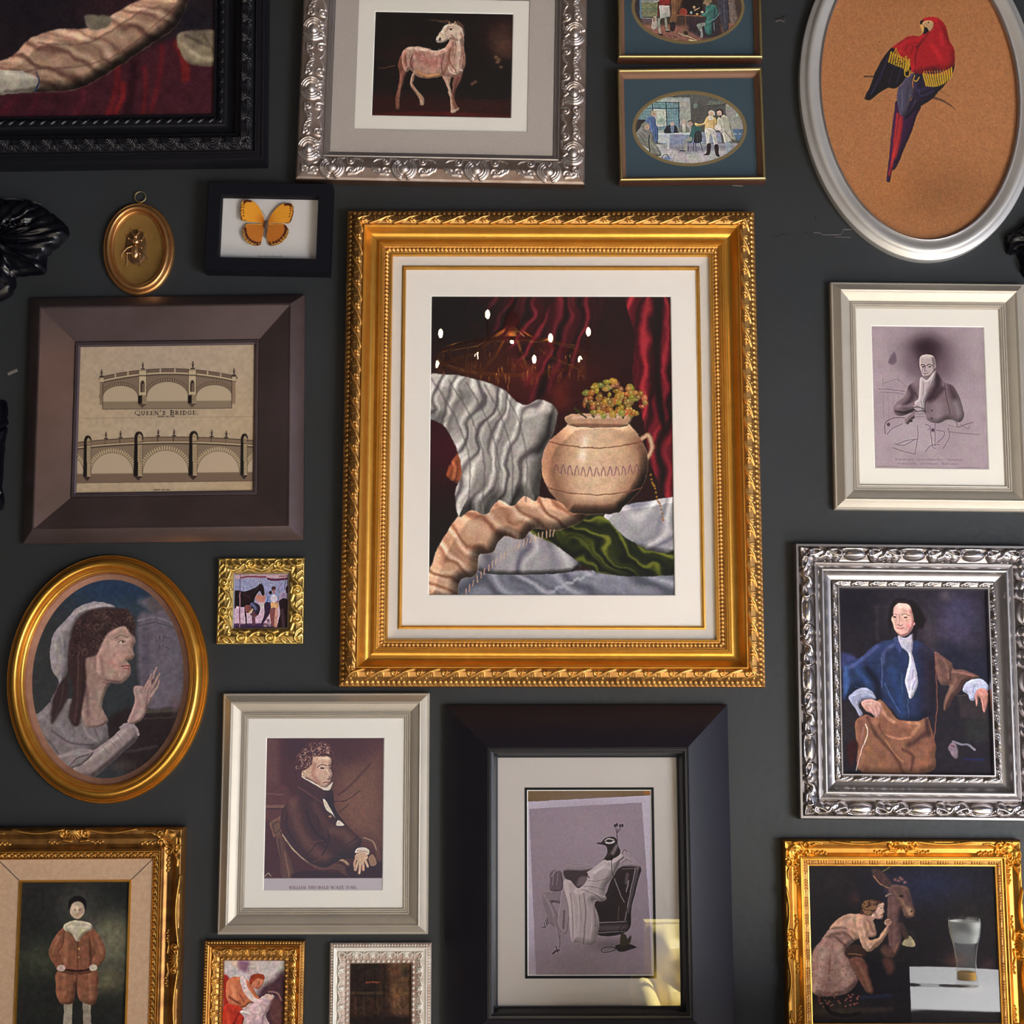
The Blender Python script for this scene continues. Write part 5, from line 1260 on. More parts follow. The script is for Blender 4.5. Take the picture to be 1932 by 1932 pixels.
def art_bluecoat():
    c = Canvas(1580, 1108, 1878, 1465, (30, 26, 34), 1.3).T(1580, 1100, 5.22)
    c.blob(1180, 420, 260, 330, (66, 60, 84), .9); c.blob(1250, 250, 160, 140, (58, 54, 82), .7); c.blob(1080, 130, 60, 50, (90, 84, 86), .6); c.blob(900, 520, 90, 200, (58, 50, 58), .8); c.blob(150, 1400, 150, 200, (36, 32, 36), .9); c.blob(200, 250, 220, 200, (22, 20, 30), .9)
    c.line([(400, 250), (400, 560)], 36, (44, 38, 46), .6, False, soft=8); c.line([(380, 245), (520, 245)], 14, (48, 42, 48), .6, False, soft=5)
    c.poly([(1050, 620), (1120, 580), (1250, 640), (1400, 700), (1500, 700), (1500, 1000), (1200, 900), (1000, 800)], (30, 30, 46), 16)
    c.blob(1370, 420, 60, 90, (44, 42, 58), .7); c.poly([(50, 720), (120, 720), (200, 770), (100, 860), (50, 860)], (52, 58, 100), 5)
    c.poly([(1190, 1110), (1480, 1090), (1480, 1350), (1220, 1330)], (44, 38, 42), 4, False); c.poly([(1250, 1340), (1490, 1340), (1490, 1560), (1270, 1560)], (36, 36, 38), 6, False); c.line([(1190, 1112), (1480, 1095)], 8, (70, 62, 64), .8, False)
    # mantle behind right arm
    c.shape([(960, 690), (1040, 720), (1130, 790), (1160, 850), (1260, 860), (1380, 905), (1400, 940), (1290, 960), (1220, 1060), (1150, 1130), (1080, 1250), (1050, 1240), (1070, 1120), (1110, 1020), (1020, 1000), (980, 860)], (92, 66, 60), [([(1060, 760), (1090, 840), (1100, 940)], 24, (116, 84, 74)), ([(1140, 880), (1240, 890), (1350, 920)], 24, (128, 86, 80)), ([(1180, 960), (1120, 1060), (1080, 1180)], 26, (112, 80, 70)), ([(1130, 850), (1120, 960)], 16, (52, 38, 40)), ([(1240, 960), (1180, 1060)], 12, (66, 46, 46))], 1.5)
    # coat
    coat = [(600, 540), (540, 570), (420, 600), (330, 660), (240, 750), (130, 790), (70, 850), (60, 1150), (110, 1150), (200, 1060), (300, 1080), (385, 1150), (400, 1160), (460, 1180), (560, 1280), (640, 1360), (760, 1370), (880, 1330), (960, 1280), (985, 1000), (975, 800), (960, 690), (860, 610), (760, 570), (720, 620)]
    c.shape(coat, (34, 45, 76), [([(560, 620), (470, 700), (460, 800)], 40, (66, 72, 112)), ([(400, 640), (260, 760), (130, 850)], 40, (64, 72, 118)), ([(90, 860), (90, 1080)], 60, (52, 80, 126)), ([(200, 880), (280, 960), (330, 1060)], 60, (42, 66, 112)), ([(300, 860), (400, 1000), (400, 1140)], 70, (14, 16, 28)), ([(440, 760), (450, 900), (440, 1040)], 14, (70, 84, 128)), ([(540, 860), (600, 1080), (640, 1280)], 70, (36, 56, 100)),
        ([(470, 1000), (540, 1150), (620, 1280)], 14, (56, 84, 134)), ([(840, 700), (860, 900), (860, 1260)], 130, (28, 30, 54)), ([(930, 800), (940, 1100)], 60, (30, 26, 40)), ([(700, 1150), (705, 1340)], 7, (66, 90, 130)), ([(640, 900), (650, 1100)], 12, (52, 72, 116)), ([(260, 800), (400, 800)], 20, (30, 36, 64)), ([(900, 660), (925, 900), (915, 1280)], 150, (38, 30, 42)), ([(975, 720), (985, 1240)], 30, (64, 44, 44)), ([(180, 1040), (280, 1060)], 10, (70, 100, 150))], 1)
    c.shape([(560, 560), (600, 545), (650, 620), (650, 680), (620, 705), (590, 650)], (54, 66, 108), [([(600, 580), (630, 680)], 8, (80, 92, 138))])
    c.line([(970, 700), (985, 1000), (985, 1250), (950, 1560)], 8, (120, 76, 66), .8)
    # lower mantle
    c.shape([(400, 1170), (450, 1180), (520, 1260), (600, 1350), (760, 1370), (880, 1330), (900, 1340), (960, 1560), (960, 1680), (900, 1860), (250, 1870), (200, 1640), (175, 1420), (215, 1340), (290, 1310), (370, 1330)], (116, 78, 62), [
        ([(420, 1200), (480, 1320), (560, 1380)], 34, (176, 128, 104)), ([(460, 1500), (600, 1540), (720, 1520)], 22, (170, 118, 96)), ([(740, 1490), (810, 1400), (700, 1380)], 36, (160, 112, 88)), ([(300, 1340), (380, 1500), (560, 1700), (640, 1860)], 34, (70, 44, 38)), ([(420, 1350), (420, 1450), (480, 1520)], 20, (92, 58, 46)), ([(270, 1480), (320, 1660), (440, 1850)], 60, (126, 88, 62)),
        ([(700, 1600), (800, 1540), (880, 1480)], 60, (62, 38, 38)), ([(760, 1840), (880, 1740), (950, 1600)], 60, (134, 86, 64)), ([(640, 1640), (740, 1700), (720, 1840)], 30, (70, 42, 40)), ([(230, 1380), (240, 1560)], 50, (100, 64, 54)), ([(480, 1560), (560, 1680), (640, 1760)], 16, (146, 104, 78)), ([(880, 1350), (900, 1500)], 40, (52, 34, 38))], 1)
    c.poly([(90, 1620), (160, 1560), (200, 1620), (150, 1780), (110, 1790)], (46, 18, 22), 5); c.line([(280, 1400), (300, 1500), (240, 1640), (180, 1850)], 9, (236, 214, 200), .9, w2=4); c.line([(260, 1430), (240, 1560)], 20, (150, 110, 110), .5, soft=5)
    # cravat
    c.shape([(605, 530), (680, 550), (760, 505), (762, 560), (745, 680), (760, 760), (790, 880), (800, 1010), (770, 1080), (725, 1148), (700, 1080), (675, 980), (690, 900), (715, 800), (710, 700), (640, 640)], (178, 176, 196), [([(640, 580), (740, 580)], 24, (206, 204, 216)), ([(730, 700), (720, 840), (700, 960)], 14, (206, 206, 220)), ([(760, 860), (740, 960)], 12, (128, 122, 152)), ([(740, 1000), (720, 1100)], 10, (220, 220, 232)), ([(780, 960), (740, 1060)], 10, (120, 114, 144)), ([(660, 620), (710, 660)], 8, (140, 136, 160))], .8)
    # cuffs and hands
    c.shape([(110, 1150), (150, 1100), (220, 1055), (290, 1050), (350, 1090), (385, 1150), (340, 1160), (260, 1160), (210, 1220), (250, 1300), (220, 1320), (180, 1250)], (150, 152, 180), [([(140, 1130), (260, 1090), (350, 1130)], 12, (190, 192, 212)), ([(190, 1180), (200, 1270)], 12, (180, 182, 204)), ([(230, 1110), (240, 1150)], 8, (110, 112, 146)), ([(300, 1090), (300, 1140)], 6, (110, 112, 146))], .8)
    c.shape([(235, 1190), (300, 1160), (380, 1170), (430, 1200), (440, 1250), (410, 1330), (370, 1320), (330, 1290), (280, 1270)], (184, 140, 132), [([(280, 1200), (380, 1200)], 22, (208, 168, 156)), ([(340, 1240), (370, 1310)], 7, (120, 84, 84)), ([(380, 1230), (405, 1310)], 7, (120, 84, 84)), ([(410, 1220), (430, 1260)], 6, (120, 84, 84))], .8)
    c.shape([(1240, 1060), (1270, 990), (1340, 950), (1430, 950), (1490, 1000), (1490, 1060), (1400, 1060), (1360, 1150), (1310, 1150), (1290, 1100)], (166, 172, 200), [([(1280, 1020), (1380, 980), (1460, 990)], 14, (196, 200, 220)), ([(1320, 1040), (1330, 1130)], 12, (190, 194, 214)), ([(1360, 1010), (1340, 1080)], 8, (116, 120, 156)), ([(1260, 1060), (1290, 1080)], 6, (116, 120, 156))], .8)
    c.shape([(1365, 1100), (1400, 1040), (1470, 1050), (1495, 1100), (1485, 1190), (1455, 1270), (1440, 1260), (1430, 1170), (1400, 1120), (1385, 1210), (1372, 1200)], (176, 120, 112), [([(1410, 1070), (1450, 1120)], 20, (200, 146, 134)), ([(1450, 1150), (1450, 1240)], 8, (130, 82, 80)), ([(1380, 1120), (1380, 1190)], 6, (206, 156, 142))], .8)
    # dog
    c.line([(1140, 1560), (1220, 1590), (1290, 1590), (1350, 1640)], 20, (126, 120, 136), .9, soft=4); c.shape([(1090, 1620), (1140, 1570), (1180, 1620), (1185, 1720), (1150, 1720), (1110, 1660)], (120, 104, 116), [([(1120, 1600), (1150, 1610)], 16, (84, 52, 56))], 2); c.line([(1250, 1730), (1440, 1730)], 20, (26, 30, 70), .9, soft=6)
    c.blob(660, 300, 230, 190, (52, 46, 54), .8)
    c.poly([(520, 430), (530, 260), (570, 190), (650, 160), (740, 180), (810, 230), (860, 320), (885, 380), (850, 450), (800, 465), (780, 560), (755, 560), (740, 400), (600, 300), (545, 460)], (22, 14, 20), 4)
    c.shape([(548, 300), (560, 230), (620, 200), (700, 205), (748, 240), (765, 310), (765, 400), (750, 470), (700, 520), (650, 535), (610, 510), (575, 460), (552, 390)], (202, 158, 148), [([(600, 240), (700, 240)], 50, (226, 190, 176)), ([(740, 280), (752, 400), (720, 490)], 28, (160, 106, 104)), ([(600, 500), (650, 522), (700, 505)], 12, (150, 96, 96)), ([(700, 420), (720, 440)], 30, (206, 130, 122)), ([(580, 400), (600, 460)], 16, (190, 130, 124)), ([(610, 340), (612, 410)], 12, (224, 184, 168))], 1)
    c.line([(548, 330), (556, 250), (600, 203), (660, 192), (720, 204), (762, 260), (776, 350), (780, 430)], 30, (24, 15, 20), 1, soft=5); c.line([(600, 196), (680, 182), (750, 220)], 10, (52, 38, 42), .6, soft=4)
    c.line([(555, 325), (575, 315), (600, 325)], 7, (96, 58, 58)); c.line([(650, 325), (685, 312), (725, 328)], 7, (96, 58, 58)); c.ell(578, 347, 18, 8, (50, 30, 34)); c.ell(685, 347, 20, 8, (50, 30, 34)); c.line([(625, 330), (618, 400), (612, 420)], 6, (170, 116, 110)); c.line([(608, 422), (635, 432), (652, 420)], 7, (110, 60, 62)); c.line([(604, 452), (636, 457), (664, 451)], 9, (156, 66, 74)); c.line([(618, 468), (650, 468)], 4, (176, 122, 116)); c.ell(768, 410, 10, 14, (184, 126, 120))
    c.paint(.9, .11, 9, .9)
    return c.mottle(.10, 8, 5).grain(4)

def art_groom():
    c = Canvas(436, 1079, 548, 1190, (140, 142, 176), 2.4).T(400, 1040, 10.17)
    c.poly([(380, 420), (1480, 420), (1480, 510), (1050, 520), (900, 500), (380, 530)], (180, 150, 160), 3, False); c.line([(540, 500), (700, 480), (1020, 490)], 36, (120, 66, 84)); c.line([(1060, 520), (1200, 545), (1440, 520)], 44, (92, 40, 64)); c.line([(1290, 480), (1460, 470)], 24, (130, 84, 96))
    c.poly([(800, 840), (1040, 880), (1040, 1010), (900, 1000)], (184, 120, 106), 8); c.poly([(380, 1000), (1000, 980), (1480, 1060), (1480, 1420), (380, 1420)], (196, 168, 190), 6, False); c.ell(960, 1050, 50, 50, (186, 180, 176), 1, 0, 3)
    c.poly([(380, 1400), (900, 1390), (1480, 1420), (1480, 1500), (380, 1500)], (64, 44, 76), 4, False)
    H = (34, 22, 26)
    c.shape([(400, 765), (600, 770), (760, 720), (880, 650), (900, 610), (925, 630), (945, 605), (960, 640), (985, 700), (1000, 820), (985, 855), (950, 850), (920, 780), (890, 770), (820, 870), (790, 960), (780, 1020), (660, 1050), (560, 1080), (430, 1060), (400, 1100)], H, [([(600, 830), (720, 900)], 50, (50, 34, 44)), ([(880, 680), (800, 800)], 24, (54, 38, 46)), ([(430, 800), (450, 1000)], 30, (20, 14, 18))], 1)
    c.line([(620, 1040), (620, 1180), (640, 1420)], 44, H, w2=26); c.line([(420, 980), (410, 1080)], 50, H)
    c.shape([(620, 1040), (700, 1040), (740, 1080), (720, 1180), (640, 1180), (600, 1110)], (110, 66, 66), [([(650, 1060), (640, 1150)], 16, (150, 96, 86))])
    c.shape([(710, 1010), (780, 980), (860, 1010), (915, 1090), (880, 1230), (800, 1240), (760, 1150)], (40, 34, 50), [([(740, 1020), (800, 1060), (820, 1110)], 60, (110, 120, 160))]); c.line([(780, 1180), (790, 1400)], 70, (92, 60, 76)); c.line([(700, 1190), (760, 1120)], 30, (190, 170, 120)); c.line([(740, 1220), (830, 1240)], 50, (90, 56, 60))
    c.shape([(1020, 990), (1040, 860), (1110, 800), (1210, 780), (1280, 850), (1300, 920), (1260, 990)], (130, 138, 178), [([(1060, 870), (1060, 960)], 30, (84, 90, 130))]); c.ell(1190, 910, 70, 76, (206, 196, 214)); c.ell(1178, 720, 42, 50, (70, 36, 44)); c.poly([(1080, 790), (1130, 760), (1150, 820), (1100, 830)], (40, 26, 36)); c.line([(1180, 760), (1190, 800)], 44, (150, 96, 96))
    c.poly([(1000, 1000), (1120, 1000), (1110, 1180), (1020, 1330), (960, 1420), (940, 1380), (1000, 1200)], (50, 34, 56)); c.poly([(1130, 990), (1270, 1000), (1260, 1120), (1150, 1130)], (206, 160, 116)); c.poly([(1110, 1120), (1260, 1120), (1210, 1420), (1140, 1420)], (120, 70, 72)); c.poly([(1215, 1130), (1260, 1130), (1250, 1480), (1200, 1480)], (190, 140, 126)); c.line([(1260, 980), (1340, 940)], 24, (166, 100, 96))
    c.shape([(1290, 880), (1350, 780), (1440, 780), (1460, 900), (1440, 960), (1320, 970)], (150, 130, 160), [([(1380, 820), (1370, 930)], 20, (120, 100, 130))]); c.poly([(1290, 960), (1460, 950), (1460, 1480), (1260, 1480), (1310, 1200)], (36, 24, 28)); c.poly([(1420, 700), (1460, 660), (1460, 800), (1430, 800)], (60, 30, 40)); c.line([(1350, 1140), (1380, 1460)], 60, (70, 50, 56), .8)
    c.line([(515, 430), (510, 800)], 16, (86, 60, 96), 1, False); c.line([(510, 790), (505, 1470)], 20, (150, 110, 130), .9, False); c.line([(500, 1080), (510, 1390)], 22, (120, 60, 100), .8, False)
    c.line([(1390, 540), (1240, 790)], 7, (96, 84, 110)); c.line([(1410, 520), (1400, 730)], 14, (80, 60, 80)); c.line([(1050, 1330), (1110, 1440)], 44, (150, 130, 140), .8); c.blob(1080, 1340, 26, 30, (60, 40, 60), .8); c.blob(1020, 1440, 40, 26, (180, 150, 140), .8)
    c.paint(.5, .10, 10, .8)
    return c.mottle(.10, 3, 5).grain(4)

def art_veil():
    c = Canvas(38, 1095, 352, 1475, (52, 56, 62), 1.3).T(0, 1030, 3.22)
    c.blob(640, 300, 400, 120, (38, 58, 90), .95); c.blob(250, 900, 160, 400, (58, 58, 60), .7); c.blob(700, 420, 160, 60, (60, 80, 100), .5)
    c.poly([(800, 380), (860, 355), (960, 350), (990, 400), (980, 440), (1040, 470), (1100, 520), (1100, 1000), (900, 1010), (830, 900), (800, 480), (880, 440)], (106, 98, 112), 6)
    c.line([(800, 490), (920, 470), (1040, 520)], 12, (132, 122, 132), .8, soft=3); c.line([(810, 520), (920, 500), (1050, 545)], 6, (72, 66, 80), .8); c.poly([(860, 360), (970, 360), (960, 420), (880, 440)], (92, 84, 92), 4); c.line([(850, 540), (870, 900)], 40, (84, 78, 94), .6, soft=12)
    for a, b in (((915, 580), (918, 610)), ((930, 610), (938, 580)), ((938, 580), (946, 612)), ((960, 612), (964, 578)), ((964, 578), (978, 592)), ((985, 590), (1000, 590)), ((940, 635), (944, 655)), ((955, 635), (968, 640)), ((972, 650), (985, 640)), ((985, 640), (1000, 655))): c.line([a, b], 5, (74, 66, 78), .9)
    c.poly([(640, 1080), (760, 1000), (900, 1010), (1100, 1010), (1080, 1200), (960, 1330), (820, 1380), (700, 1300)], (44, 34, 38), 6)
    c.line([(870, 1020), (1060, 1010)], 20, (84, 80, 70), .7, soft=6); c.line([(860, 1060), (1050, 1050)], 8, (70, 64, 60), .7); c.line([(760, 1250), (940, 1220)], 18, (80, 74, 80), .5, soft=6); c.blob(740, 1330, 80, 40, (72, 62, 64), .9); c.blob(1050, 980, 30, 60, (110, 88, 96), .7)
    # robe
    c.shape([(170, 1090), (240, 1010), (300, 960), (470, 950), (520, 1060), (600, 1060), (640, 1110), (640, 1200), (560, 1240), (560, 1260), (420, 1350), (300, 1290)], (132, 122, 128), [([(230, 1050), (330, 1100), (420, 1180)], 30, (150, 142, 148)), ([(300, 1130), (420, 1200), (560, 1210)], 10, (92, 82, 90)), ([(480, 1060), (520, 1150), (590, 1200)], 14, (160, 148, 146)), ([(540, 1080), (580, 1160)], 10, (110, 96, 98)), ([(200, 1110), (300, 1200), (360, 1280)], 12, (98, 90, 96)), ([(400, 1050), (440, 1140)], 12, (104, 96, 100))], 1.5)
    # arm
    c.shape([(440, 1330), (520, 1270), (620, 1200), (700, 1140), (750, 1090), (800, 1090), (830, 1140), (810, 1190), (720, 1270), (640, 1340), (560, 1400), (470, 1390)], (150, 134, 136), [([(500, 1320), (620, 1240), (740, 1130)], 30, (176, 160, 158)), ([(560, 1380), (680, 1290), (800, 1180)], 22, (108, 94, 100)), ([(700, 1150), (740, 1190)], 5, (110, 96, 104)), ([(660, 1190), (700, 1230)], 5, (112, 98, 104)), ([(620, 1220), (650, 1260)], 5, (112, 98, 104))], 1.2)
    c.shape([(290, 1290), (400, 1250), (480, 1230), (560, 1250), (500, 1320), (430, 1350), (440, 1400), (380, 1380), (300, 1320)], (140, 130, 134), [([(320, 1290), (440, 1260), (530, 1260)], 18, (166, 156, 158)), ([(400, 1350), (460, 1290), (530, 1265)], 8, (90, 70, 80))], 1.2)
    c.line([(720, 1110), (760, 1090), (810, 1110), (830, 1150)], 16, (166, 150, 156))
    # neck
    c.shape([(490, 760), (600, 800), (640, 850), (620, 900), (600, 990), (640, 1080), (520, 1110), (470, 1000), (480, 880)], (166, 136, 130), [([(500, 860), (520, 1040)], 24, (126, 100, 98)), ([(580, 860), (590, 1000)], 36, (182, 154, 144)), ([(520, 820), (640, 860)], 16, (120, 92, 92))], 1.5)
    # veil
    c.shape([(380, 460), (430, 410), (520, 378), (600, 385), (660, 410), (560, 440), (460, 470), (420, 540), (400, 620), (390, 760), (350, 880), (330, 1000), (290, 960), (330, 850), (300, 800), (275, 740), (270, 640), (290, 560)], (150, 142, 150), [([(400, 450), (520, 410), (620, 400)], 22, (174, 164, 168)), ([(300, 620), (330, 720), (310, 800)], 20, (170, 160, 158)), ([(360, 560), (360, 700)], 20, (120, 114, 122)), ([(420, 480), (540, 430)], 6, (110, 100, 108)), ([(330, 560), (350, 640)], 8, (180, 172, 168))], 1.2)
    c.poly([(470, 690), (560, 620), (620, 640), (620, 840), (500, 860)], (162, 130, 124), 4)
    # face in profile, looking up to the right
    c.shape([(590, 590), (640, 545), (720, 520), (770, 560), (790, 610), (778, 650), (790, 690), (775, 715), (745, 720), (765, 750), (770, 780), (760, 815), (720, 850), (660, 855), (600, 830), (560, 780), (560, 680)], (182, 148, 140), [([(640, 620), (700, 700), (640, 800)], 50, (196, 164, 154)), ([(700, 580), (740, 600)], 24, (204, 174, 162)), ([(620, 840), (700, 848)], 16, (136, 104, 104)), ([(750, 640), (782, 690)], 10, (210, 180, 168)), ([(580, 700), (600, 800)], 22, (150, 116, 112)), ([(650, 740), (690, 760)], 30, (196, 142, 134))], 1.2)
    c.line([(664, 592), (700, 574), (744, 588)], 5, (110, 80, 74), .8); c.ell(706, 618, 16, 7, (204, 188, 180)); c.ell(714, 614, 7, 7, (74, 62, 58)); c.line([(684, 616), (704, 605), (730, 612)], 5, (90, 60, 56)); c.line([(712, 757), (742, 751), (768, 753)], 8, (150, 62, 68)); c.line([(726, 768), (760, 770)], 8, (180, 92, 94)); c.line([(752, 710), (772, 714)], 5, (120, 80, 78)); c.blob(690, 700, 50, 40, (200, 146, 136), .5)
    # hair
    hair = [(400, 540), (430, 480), (500, 430), (600, 415), (700, 420), (740, 425), (770, 470), (790, 530), (780, 580), (720, 520), (650, 540), (600, 590), (560, 680), (520, 700), (490, 720), (500, 860), (480, 1000), (470, 1090), (430, 1100), (400, 1040), (420, 900), (390, 800), (380, 680)]
    c.poly(hair, (62, 44, 46), 3); c.clip(hair, soft=3); c.curls((400, 420, 790, 720), 90, (98, 74, 70), 9, 16, 3, .5); c.curls((400, 420, 790, 720), 60, (40, 28, 32), 8, 16, 4, .6); c.line([(440, 700), (450, 900), (440, 1080)], 12, (92, 68, 66), .6, soft=4); c.line([(480, 720), (480, 900), (460, 1060)], 6, (40, 28, 32), .7); c.noclip()
    c.poly([(330, 860), (380, 820), (390, 940), (330, 1050), (300, 1090), (290, 1040), (300, 940)], (60, 44, 48), 4); c.line([(360, 860), (350, 960), (310, 1060)], 6, (90, 70, 70), .6)
    # raised hand
    c.shape([(790, 880), (830, 870), (870, 880), (900, 860), (910, 940), (880, 1000), (850, 1060), (800, 1090), (760, 1080), (780, 1020), (800, 960)], (170, 140, 138), [([(820, 900), (850, 980), (810, 1060)], 24, (190, 162, 154)), ([(880, 920), (870, 1000)], 14, (130, 100, 102))], 1)
    for p in ([(865, 900), (900, 830), (925, 760)], [(885, 910), (920, 850), (948, 795)], [(895, 930), (930, 880), (945, 840)], [(850, 900), (880, 840), (895, 800)]): c.line(p, 24, (150, 118, 120), 1, w2=9); c.line(p, 15, (180, 150, 144), .9, w2=5)
    c.blob(905, 840, 8, 16, (70, 40, 44), .6)
    c.paint(.9, .09, 11, .9)
    return c.mottle(.09, 6, 5).grain(4)

def art_peacock():
    c = Canvas(988, 1484, 1242, 1850, (138, 124, 136), 1.7).T(980, 1470, 4.955)
    c.poly([(60, 60), (1260, 60), (1260, 155), (1230, 155), (70, 218)], (104, 82, 58), 1, False); c.poly([(1165, 100), (1240, 100), (1240, 145), (1168, 148)], (140, 84, 44), 2, False)
    c.poly([(75, 216), (1225, 152), (1290, 1840), (70, 1850)], (176, 166, 186), .8, False)
    c.poly([(90, 284), (1145, 220), (1222, 1380), (1235, 1850), (160, 1850)], (136, 120, 134), 1.5, False)
    c.blob(600, 500, 380, 300, (144, 128, 142), .7); c.blob(500, 1720, 500, 160, (116, 102, 112), .8); c.blob(850, 1560, 200, 60, (86, 74, 80), .7); c.blob(250, 1500, 130, 200, (130, 116, 130), .5)
    # chair
    c.poly([(425, 860), (600, 860), (700, 850), (760, 1000), (600, 1080), (520, 1010), (430, 930)], (58, 46, 52), 3); c.poly([(560, 930), (640, 920), (630, 980), (540, 1010)], (100, 86, 96), 4)
    c.shape([(950, 828), (1130, 828), (1110, 960), (1050, 1200), (1010, 1430), (720, 1455), (700, 1180), (790, 1120), (860, 950)], (34, 24, 28), [([(1110, 840), (1060, 1050), (1010, 1250)], 30, (110, 96, 108)), ([(1085, 845), (1040, 1050), (985, 1330)], 7, (160, 146, 156)), ([(740, 1350), (1000, 1340)], 9, (140, 126, 138)), ([(730, 1400), (1000, 1395)], 60, (84, 72, 80)), ([(720, 1445), (1000, 1430)], 8, (150, 136, 146)), ([(1010, 900), (1000, 980)], 30, (92, 78, 90)), ([(960, 850), (1080, 845)], 8, (90, 76, 84)), ([(1020, 960), (1000, 1060)], 12, (150, 134, 146)), ([(930, 1200), (920, 1320)], 10, (80, 70, 60))], 1)
    # legs and far arm
    c.shape([(200, 1060), (300, 1045), (400, 1040), (400, 1170), (310, 1165), (350, 1250), (400, 1420), (390, 1560), (360, 1560), (330, 1400), (260, 1330), (200, 1160)], (122, 108, 118), [([(230, 1090), (300, 1220), (370, 1460)], 20, (142, 128, 138)), ([(290, 1150), (380, 1150)], 16, (84, 70, 80)), ([(330, 1300), (380, 1500)], 10, (96, 84, 94))], 1.5)
    c.shape([(400, 1040), (470, 1200), (460, 1360), (440, 1450), (400, 1440), (360, 1330), (380, 1180)], (136, 120, 130), [([(420, 1240), (410, 1400)], 20, (84, 68, 76))], 1.5)
    c.shape([(290, 880), (360, 860), (400, 900), (400, 1040), (290, 1050), (285, 960)], (92, 78, 88), [([(320, 880), (310, 1000)], 10, (130, 116, 124)), ([(360, 890), (350, 1000)], 10, (126, 112, 120))], 1.5); c.line([(300, 920), (340, 870), (380, 860)], 8, (140, 126, 134))
    for p in ([(235, 1350), (245, 1390)], [(250, 1330), (262, 1375)], [(262, 1310), (272, 1360)], [(215, 1395), (250, 1390)]): c.line(p, 8, (50, 38, 46))
    c.line([(315, 1635), (350, 1610), (400, 1600)], 16, (50, 40, 46)); c.line([(340, 1570), (360, 1620)], 8, (50, 40, 46)); c.line([(400, 1440), (400, 1540), (390, 1620)], 30, (130, 116, 126))
    c.shape([(440, 820), (540, 790), (660, 810), (720, 830), (690, 850), (560, 860), (430, 850)], (132, 118, 130), [([(480, 825), (620, 815)], 10, (152, 138, 148))], 1.5)
    # dress
    dress = [(750, 790), (820, 730), (900, 740), (960, 700), (1000, 730), (940, 800), (880, 920), (810, 1010), (800, 1080), (812, 1130), (770, 1150), (690, 1150), (730, 1260), (748, 1360), (730, 1460), (710, 1540), (640, 1560), (560, 1540), (490, 1520), (470, 1400), (460, 1200), (420, 1040), (420, 950), (480, 960), (550, 1030), (620, 970), (640, 900), (630, 880), (680, 850)]
    c.shape(dress, (160, 146, 152), [([(700, 880), (800, 830), (880, 860)], 30, (182, 168, 174)), ([(640, 960), (740, 960), (830, 930)], 7, (112, 98, 106)), ([(600, 1010), (700, 1020), (790, 1040)], 7, (108, 94, 102)), ([(580, 1040), (700, 1080), (770, 1140)], 7, (90, 76, 84)), ([(640, 1050), (740, 1090), (800, 1110)], 6, (190, 176, 182)), ([(520, 1060), (560, 1200), (540, 1520)], 24, (176, 162, 168)), ([(600, 1080), (620, 1240), (600, 1540)], 14, (112, 98, 106)), ([(660, 1120), (680, 1300), (660, 1530)], 16, (172, 158, 164)), ([(700, 1200), (710, 1380)], 12, (120, 106, 114)), ([(480, 1080), (500, 1300), (500, 1500)], 14, (120, 106, 114)), ([(560, 1100), (580, 1340)], 10, (128, 114, 122)), ([(630, 890), (650, 930)], 12, (60, 48, 56)), ([(930, 760), (880, 880)], 10, (120, 106, 114))], 1.2)
    # near arm and shoulder
    c.shape([(940, 690), (1000, 680), (1060, 740), (1120, 800), (1135, 830), (1050, 825), (960, 820), (940, 780), (980, 740)], (140, 124, 136), [([(980, 710), (1060, 790)], 18, (158, 142, 152)), ([(950, 800), (1000, 760), (1050, 780)], 8, (98, 84, 94))], 1.2); c.line([(965, 700), (985, 670), (1005, 690)], 9, (92, 74, 82))
    # bird head and neck
    c.shape([(718, 608), (760, 600), (800, 560), (840, 547), (890, 550), (915, 580), (920, 620), (945, 680), (930, 720), (880, 750), (830, 770), (790, 760), (750, 790), (800, 740), (820, 690), (815, 640), (780, 620)], (36, 26, 30), [([(870, 700), (910, 630)], 34, (130, 116, 124)), ([(830, 730), (850, 680)], 14, (56, 44, 50))], .9)
    c.line([(800, 585), (830, 565), (880, 575)], 8, (170, 158, 164)); c.line([(810, 600), (850, 608), (885, 590)], 14, (180, 168, 174)); c.ell(845, 583, 12, 7, (20, 14, 16)); c.poly([(718, 608), (745, 597), (790, 600), (780, 615)], (50, 36, 40)); c.line([(905, 730), (940, 690)], 10, (24, 16, 20))
    for x, y in ((893, 450), (912, 440), (942, 448), (965, 446)): c.line([(918, 580), (912, 520), (x, y)], 5, (70, 54, 62)); c.poly([(x - 10, y), (x - 6, y - 20), (x + 8, y - 20), (x + 10, y), (x, y + 8)], (44, 32, 38))
    # cord and telephone
    c.ell(855, 745, 24, 24, (26, 18, 22)); c.line([(862, 760), (865, 860), (890, 940), (950, 1100), (1000, 1200), (1000, 1300), (970, 1370), (935, 1410), (950, 1460)], 8, (40, 30, 34)); c.line([(890, 940), (940, 1080), (980, 1160)], 4, (150, 136, 146))
    c.poly([(900, 1560), (940, 1550), (1000, 1540), (1085, 1570), (1085, 1585), (950, 1620), (900, 1590)], (34, 26, 26), 1); c.poly([(945, 1560), (950, 1460), (990, 1460), (1010, 1500), (1040, 1470), (1045, 1500), (1020, 1550)], (44, 38, 26), 2)
    c.line([(765, 1610), (790, 1580), (860, 1575), (900, 1590), (860, 1615), (790, 1625), (765, 1610)], 8, (48, 38, 42))
    c.paint(.5, .05, 12, .9)
    return c.grain(5)

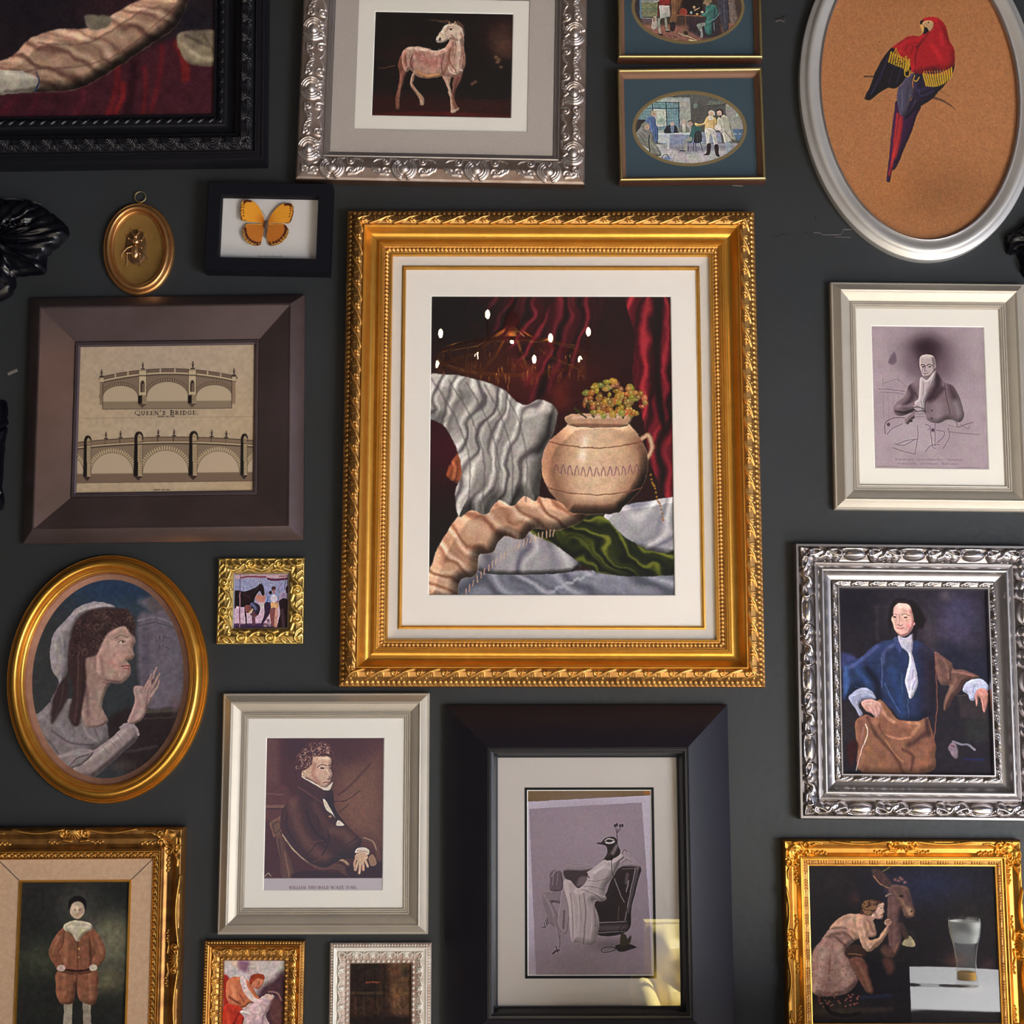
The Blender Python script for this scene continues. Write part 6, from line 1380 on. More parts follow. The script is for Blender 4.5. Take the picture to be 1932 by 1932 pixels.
def art_donkey():
    c = Canvas(1524, 1628, 1892, 1938, (26, 22, 28), 1.3).T(1460, 1560, 4.093)
    c.blob(1200, 450, 400, 160, (34, 38, 66), .8); c.blob(450, 430, 150, 100, (34, 30, 34), .8); c.blob(1500, 700, 200, 200, (34, 30, 32), .8); c.blob(400, 1420, 300, 90, (58, 48, 40), .8); c.blob(630, 560, 40, 50, (66, 40, 40), .8); c.blob(1400, 1040, 90, 60, (100, 66, 56), .6); c.blob(1640, 1080, 60, 60, (64, 44, 48), .7); c.line([(320, 1440), (900, 1420)], 40, (64, 52, 44), .6, soft=14)
    # donkey
    c.poly([(760, 330), (830, 340), (900, 420), (930, 480), (900, 500), (840, 450), (780, 380)], (70, 48, 50), 3); c.line([(775, 380), (830, 450), (900, 480)], 8, (150, 110, 84)); c.line([(845, 348), (900, 312)], 6, (120, 104, 70))
    c.shape([(900, 470), (960, 450), (1040, 480), (1060, 560), (1080, 630), (1085, 680), (1050, 710), (1010, 700), (985, 640), (960, 720), (980, 880), (940, 1000), (900, 1000), (880, 800), (880, 600)], (92, 66, 62), [([(940, 520), (1000, 600), (1040, 680)], 26, (124, 92, 76)), ([(1040, 640), (1060, 690)], 34, (168, 132, 100)), ([(920, 560), (930, 800), (930, 960)], 30, (112, 80, 76)), ([(1020, 500), (1050, 580)], 16, (58, 42, 44)), ([(960, 900), (930, 990)], 14, (150, 104, 80))], 2)
    c.ell(985, 540, 16, 10, (24, 16, 20)); c.ell(1058, 660, 8, 9, (60, 36, 36))
    for x, y in ((940, 410), (965, 420), (990, 405), (1010, 430), (975, 395)): c.blob(x, y, 12, 10, (150, 96, 92), .9)
    for x, y in ((885, 530), (905, 525), (870, 540)): c.ell(x, y, 9, 8, (150, 130, 124))
    c.poly([(990, 920), (1045, 850), (1085, 930)], (166, 150, 118)); c.line([(1000, 800), (1060, 830), (1090, 880)], 30, (40, 34, 36), .8); c.line([(980, 760), (1020, 860)], 40, (70, 48, 44), .8, soft=8)
    # dress and figure
    dress = [(380, 880), (440, 800), (560, 800), (650, 860), (560, 960), (600, 1060), (640, 1160), (640, 1220), (560, 1300), (420, 1320), (310, 1300), (300, 1150), (310, 980)]
    c.shape(dress, (160, 122, 112), [([(400, 960), (360, 1120), (330, 1260)], 60, (186, 150, 138)), ([(500, 960), (540, 1120), (560, 1240)], 50, (176, 138, 126)), ([(560, 980), (620, 1120)], 16, (112, 78, 74)), ([(440, 1000), (430, 1200)], 12, (130, 96, 90)), ([(340, 1280), (480, 1300), (620, 1230)], 18, (130, 94, 90)), ([(420, 860), (540, 830), (620, 880)], 26, (110, 78, 66)), ([(480, 860), (560, 930)], 16, (96, 66, 58))], 1.5)
    g = np.random.default_rng(6)
    for _ in range(46): c.ell(330 + g.random() * 270, 960 + g.random() * 300, 4, 4, (110, 76, 74), .8)
    c.shape([(440, 800), (480, 740), (560, 690), (640, 680), (720, 690), (760, 720), (790, 800), (780, 860), (700, 850), (620, 880), (560, 800)], (184, 142, 122), [([(500, 770), (600, 720), (680, 720)], 30, (206, 168, 146)), ([(560, 790), (640, 850)], 24, (160, 116, 98)), ([(720, 700), (770, 820)], 22, (134, 92, 84)), ([(600, 800), (660, 800)], 26, (196, 154, 132))], 1.2)
    c.shape([(640, 720), (700, 700), (730, 800), (740, 880), (800, 870), (850, 800), (880, 770), (885, 810), (840, 890), (780, 950), (730, 975), (690, 940), (660, 850)], (192, 148, 126), [([(680, 740), (710, 880), (740, 940)], 22, (212, 172, 148)), ([(740, 960), (820, 880)], 12, (140, 96, 80))], 1)
    c.ell(880, 745, 28, 26, (176, 134, 114)); c.line([(865, 740), (900, 735)], 7, (110, 70, 60)); c.line([(870, 755), (900, 752)], 6, (110, 70, 60)); c.poly([(725, 690), (780, 700), (770, 730), (720, 720)], (180, 136, 120))
    c.shape([(800, 600), (850, 595), (850, 630), (858, 665), (845, 680), (840, 710), (800, 720), (760, 700), (770, 650)], (206, 164, 146), [([(780, 660), (800, 710)], 16, (160, 112, 100)), ([(820, 610), (840, 640)], 14, (220, 184, 164))], .9)
    c.line([(815, 620), (840, 615)], 5, (80, 50, 44)); c.ell(832, 632, 7, 5, (50, 30, 30)); c.line([(828, 688), (848, 685)], 6, (150, 66, 60))
    hair = [(680, 640), (690, 600), (720, 572), (780, 570), (840, 590), (810, 610), (790, 650), (750, 690), (710, 690), (670, 680)]
    c.poly(hair, (72, 46, 40), 2); c.clip(hair); c.curls((680, 570, 800, 680), 30, (150, 108, 74), 8, 12, 2, .7); c.noclip()
    # child below
    c.shape([(560, 960), (620, 920), (700, 950), (720, 1010), (640, 1030), (560, 1010)], (56, 36, 32), [([(580, 990), (680, 1000)], 8, (150, 110, 80))], 2)
    c.shape([(590, 1030), (680, 1020), (720, 1080), (740, 1180), (770, 1280), (720, 1290), (660, 1200), (620, 1110)], (110, 70, 58), [([(640, 1050), (700, 1160), (740, 1270)], 22, (138, 92, 74))], 2); c.poly([(820, 960), (860, 920), (910, 950), (930, 1010), (860, 1010)], (84, 56, 50), 4); c.poly([(840, 1040), (900, 1020), (930, 1120), (880, 1150)], (76, 48, 44), 5)
    for i in range(40): c.ell(330 + g.random() * 330, 1290 + g.random() * 110, 8, 7, (130 + g.random() * 40, 76 + g.random() * 30, 80), .7)
    c.line([(400, 1390), (450, 1450), (560, 1470), (660, 1450)], 30, (24, 18, 20), .9); c.line([(680, 1330), (900, 1310)], 30, (38, 44, 74), .6, soft=8); c.line([(850, 450), (940, 620), (960, 900)], 40, (90, 62, 70), .3, soft=16)
    c.paint(.9, .12, 13, .9)
    return c.mottle(.12, 6, 5).grain(4)

def art_boy():
    """plain seated figure in brown before a dark rock, in the colours of the sheet"""
    c = Canvas(24, 1658, 250, 1972, (30, 32, 32), 1.2)
    c.blob(210, 1790, 60, 60, (110, 108, 88), .8); c.blob(200, 1760, 40, 30, (122, 118, 96), .6); c.blob(75, 1810, 50, 40, (70, 72, 56), .7); c.blob(60, 1700, 40, 60, (40, 38, 40), .7); c.blob(130, 1900, 120, 40, (36, 36, 34), .9); c.blob(195, 1855, 40, 20, (120, 112, 84), .7)
    c.blob(145, 1712, 42, 44, (66, 66, 62), .9)
    BR, BL, BD = (124, 80, 60), (152, 104, 80), (78, 46, 38)
    c.line([(128, 1880), (126, 1940), (120, 1972)], 16, (150, 140, 124)); c.line([(162, 1880), (164, 1940), (166, 1972)], 15, (140, 130, 116))
    c.shape([(112, 1830), (178, 1828), (184, 1870), (176, 1896), (150, 1890), (142, 1862), (136, 1894), (112, 1892), (104, 1864)], BR, [([(120, 1840), (120, 1880)], 8, BL), ([(168, 1840), (170, 1884)], 7, BL), ([(144, 1834), (143, 1864)], 4, BD)], 1)
    c.shape([(120, 1748), (168, 1748), (180, 1780), (178, 1834), (112, 1836), (106, 1790)], BR, [([(126, 1760), (122, 1820)], 10, BL), ([(170, 1770), (170, 1824)], 6, BD), ([(146, 1770), (146, 1830)], 2.4, BD)], 1)
    c.line([(113, 1829), (146, 1834), (178, 1828)], 5, (52, 30, 26))
    for y in (1776, 1792, 1808): c.ell(148, y, 1.6, 1.6, (190, 150, 90))
    for sg in (-1, 1):
        c.shape([(145 + sg * 24, 1750), (145 + sg * 42, 1768), (145 + sg * 54, 1800), (145 + sg * 40, 1826), (145 + sg * 26, 1822), (145 + sg * 34, 1798), (145 + sg * 26, 1782)], BR, [([(145 + sg * 36, 1768), (145 + sg * 46, 1800)], 6, BL)], 1)
        c.ell(145 + sg * 30, 1828, 8, 6, (196, 178, 160))
    c.shape([(122, 1744), (146, 1738), (170, 1744), (172, 1756), (158, 1762), (146, 1778), (134, 1762), (120, 1756)], (190, 178, 156), [([(128, 1750), (164, 1750)], 4, (212, 202, 182))])
    c.ell(145, 1718, 13.5, 17, (188, 166, 146)); _face(c, 145, 1719, 12, 16, (188, 166, 146), (140, 110, 96), (206, 186, 166), 0, (160, 96, 86))
    c.poly([(129, 1718), (129, 1702), (137, 1693), (150, 1692), (161, 1699), (162, 1718), (157, 1707), (147, 1702), (136, 1706)], (24, 18, 20), 1.5)
    c.paint(.9, .12, 14, .9)
    return c.mottle(.12, 7, 5).grain(3)

def art_pair():
    c = Canvas(414, 1814, 533, 1988, (190, 172, 168), 1.8).T(370, 1750, 4.11)
    c.blob(280, 320, 60, 30, (226, 196, 170), .7); c.blob(560, 360, 120, 90, (190, 184, 184), .9); c.poly([(320, 290), (390, 300), (380, 370), (330, 380)], (130, 96, 116), 6)
    c.poly([(450, 560), (560, 440), (660, 400), (660, 1000), (400, 1000)], (70, 46, 54), 10); c.poly([(220, 300), (300, 340), (380, 400), (300, 440), (220, 420)], (196, 186, 190), 6)
    c.poly([(210, 400), (260, 430), (260, 520), (240, 640), (210, 640)], (150, 40, 34), 4)
    c.shape([(240, 430), (330, 410), (400, 450), (450, 540), (480, 600), (400, 610), (360, 640), (280, 630), (230, 560)], (190, 110, 76), [([(280, 470), (290, 580)], 40, (214, 146, 104)), ([(350, 470), (420, 560)], 26, (200, 126, 88)), ([(250, 560), (330, 610)], 16, (110, 46, 40)), ([(330, 540), (360, 600)], 12, (130, 60, 48))], 1)
    c.shape([(410, 430), (450, 400), (500, 420), (500, 460), (460, 500), (420, 480)], (190, 120, 90), [([(470, 450), (450, 490)], 12, (150, 80, 60))]); c.poly([(398, 440), (410, 400), (450, 384), (500, 395), (506, 430), (460, 420), (430, 440), (410, 470)], (140, 54, 34), 2)
    c.shape([(210, 640), (290, 620), (350, 650), (360, 720), (340, 800), (300, 960), (210, 980)], (176, 52, 36), [([(240, 680), (250, 800)], 26, (206, 76, 50)), ([(320, 680), (280, 780), (270, 900)], 16, (112, 26, 26))], 1.5)
    c.line([(350, 420), (370, 500), (420, 570), (480, 610)], 40, (212, 190, 188)); c.line([(360, 440), (390, 530), (440, 590)], 14, (232, 214, 208), .8)
    c.shape([(440, 600), (500, 550), (560, 540), (580, 560), (560, 620), (520, 700), (560, 800), (580, 960), (340, 980), (380, 760), (330, 670), (380, 650)], (196, 168, 172), [([(460, 620), (460, 720)], 30, (220, 196, 194)), ([(500, 700), (480, 860)], 14, (140, 108, 124)), ([(420, 760), (400, 900)], 14, (216, 190, 192)), ([(350, 670), (400, 680)], 14, (230, 222, 220))], 1.2)
    c.ell(540, 558, 34, 20, (216, 180, 170), 1, .3); c.line([(540, 520), (600, 530), (630, 590)], 14, (150, 110, 104), .8, soft=4); c.poly([(560, 580), (620, 580), (650, 700), (600, 800), (550, 700)], (92, 58, 56), 5)
    c.paint(.8, .12, 15, .9)
    return c.mottle(.10, 4, 5).grain(4)

def art_brown():
    c = Canvas(656, 1820, 776, 1988, (46, 32, 26), 1.6).T(370, 1750, 4.11)
    c.poly([(1480, 300), (1640, 300), (1640, 1000), (1560, 1000), (1490, 500)], (84, 60, 44), 6, False); c.poly([(1200, 300), (1420, 300), (1420, 560), (1200, 560)], (38, 28, 26), 5, False)
    c.line([(1320, 450), (1410, 450)], 12, (120, 62, 40), .8, soft=3); c.blob(1540, 560, 60, 60, (104, 72, 48), .8); c.line([(1210, 530), (1440, 530)], 20, (78, 60, 44), .6, soft=6); c.blob(1600, 370, 30, 40, (40, 44, 34), .7)
    for x in (1250, 1310, 1380, 1450): c.line([(x, 320), (x, 620)], 10, (28, 20, 20), .6, False, soft=3)
    for x in (1240, 1300, 1400, 1500, 1580): c.line([(x, 560), (x + 5, 700)], 18, (64, 46, 36), .6, soft=5)
    c.poly([(1200, 700), (1640, 700), (1640, 1000), (1200, 1000)], (30, 22, 22), 8, False)
    c.paint(1.2, .2, 16, .9)
    return c.mottle(.2, 5, 5).grain(4)
# ------------------------------------------------------------------ room
def struct(o): o['kind'] = 'structure'; return o
M['room_wall'] = mat('room_wall_paint', (0.09, 0.085, 0.08), 0.8)
M['ceiling'] = mat('dark_ceiling', (0.05, 0.045, 0.045), 0.9)
M['floor'] = mat('oak_floor', (0.38, 0.34, 0.30), 0.55, noise=(3, (0.30, 0.26, 0.22), 0.3))
def slab(name, x0, x1, y0, y1, z0, z1, m):
    return struct(MB().box(x0, x1, y0, y1, z0, z1).build(name, m, smooth=False, sharp=None))
slab('wall_gallery', LX - .1, RX + .1, 0.0, 0.12, -0.1, CZ, M['wall'])
slab('floor', LX - .1, RX + .1, BY - .1, 0.0, -0.1, 0.0, M['floor'])
slab('ceiling', LX - .1, RX + .1, BY - .1, 0.12, CZ, CZ + .1, M['ceiling'])
slab('wall_left', LX - .1, LX, BY, 0.0, 0.0, CZ, M['room_wall'])
# back wall with a small street window
BW = (-1.6, -0.2, 0.4, 1.6)
mb = MB()
mb.box(LX, BW[0], BY - .1, BY, 0, CZ); mb.box(BW[1], RX, BY - .1, BY, 0, CZ)
mb.box(BW[0], BW[1], BY - .1, BY, 0, BW[2]); mb.box(BW[0], BW[1], BY - .1, BY, BW[3], CZ)
struct(mb.build('wall_back', M['room_wall'], smooth=False, sharp=None))
mb = MB()
mb.box(RX, RX + .1, BY, WIN_Y0, 0, CZ); mb.box(RX, RX + .1, WIN_Y1, 0.0, 0, CZ)
mb.box(RX, RX + .1, WIN_Y0, WIN_Y1, 0, WIN_Z0); mb.box(RX, RX + .1, WIN_Y0, WIN_Y1, WIN_Z1, CZ)
struct(mb.build('wall_right', M['room_wall'], smooth=False, sharp=None))
# window joinery on the right
mb = MB()
for y in (WIN_Y0, -2.6, -1.6, WIN_Y1 - .05): mb.box(RX + .02, RX + .06, y, y + .05, WIN_Z0, WIN_Z1)
for z in (WIN_Z0, WIN_Z1 - .05): mb.box(RX + .02, RX + .06, WIN_Y0, WIN_Y1, z, z + .05)
struct(mb.build('window_1', M['white_wood'], smooth=False, sharp=None))

# ------------------------------------------------------------------ things of the room that the picture glass mirrors
M['white_top'] = mat('white_table_top', (0.86, 0.87, 0.90), 0.35)
M['yellow_hide'] = mat('yellow_leather', (0.80, 0.66, 0.22), 0.45)
M['beer'] = mat('amber_beer', (0.80, 0.42, 0.04), 0.15, coat=1.0)
M['foam'] = mat('beer_foam', (0.90, 0.90, 0.88), 0.9)
M['bulb'] = bpy.data.materials.new('warm_bulb')
M['bulb'].use_nodes = True
_b = M['bulb'].node_tree.nodes['Principled BSDF']
_b.inputs['Emission Color'].default_value = (1.0, 0.72, 0.38, 1); _b.inputs['Emission Strength'].default_value = 60
M['crystal'] = mat('amber_crystal', (0.75, 0.40, 0.18), 0.12, 0.7)

def cafe_table(name, label, x, y, r, h=0.75, group='round white cafe tables'):
    t = bpy.data.objects.new(name, None); t.location = (x, y, 0); COL.objects.link(t)
    set_tags(t, label, 'table', None)
    MB().lathe((0, 0, h - .03), [(0.0, 0), (r - .02, 0), (r - .003, .006), (r, .015), (r - .003, .024), (r - .02, .03), (0, .03)], 64).build('table_top', M['white_top'], t, sharp=50)
    MB().lathe((0, 0, 0.02), [(.03, 0), (.03, h - .05), (0.1, h - .05)], 20).build('column', M['black_satin'], t)
    MB().lathe((0, 0, 0), [(0, .03), (.05, .03), (.22, .012), (.24, 0), (0, 0)], 32).build('base', M['black_satin'], t)
    return t

cafe_table('cafe_table', 'round white sunlit table mirrored in the glass of the donkey painting', 1.02, -.93, .36)
# pint glass on it
t = bpy.data.objects.new('pint_glass', None); t.location = (1.052, -.95, .7505); COL.objects.link(t)
set_tags(t, 'half-drunk pint glass of beer standing on the round white table', 'glass')
MB().lathe((0, 0, 0), [(0, 0), (.026, 0), (.0275, .004), (.0245, .012), (.0225, .05), (.026, .085), (.034, .115), (.0365, .135), (.036, .153), (.0345, .153), (.0348, .135), (.0325, .115), (.0245, .085), (.021, .05), (.0225, .014), (0, .012)], 40).build('tumbler', M['glass'], t, sharp=60)
MB().lathe((0, 0, 0), [(0, .0125), (.0222, .015), (.0208, .032), (0, .033)], 32).build('beer', M['beer'], t)
MB().lathe((0, 0, 0), [(.0240, .100), (.0322, .116), (.0345, .135), (.0342, .146), (.0338, .135), (.0315, .116), (.0265, .098), (0, .102)], 40).build('foam', M['foam'], t)
# dark chair added in a person's stead, hides part of the mirrored table
t = bpy.data.objects.new('added_dark_chair', None); t.location = (.56, -.42, 0); COL.objects.link(t)
set_tags(t, 'added dark chair hiding part of the sunlit white table', 'chair')
MB().box(-.22, .22, -.42, 0, .42, .46).build('seat', M['black_satin'], t, smooth=False, sharp=None)
MB().box(-.22, .22, -.005, .03, .46, .88).build('backrest', M['black_satin'], t, smooth=False, sharp=None)
for sx in (-.2, .2):
    for sy in (-.4, 0): MB().tube([(sx, sy, 0), (sx, sy, .42)], .017, 8).build('leg', M['black_satin'], t)
# yellow tufted chair
t = bpy.data.objects.new('tufted_chair', None); t.location = (.65, -2.2, 0); t.scale = (.7, 1, 1); COL.objects.link(t)
set_tags(t, 'yellow tufted leather armchair mirrored in the glass of the black frame', 'armchair')
V, F = [], []
nx, nz = 40, 24
for i in range(nx + 1):
    for j in range(nz + 1):
        u, v = i / nx, j / nz
        x = -.34 + .68 * u; z = .34 + .42 * v
        b = .035 * abs(math.cos(math.pi * (u * 4 + v * 3))) ** .5 * abs(math.cos(math.pi * (u * 4 - v * 3))) ** .5
        e = min(1, min(u, 1 - u) * 8) ** .5 * min(1, min(v, 1 - v) * 6) ** .5
        V.append((x, .02 + (b + .05) * e, z))
for i in range(nx):
    for j in range(nz):
        a = i * (nz + 1) + j; F.append((a, a + 1, a + nz + 2, a + nz + 1))
bk = MB(); bk.add(V, F); bk.box(-.34, .34, -.06, .03, .34, .76); bk.build('backrest', M['yellow_hide'], t)
MB().ellipsoid((0, .26, .37), (.33, .28, .09), n=28, m=12).build('seat', M['yellow_hide'], t)
MB().box(-.32, .32, 0, .5, .16, .34).build('seat_frame', M['yellow_hide'], t, smooth=False, sharp=None)
for sg in (-1, 1): MB().tube([(sg * .36, -.03, .56), (sg * .36, .3, .54), (sg * .36, .5, .5)], .05, 14).box(sg * .36 - .035, sg * .36 + .035, -.03, .48, .18, .54).build('armrest', M['yellow_hide'], t)
for sx in (-.28, .28):
    for sy in (.04, .46): MB().tube([(sx, sy, .16), (sx, sy, 0)], .022, 8, .014).build('leg', M['black_satin'], t)
# chandelier
t = bpy.data.objects.new('chandelier', None); t.location = (0, -2.79, 2.74); COL.objects.link(t)
set_tags(t, 'amber crystal chandelier with glowing bulbs, mirrored in the largest picture', 'chandelier')
g = np.random.default_rng(5)
MB().tube([(0, 0, .12), (0, 0, CZ - 2.74)], .006, 8).ellipsoid((0, 0, .1), (.03, .03, .05)).build('chain', M['gold_dark'], t)
MB().tube([(.27 * math.cos(a), .27 * math.sin(a), -.03) for a in np.linspace(0, 6.2832, 40, endpoint=False)], .008, 8, closed=True).build('rim', M['gold_dark'], t)
for k in range(8):
    a = k * math.pi / 4 + .3; x, y = .29 * math.cos(a), .29 * math.sin(a); dz = (.02, -.05, .03, 0, -.06, .02, .01, -.03)[k]
    ar = MB().tube([(0, 0, .1), (x * .5, y * .5, .0), (x, y, -.04), (x, y, dz)], .006, 8).build('arm', M['gold_dark'], t)
    MB().ellipsoid((x, y, dz + .025), (.0085, .0085, .017), n=12, m=8).build('bulb', M['bulb'], ar)
pl = bpy.data.lights.new('chandelier_light', 'POINT'); pl.energy = 12; pl.color = (1.0, .62, .3); pl.shadow_soft_size = .006
po = bpy.data.objects.new('chandelier_light', pl); po.parent = t; po.location = (0, 0, .03); COL.objects.link(po)
for k in range(84):
    m = MB()
    a = g.random() * 6.28; r = .27 * (1 if k % 2 else g.random()); m.ellipsoid((r * math.cos(a), r * math.sin(a), -.045 - .05 * g.random()), (.005, .005, .018), n=6, m=4).build('crystal_drop', M['crystal'], t)


# ------------------------------------------------------------------ on the wall itself
M['black_gloss'] = mat('black_gloss_paint', (0.002, 0.002, 0.004), 0.24, spec=0.3, bump=(35, 0.5))
def ornament(label, outline, c, depth, seed):
    t = bpy.data.objects.new('wall_ornament', None); cx, cz = P(*c); t.location = (cx, 0, cz); COL.objects.link(t)
    set_tags(t, label, 'wall ornament')
    o = spline(np.array([P(*q) for q in outline]) - np.array([cx, cz]), 4, True)
    g = np.random.default_rng(seed); o = o + g.normal(0, .0012, o.shape)
    n, m = len(o), 14; V = []; F = []
    for j in range(m + 1):
        u = 1 - j / m
        for k, p in enumerate(o):
            wob = .006 * math.sin(9 * p[0] * u * 12 + k) * math.sin(11 * p[1] * u * 14) if 0 < j < m else 0
            V.append((p[0] * u, -(.0005 if j == 0 else depth * math.sqrt(max(0, 1 - u ** 4)) * .8 + .006 + wob), p[1] * u))
    for j in range(m):
        for k in range(n): F.append((j * n + k, (j + 1) * n + k, (j + 1) * n + (k + 1) % n, j * n + (k + 1) % n))
    body = MB(); body.add(V, F); body.build('body', M['black_gloss'], t, sharp=80)
    return t
LB = [(-70, 380), (0, 377), (30, 379), (66, 381), (84, 394), (108, 408), (128, 430), (129, 448), (112, 466), (91, 486), (88, 512), (78, 520), (36, 522), (30, 542), (8, 568), (-70, 580), (-100, 480)]
t = ornament('glossy black carved wall ornament at the left edge, beside the beetle plaque', LB, (0, 455), .03, 1)
m = MB()
for k in range(8):
    x, z = P(-10 + k * 10, 434 + (k % 2)); m.ellipsoid((x - t.location.x, -.034, z - t.location.z), (.0032, .004, .0032), n=8, m=6)
m.build('beading', M['black_gloss'], t)
for q in ([(42, 452), (43, 470), (38, 485)], [(70, 392), (72, 402)], [(14, 520), (13, 530), (9, 534)]): MB().tube([(P(*p)[0] - t.location.x, -.030, P(*p)[1] - t.location.z) for p in q], .0015, 6).build('ridge', M['black_gloss'], t)
ornament('glossy black wall ornament at the left edge, beside the bridge engraving', [(-60, 750), (0, 753), (13, 760), (15, 790), (13, 815), (10, 850), (6, 920), (4, 960), (-60, 980), (-80, 860)], (-25, 860), .02, 2)
ornament('glossy black wall ornament at the right edge, below the parrot oval', [(1990, 400), (1932, 424), (1912, 440), (1894, 449), (1897, 468), (1902, 480), (1917, 483), (1925, 500), (1932, 522), (1990, 540)], (1950, 470), .03, 3)
wg = bpy.data.objects['wall_gallery']
M['crack'] = mat('bare_plaster_edge', (0.14, 0.12, 0.11), 0.9); M['crack_dark'] = mat('dark_crack', (0.006, 0.006, 0.008), 0.9)
def crack(pts, w, m, name='paint_crack'):
    V, F = [], []
    q = [P(*p) for p in pts]
    for i, (x, z) in enumerate(q):
        a = q[min(i + 1, len(q) - 1)]; b = q[max(i - 1, 0)]; dx, dz = a[0] - b[0], a[1] - b[1]; l = math.hypot(dx, dz) or 1
        nx_, nz_ = -dz / l * w / 2, dx / l * w / 2
        V += [(x + nx_, -.0004, z + nz_), (x, -.0011, z), (x - nx_, -.0004, z - nz_)]
    for i in range(len(q) - 1):
        for k in (0, 1): F.append((3 * i + k, 3 * i + 3 + k, 3 * i + 4 + k, 3 * i + 1 + k))
    mb = MB(); mb.add(V, F); o = mb.build(name, m, wg, smooth=False, sharp=None); return o
crack([(1461, 448), (1470, 444), (1485, 442)], .0009, M['crack_dark']); crack([(1515, 442), (1522, 439), (1528, 438)], .0010, M['crack_dark'])
crack([(1535, 439), (1549, 440), (1551, 443), (1586, 443), (1591, 433), (1614, 433)], .0014, M['crack'])
crack([(1575, 447), (1606, 448)], .0010, M['crack']); crack([(1538, 408), (1540, 414)], .0012, M['crack_dark'])
crack([(1463, 35), (1471, 36), (1476, 32)], .004, M['crack_dark'], 'wall_scuff'); crack([(1463, 41), (1472, 38), (1480, 42)], .0016, M['crack'], 'wall_scuff')
x, z = P(1480, 34); MB().lathe((0, 0, 0), [(0, .0025), (.0035, .002), (.0045, 0)], 16).build('nail_plug', M['wall'], wg)
o = bpy.data.objects['nail_plug']; o.location = (x, 0, z); o.rotation_euler = (R(90), 0, 0)
crack([(15, 706), (24, 702), (33, 698)], .006, M['crack'], 'wall_scuff')
for p in ([(100, 412), (118, 428)], [(62, 381), (78, 386)], [(5, 376), (30, 375), (50, 380)]): crack(p, .0018, M['crack'])
crack([(1382, 350), (1402, 351)], .002, M['crack'], 'hanger_tab')
# ================================================================== the pictures on the wall
# ---- black carved frame, top left
def f_black_carved():
    F = Frame('carved_frame', 'black carved frame in the top left corner, around a dark painting with red drapery', [(-400, -345), (512, -352), (493, 305), (-415, 309)], .045)
    fr = F.band('moulding', [(0, 1), (0, 26), (4, 34), (8, 34), (9, 30), (16, 30), (17, 36), (20, 36), (22, 30)], M['black_carved'])
    def cv(rel, L):
        n = max(2, int(L / 37)); q = L / n
        for i in range(n):
            x = (i + .5) * q
            for k, r in enumerate((15, 11.5, 8, 4.5)):
                rel.line([(x + r * math.cos(a), 26 - r * 1.35 * math.sin(a)) for a in np.linspace(.1, 3.04, 12)], 1.5, 4.6 - .2 * k)
            for sgn in (-1, 1):
                rel.spiral(x + sgn * q * .42, 8, 5, 1.2, 1.6 + (sgn < 0), 1.2, 3.5, sgn)
    F.carved('carved_band', 22, 52, [(22, 30), (34, 40), (44, 40), (52, 32)], cv, M['black_carved'], fr)
    F.band('cove', [(52, 32), (56, 30), (62, 22), (72, 17), (78, 18), (80, 21)], M['black_carved'], fr, curve=4)
    def cv2(rel, L):
        n = int(L / 19); q = L / n
        for i in range(n):
            x = i * q
            rel.line([(x, 12), (x + q * .5, 3), (x + q * .8, 4)], 2.0, 3, 1.2, 3)
            rel.spiral(x + q * .7, 8, 3.4, 1.1, 3, 1.1, 2.6)
    F.carved('sight_edge', 80, 95, [(80, 21), (87, 20), (95, 13)], cv2, M['black_carved'], fr)
    F.band('lip', [(95, 13), (96, 16), (100, 15), (100.5, 10)], M['black_carved'], fr)
    qd = [(-310, -260), (408, -262), (401, 214), (-318, 216)]
    r = F.rect([(-310, -260), (408, -262), (401, 214), (-318, 216)], .010)
    F.picture('painting', inset(F.R, 98 * F.S), .010, art_drapery(), qd, gain=1.0)

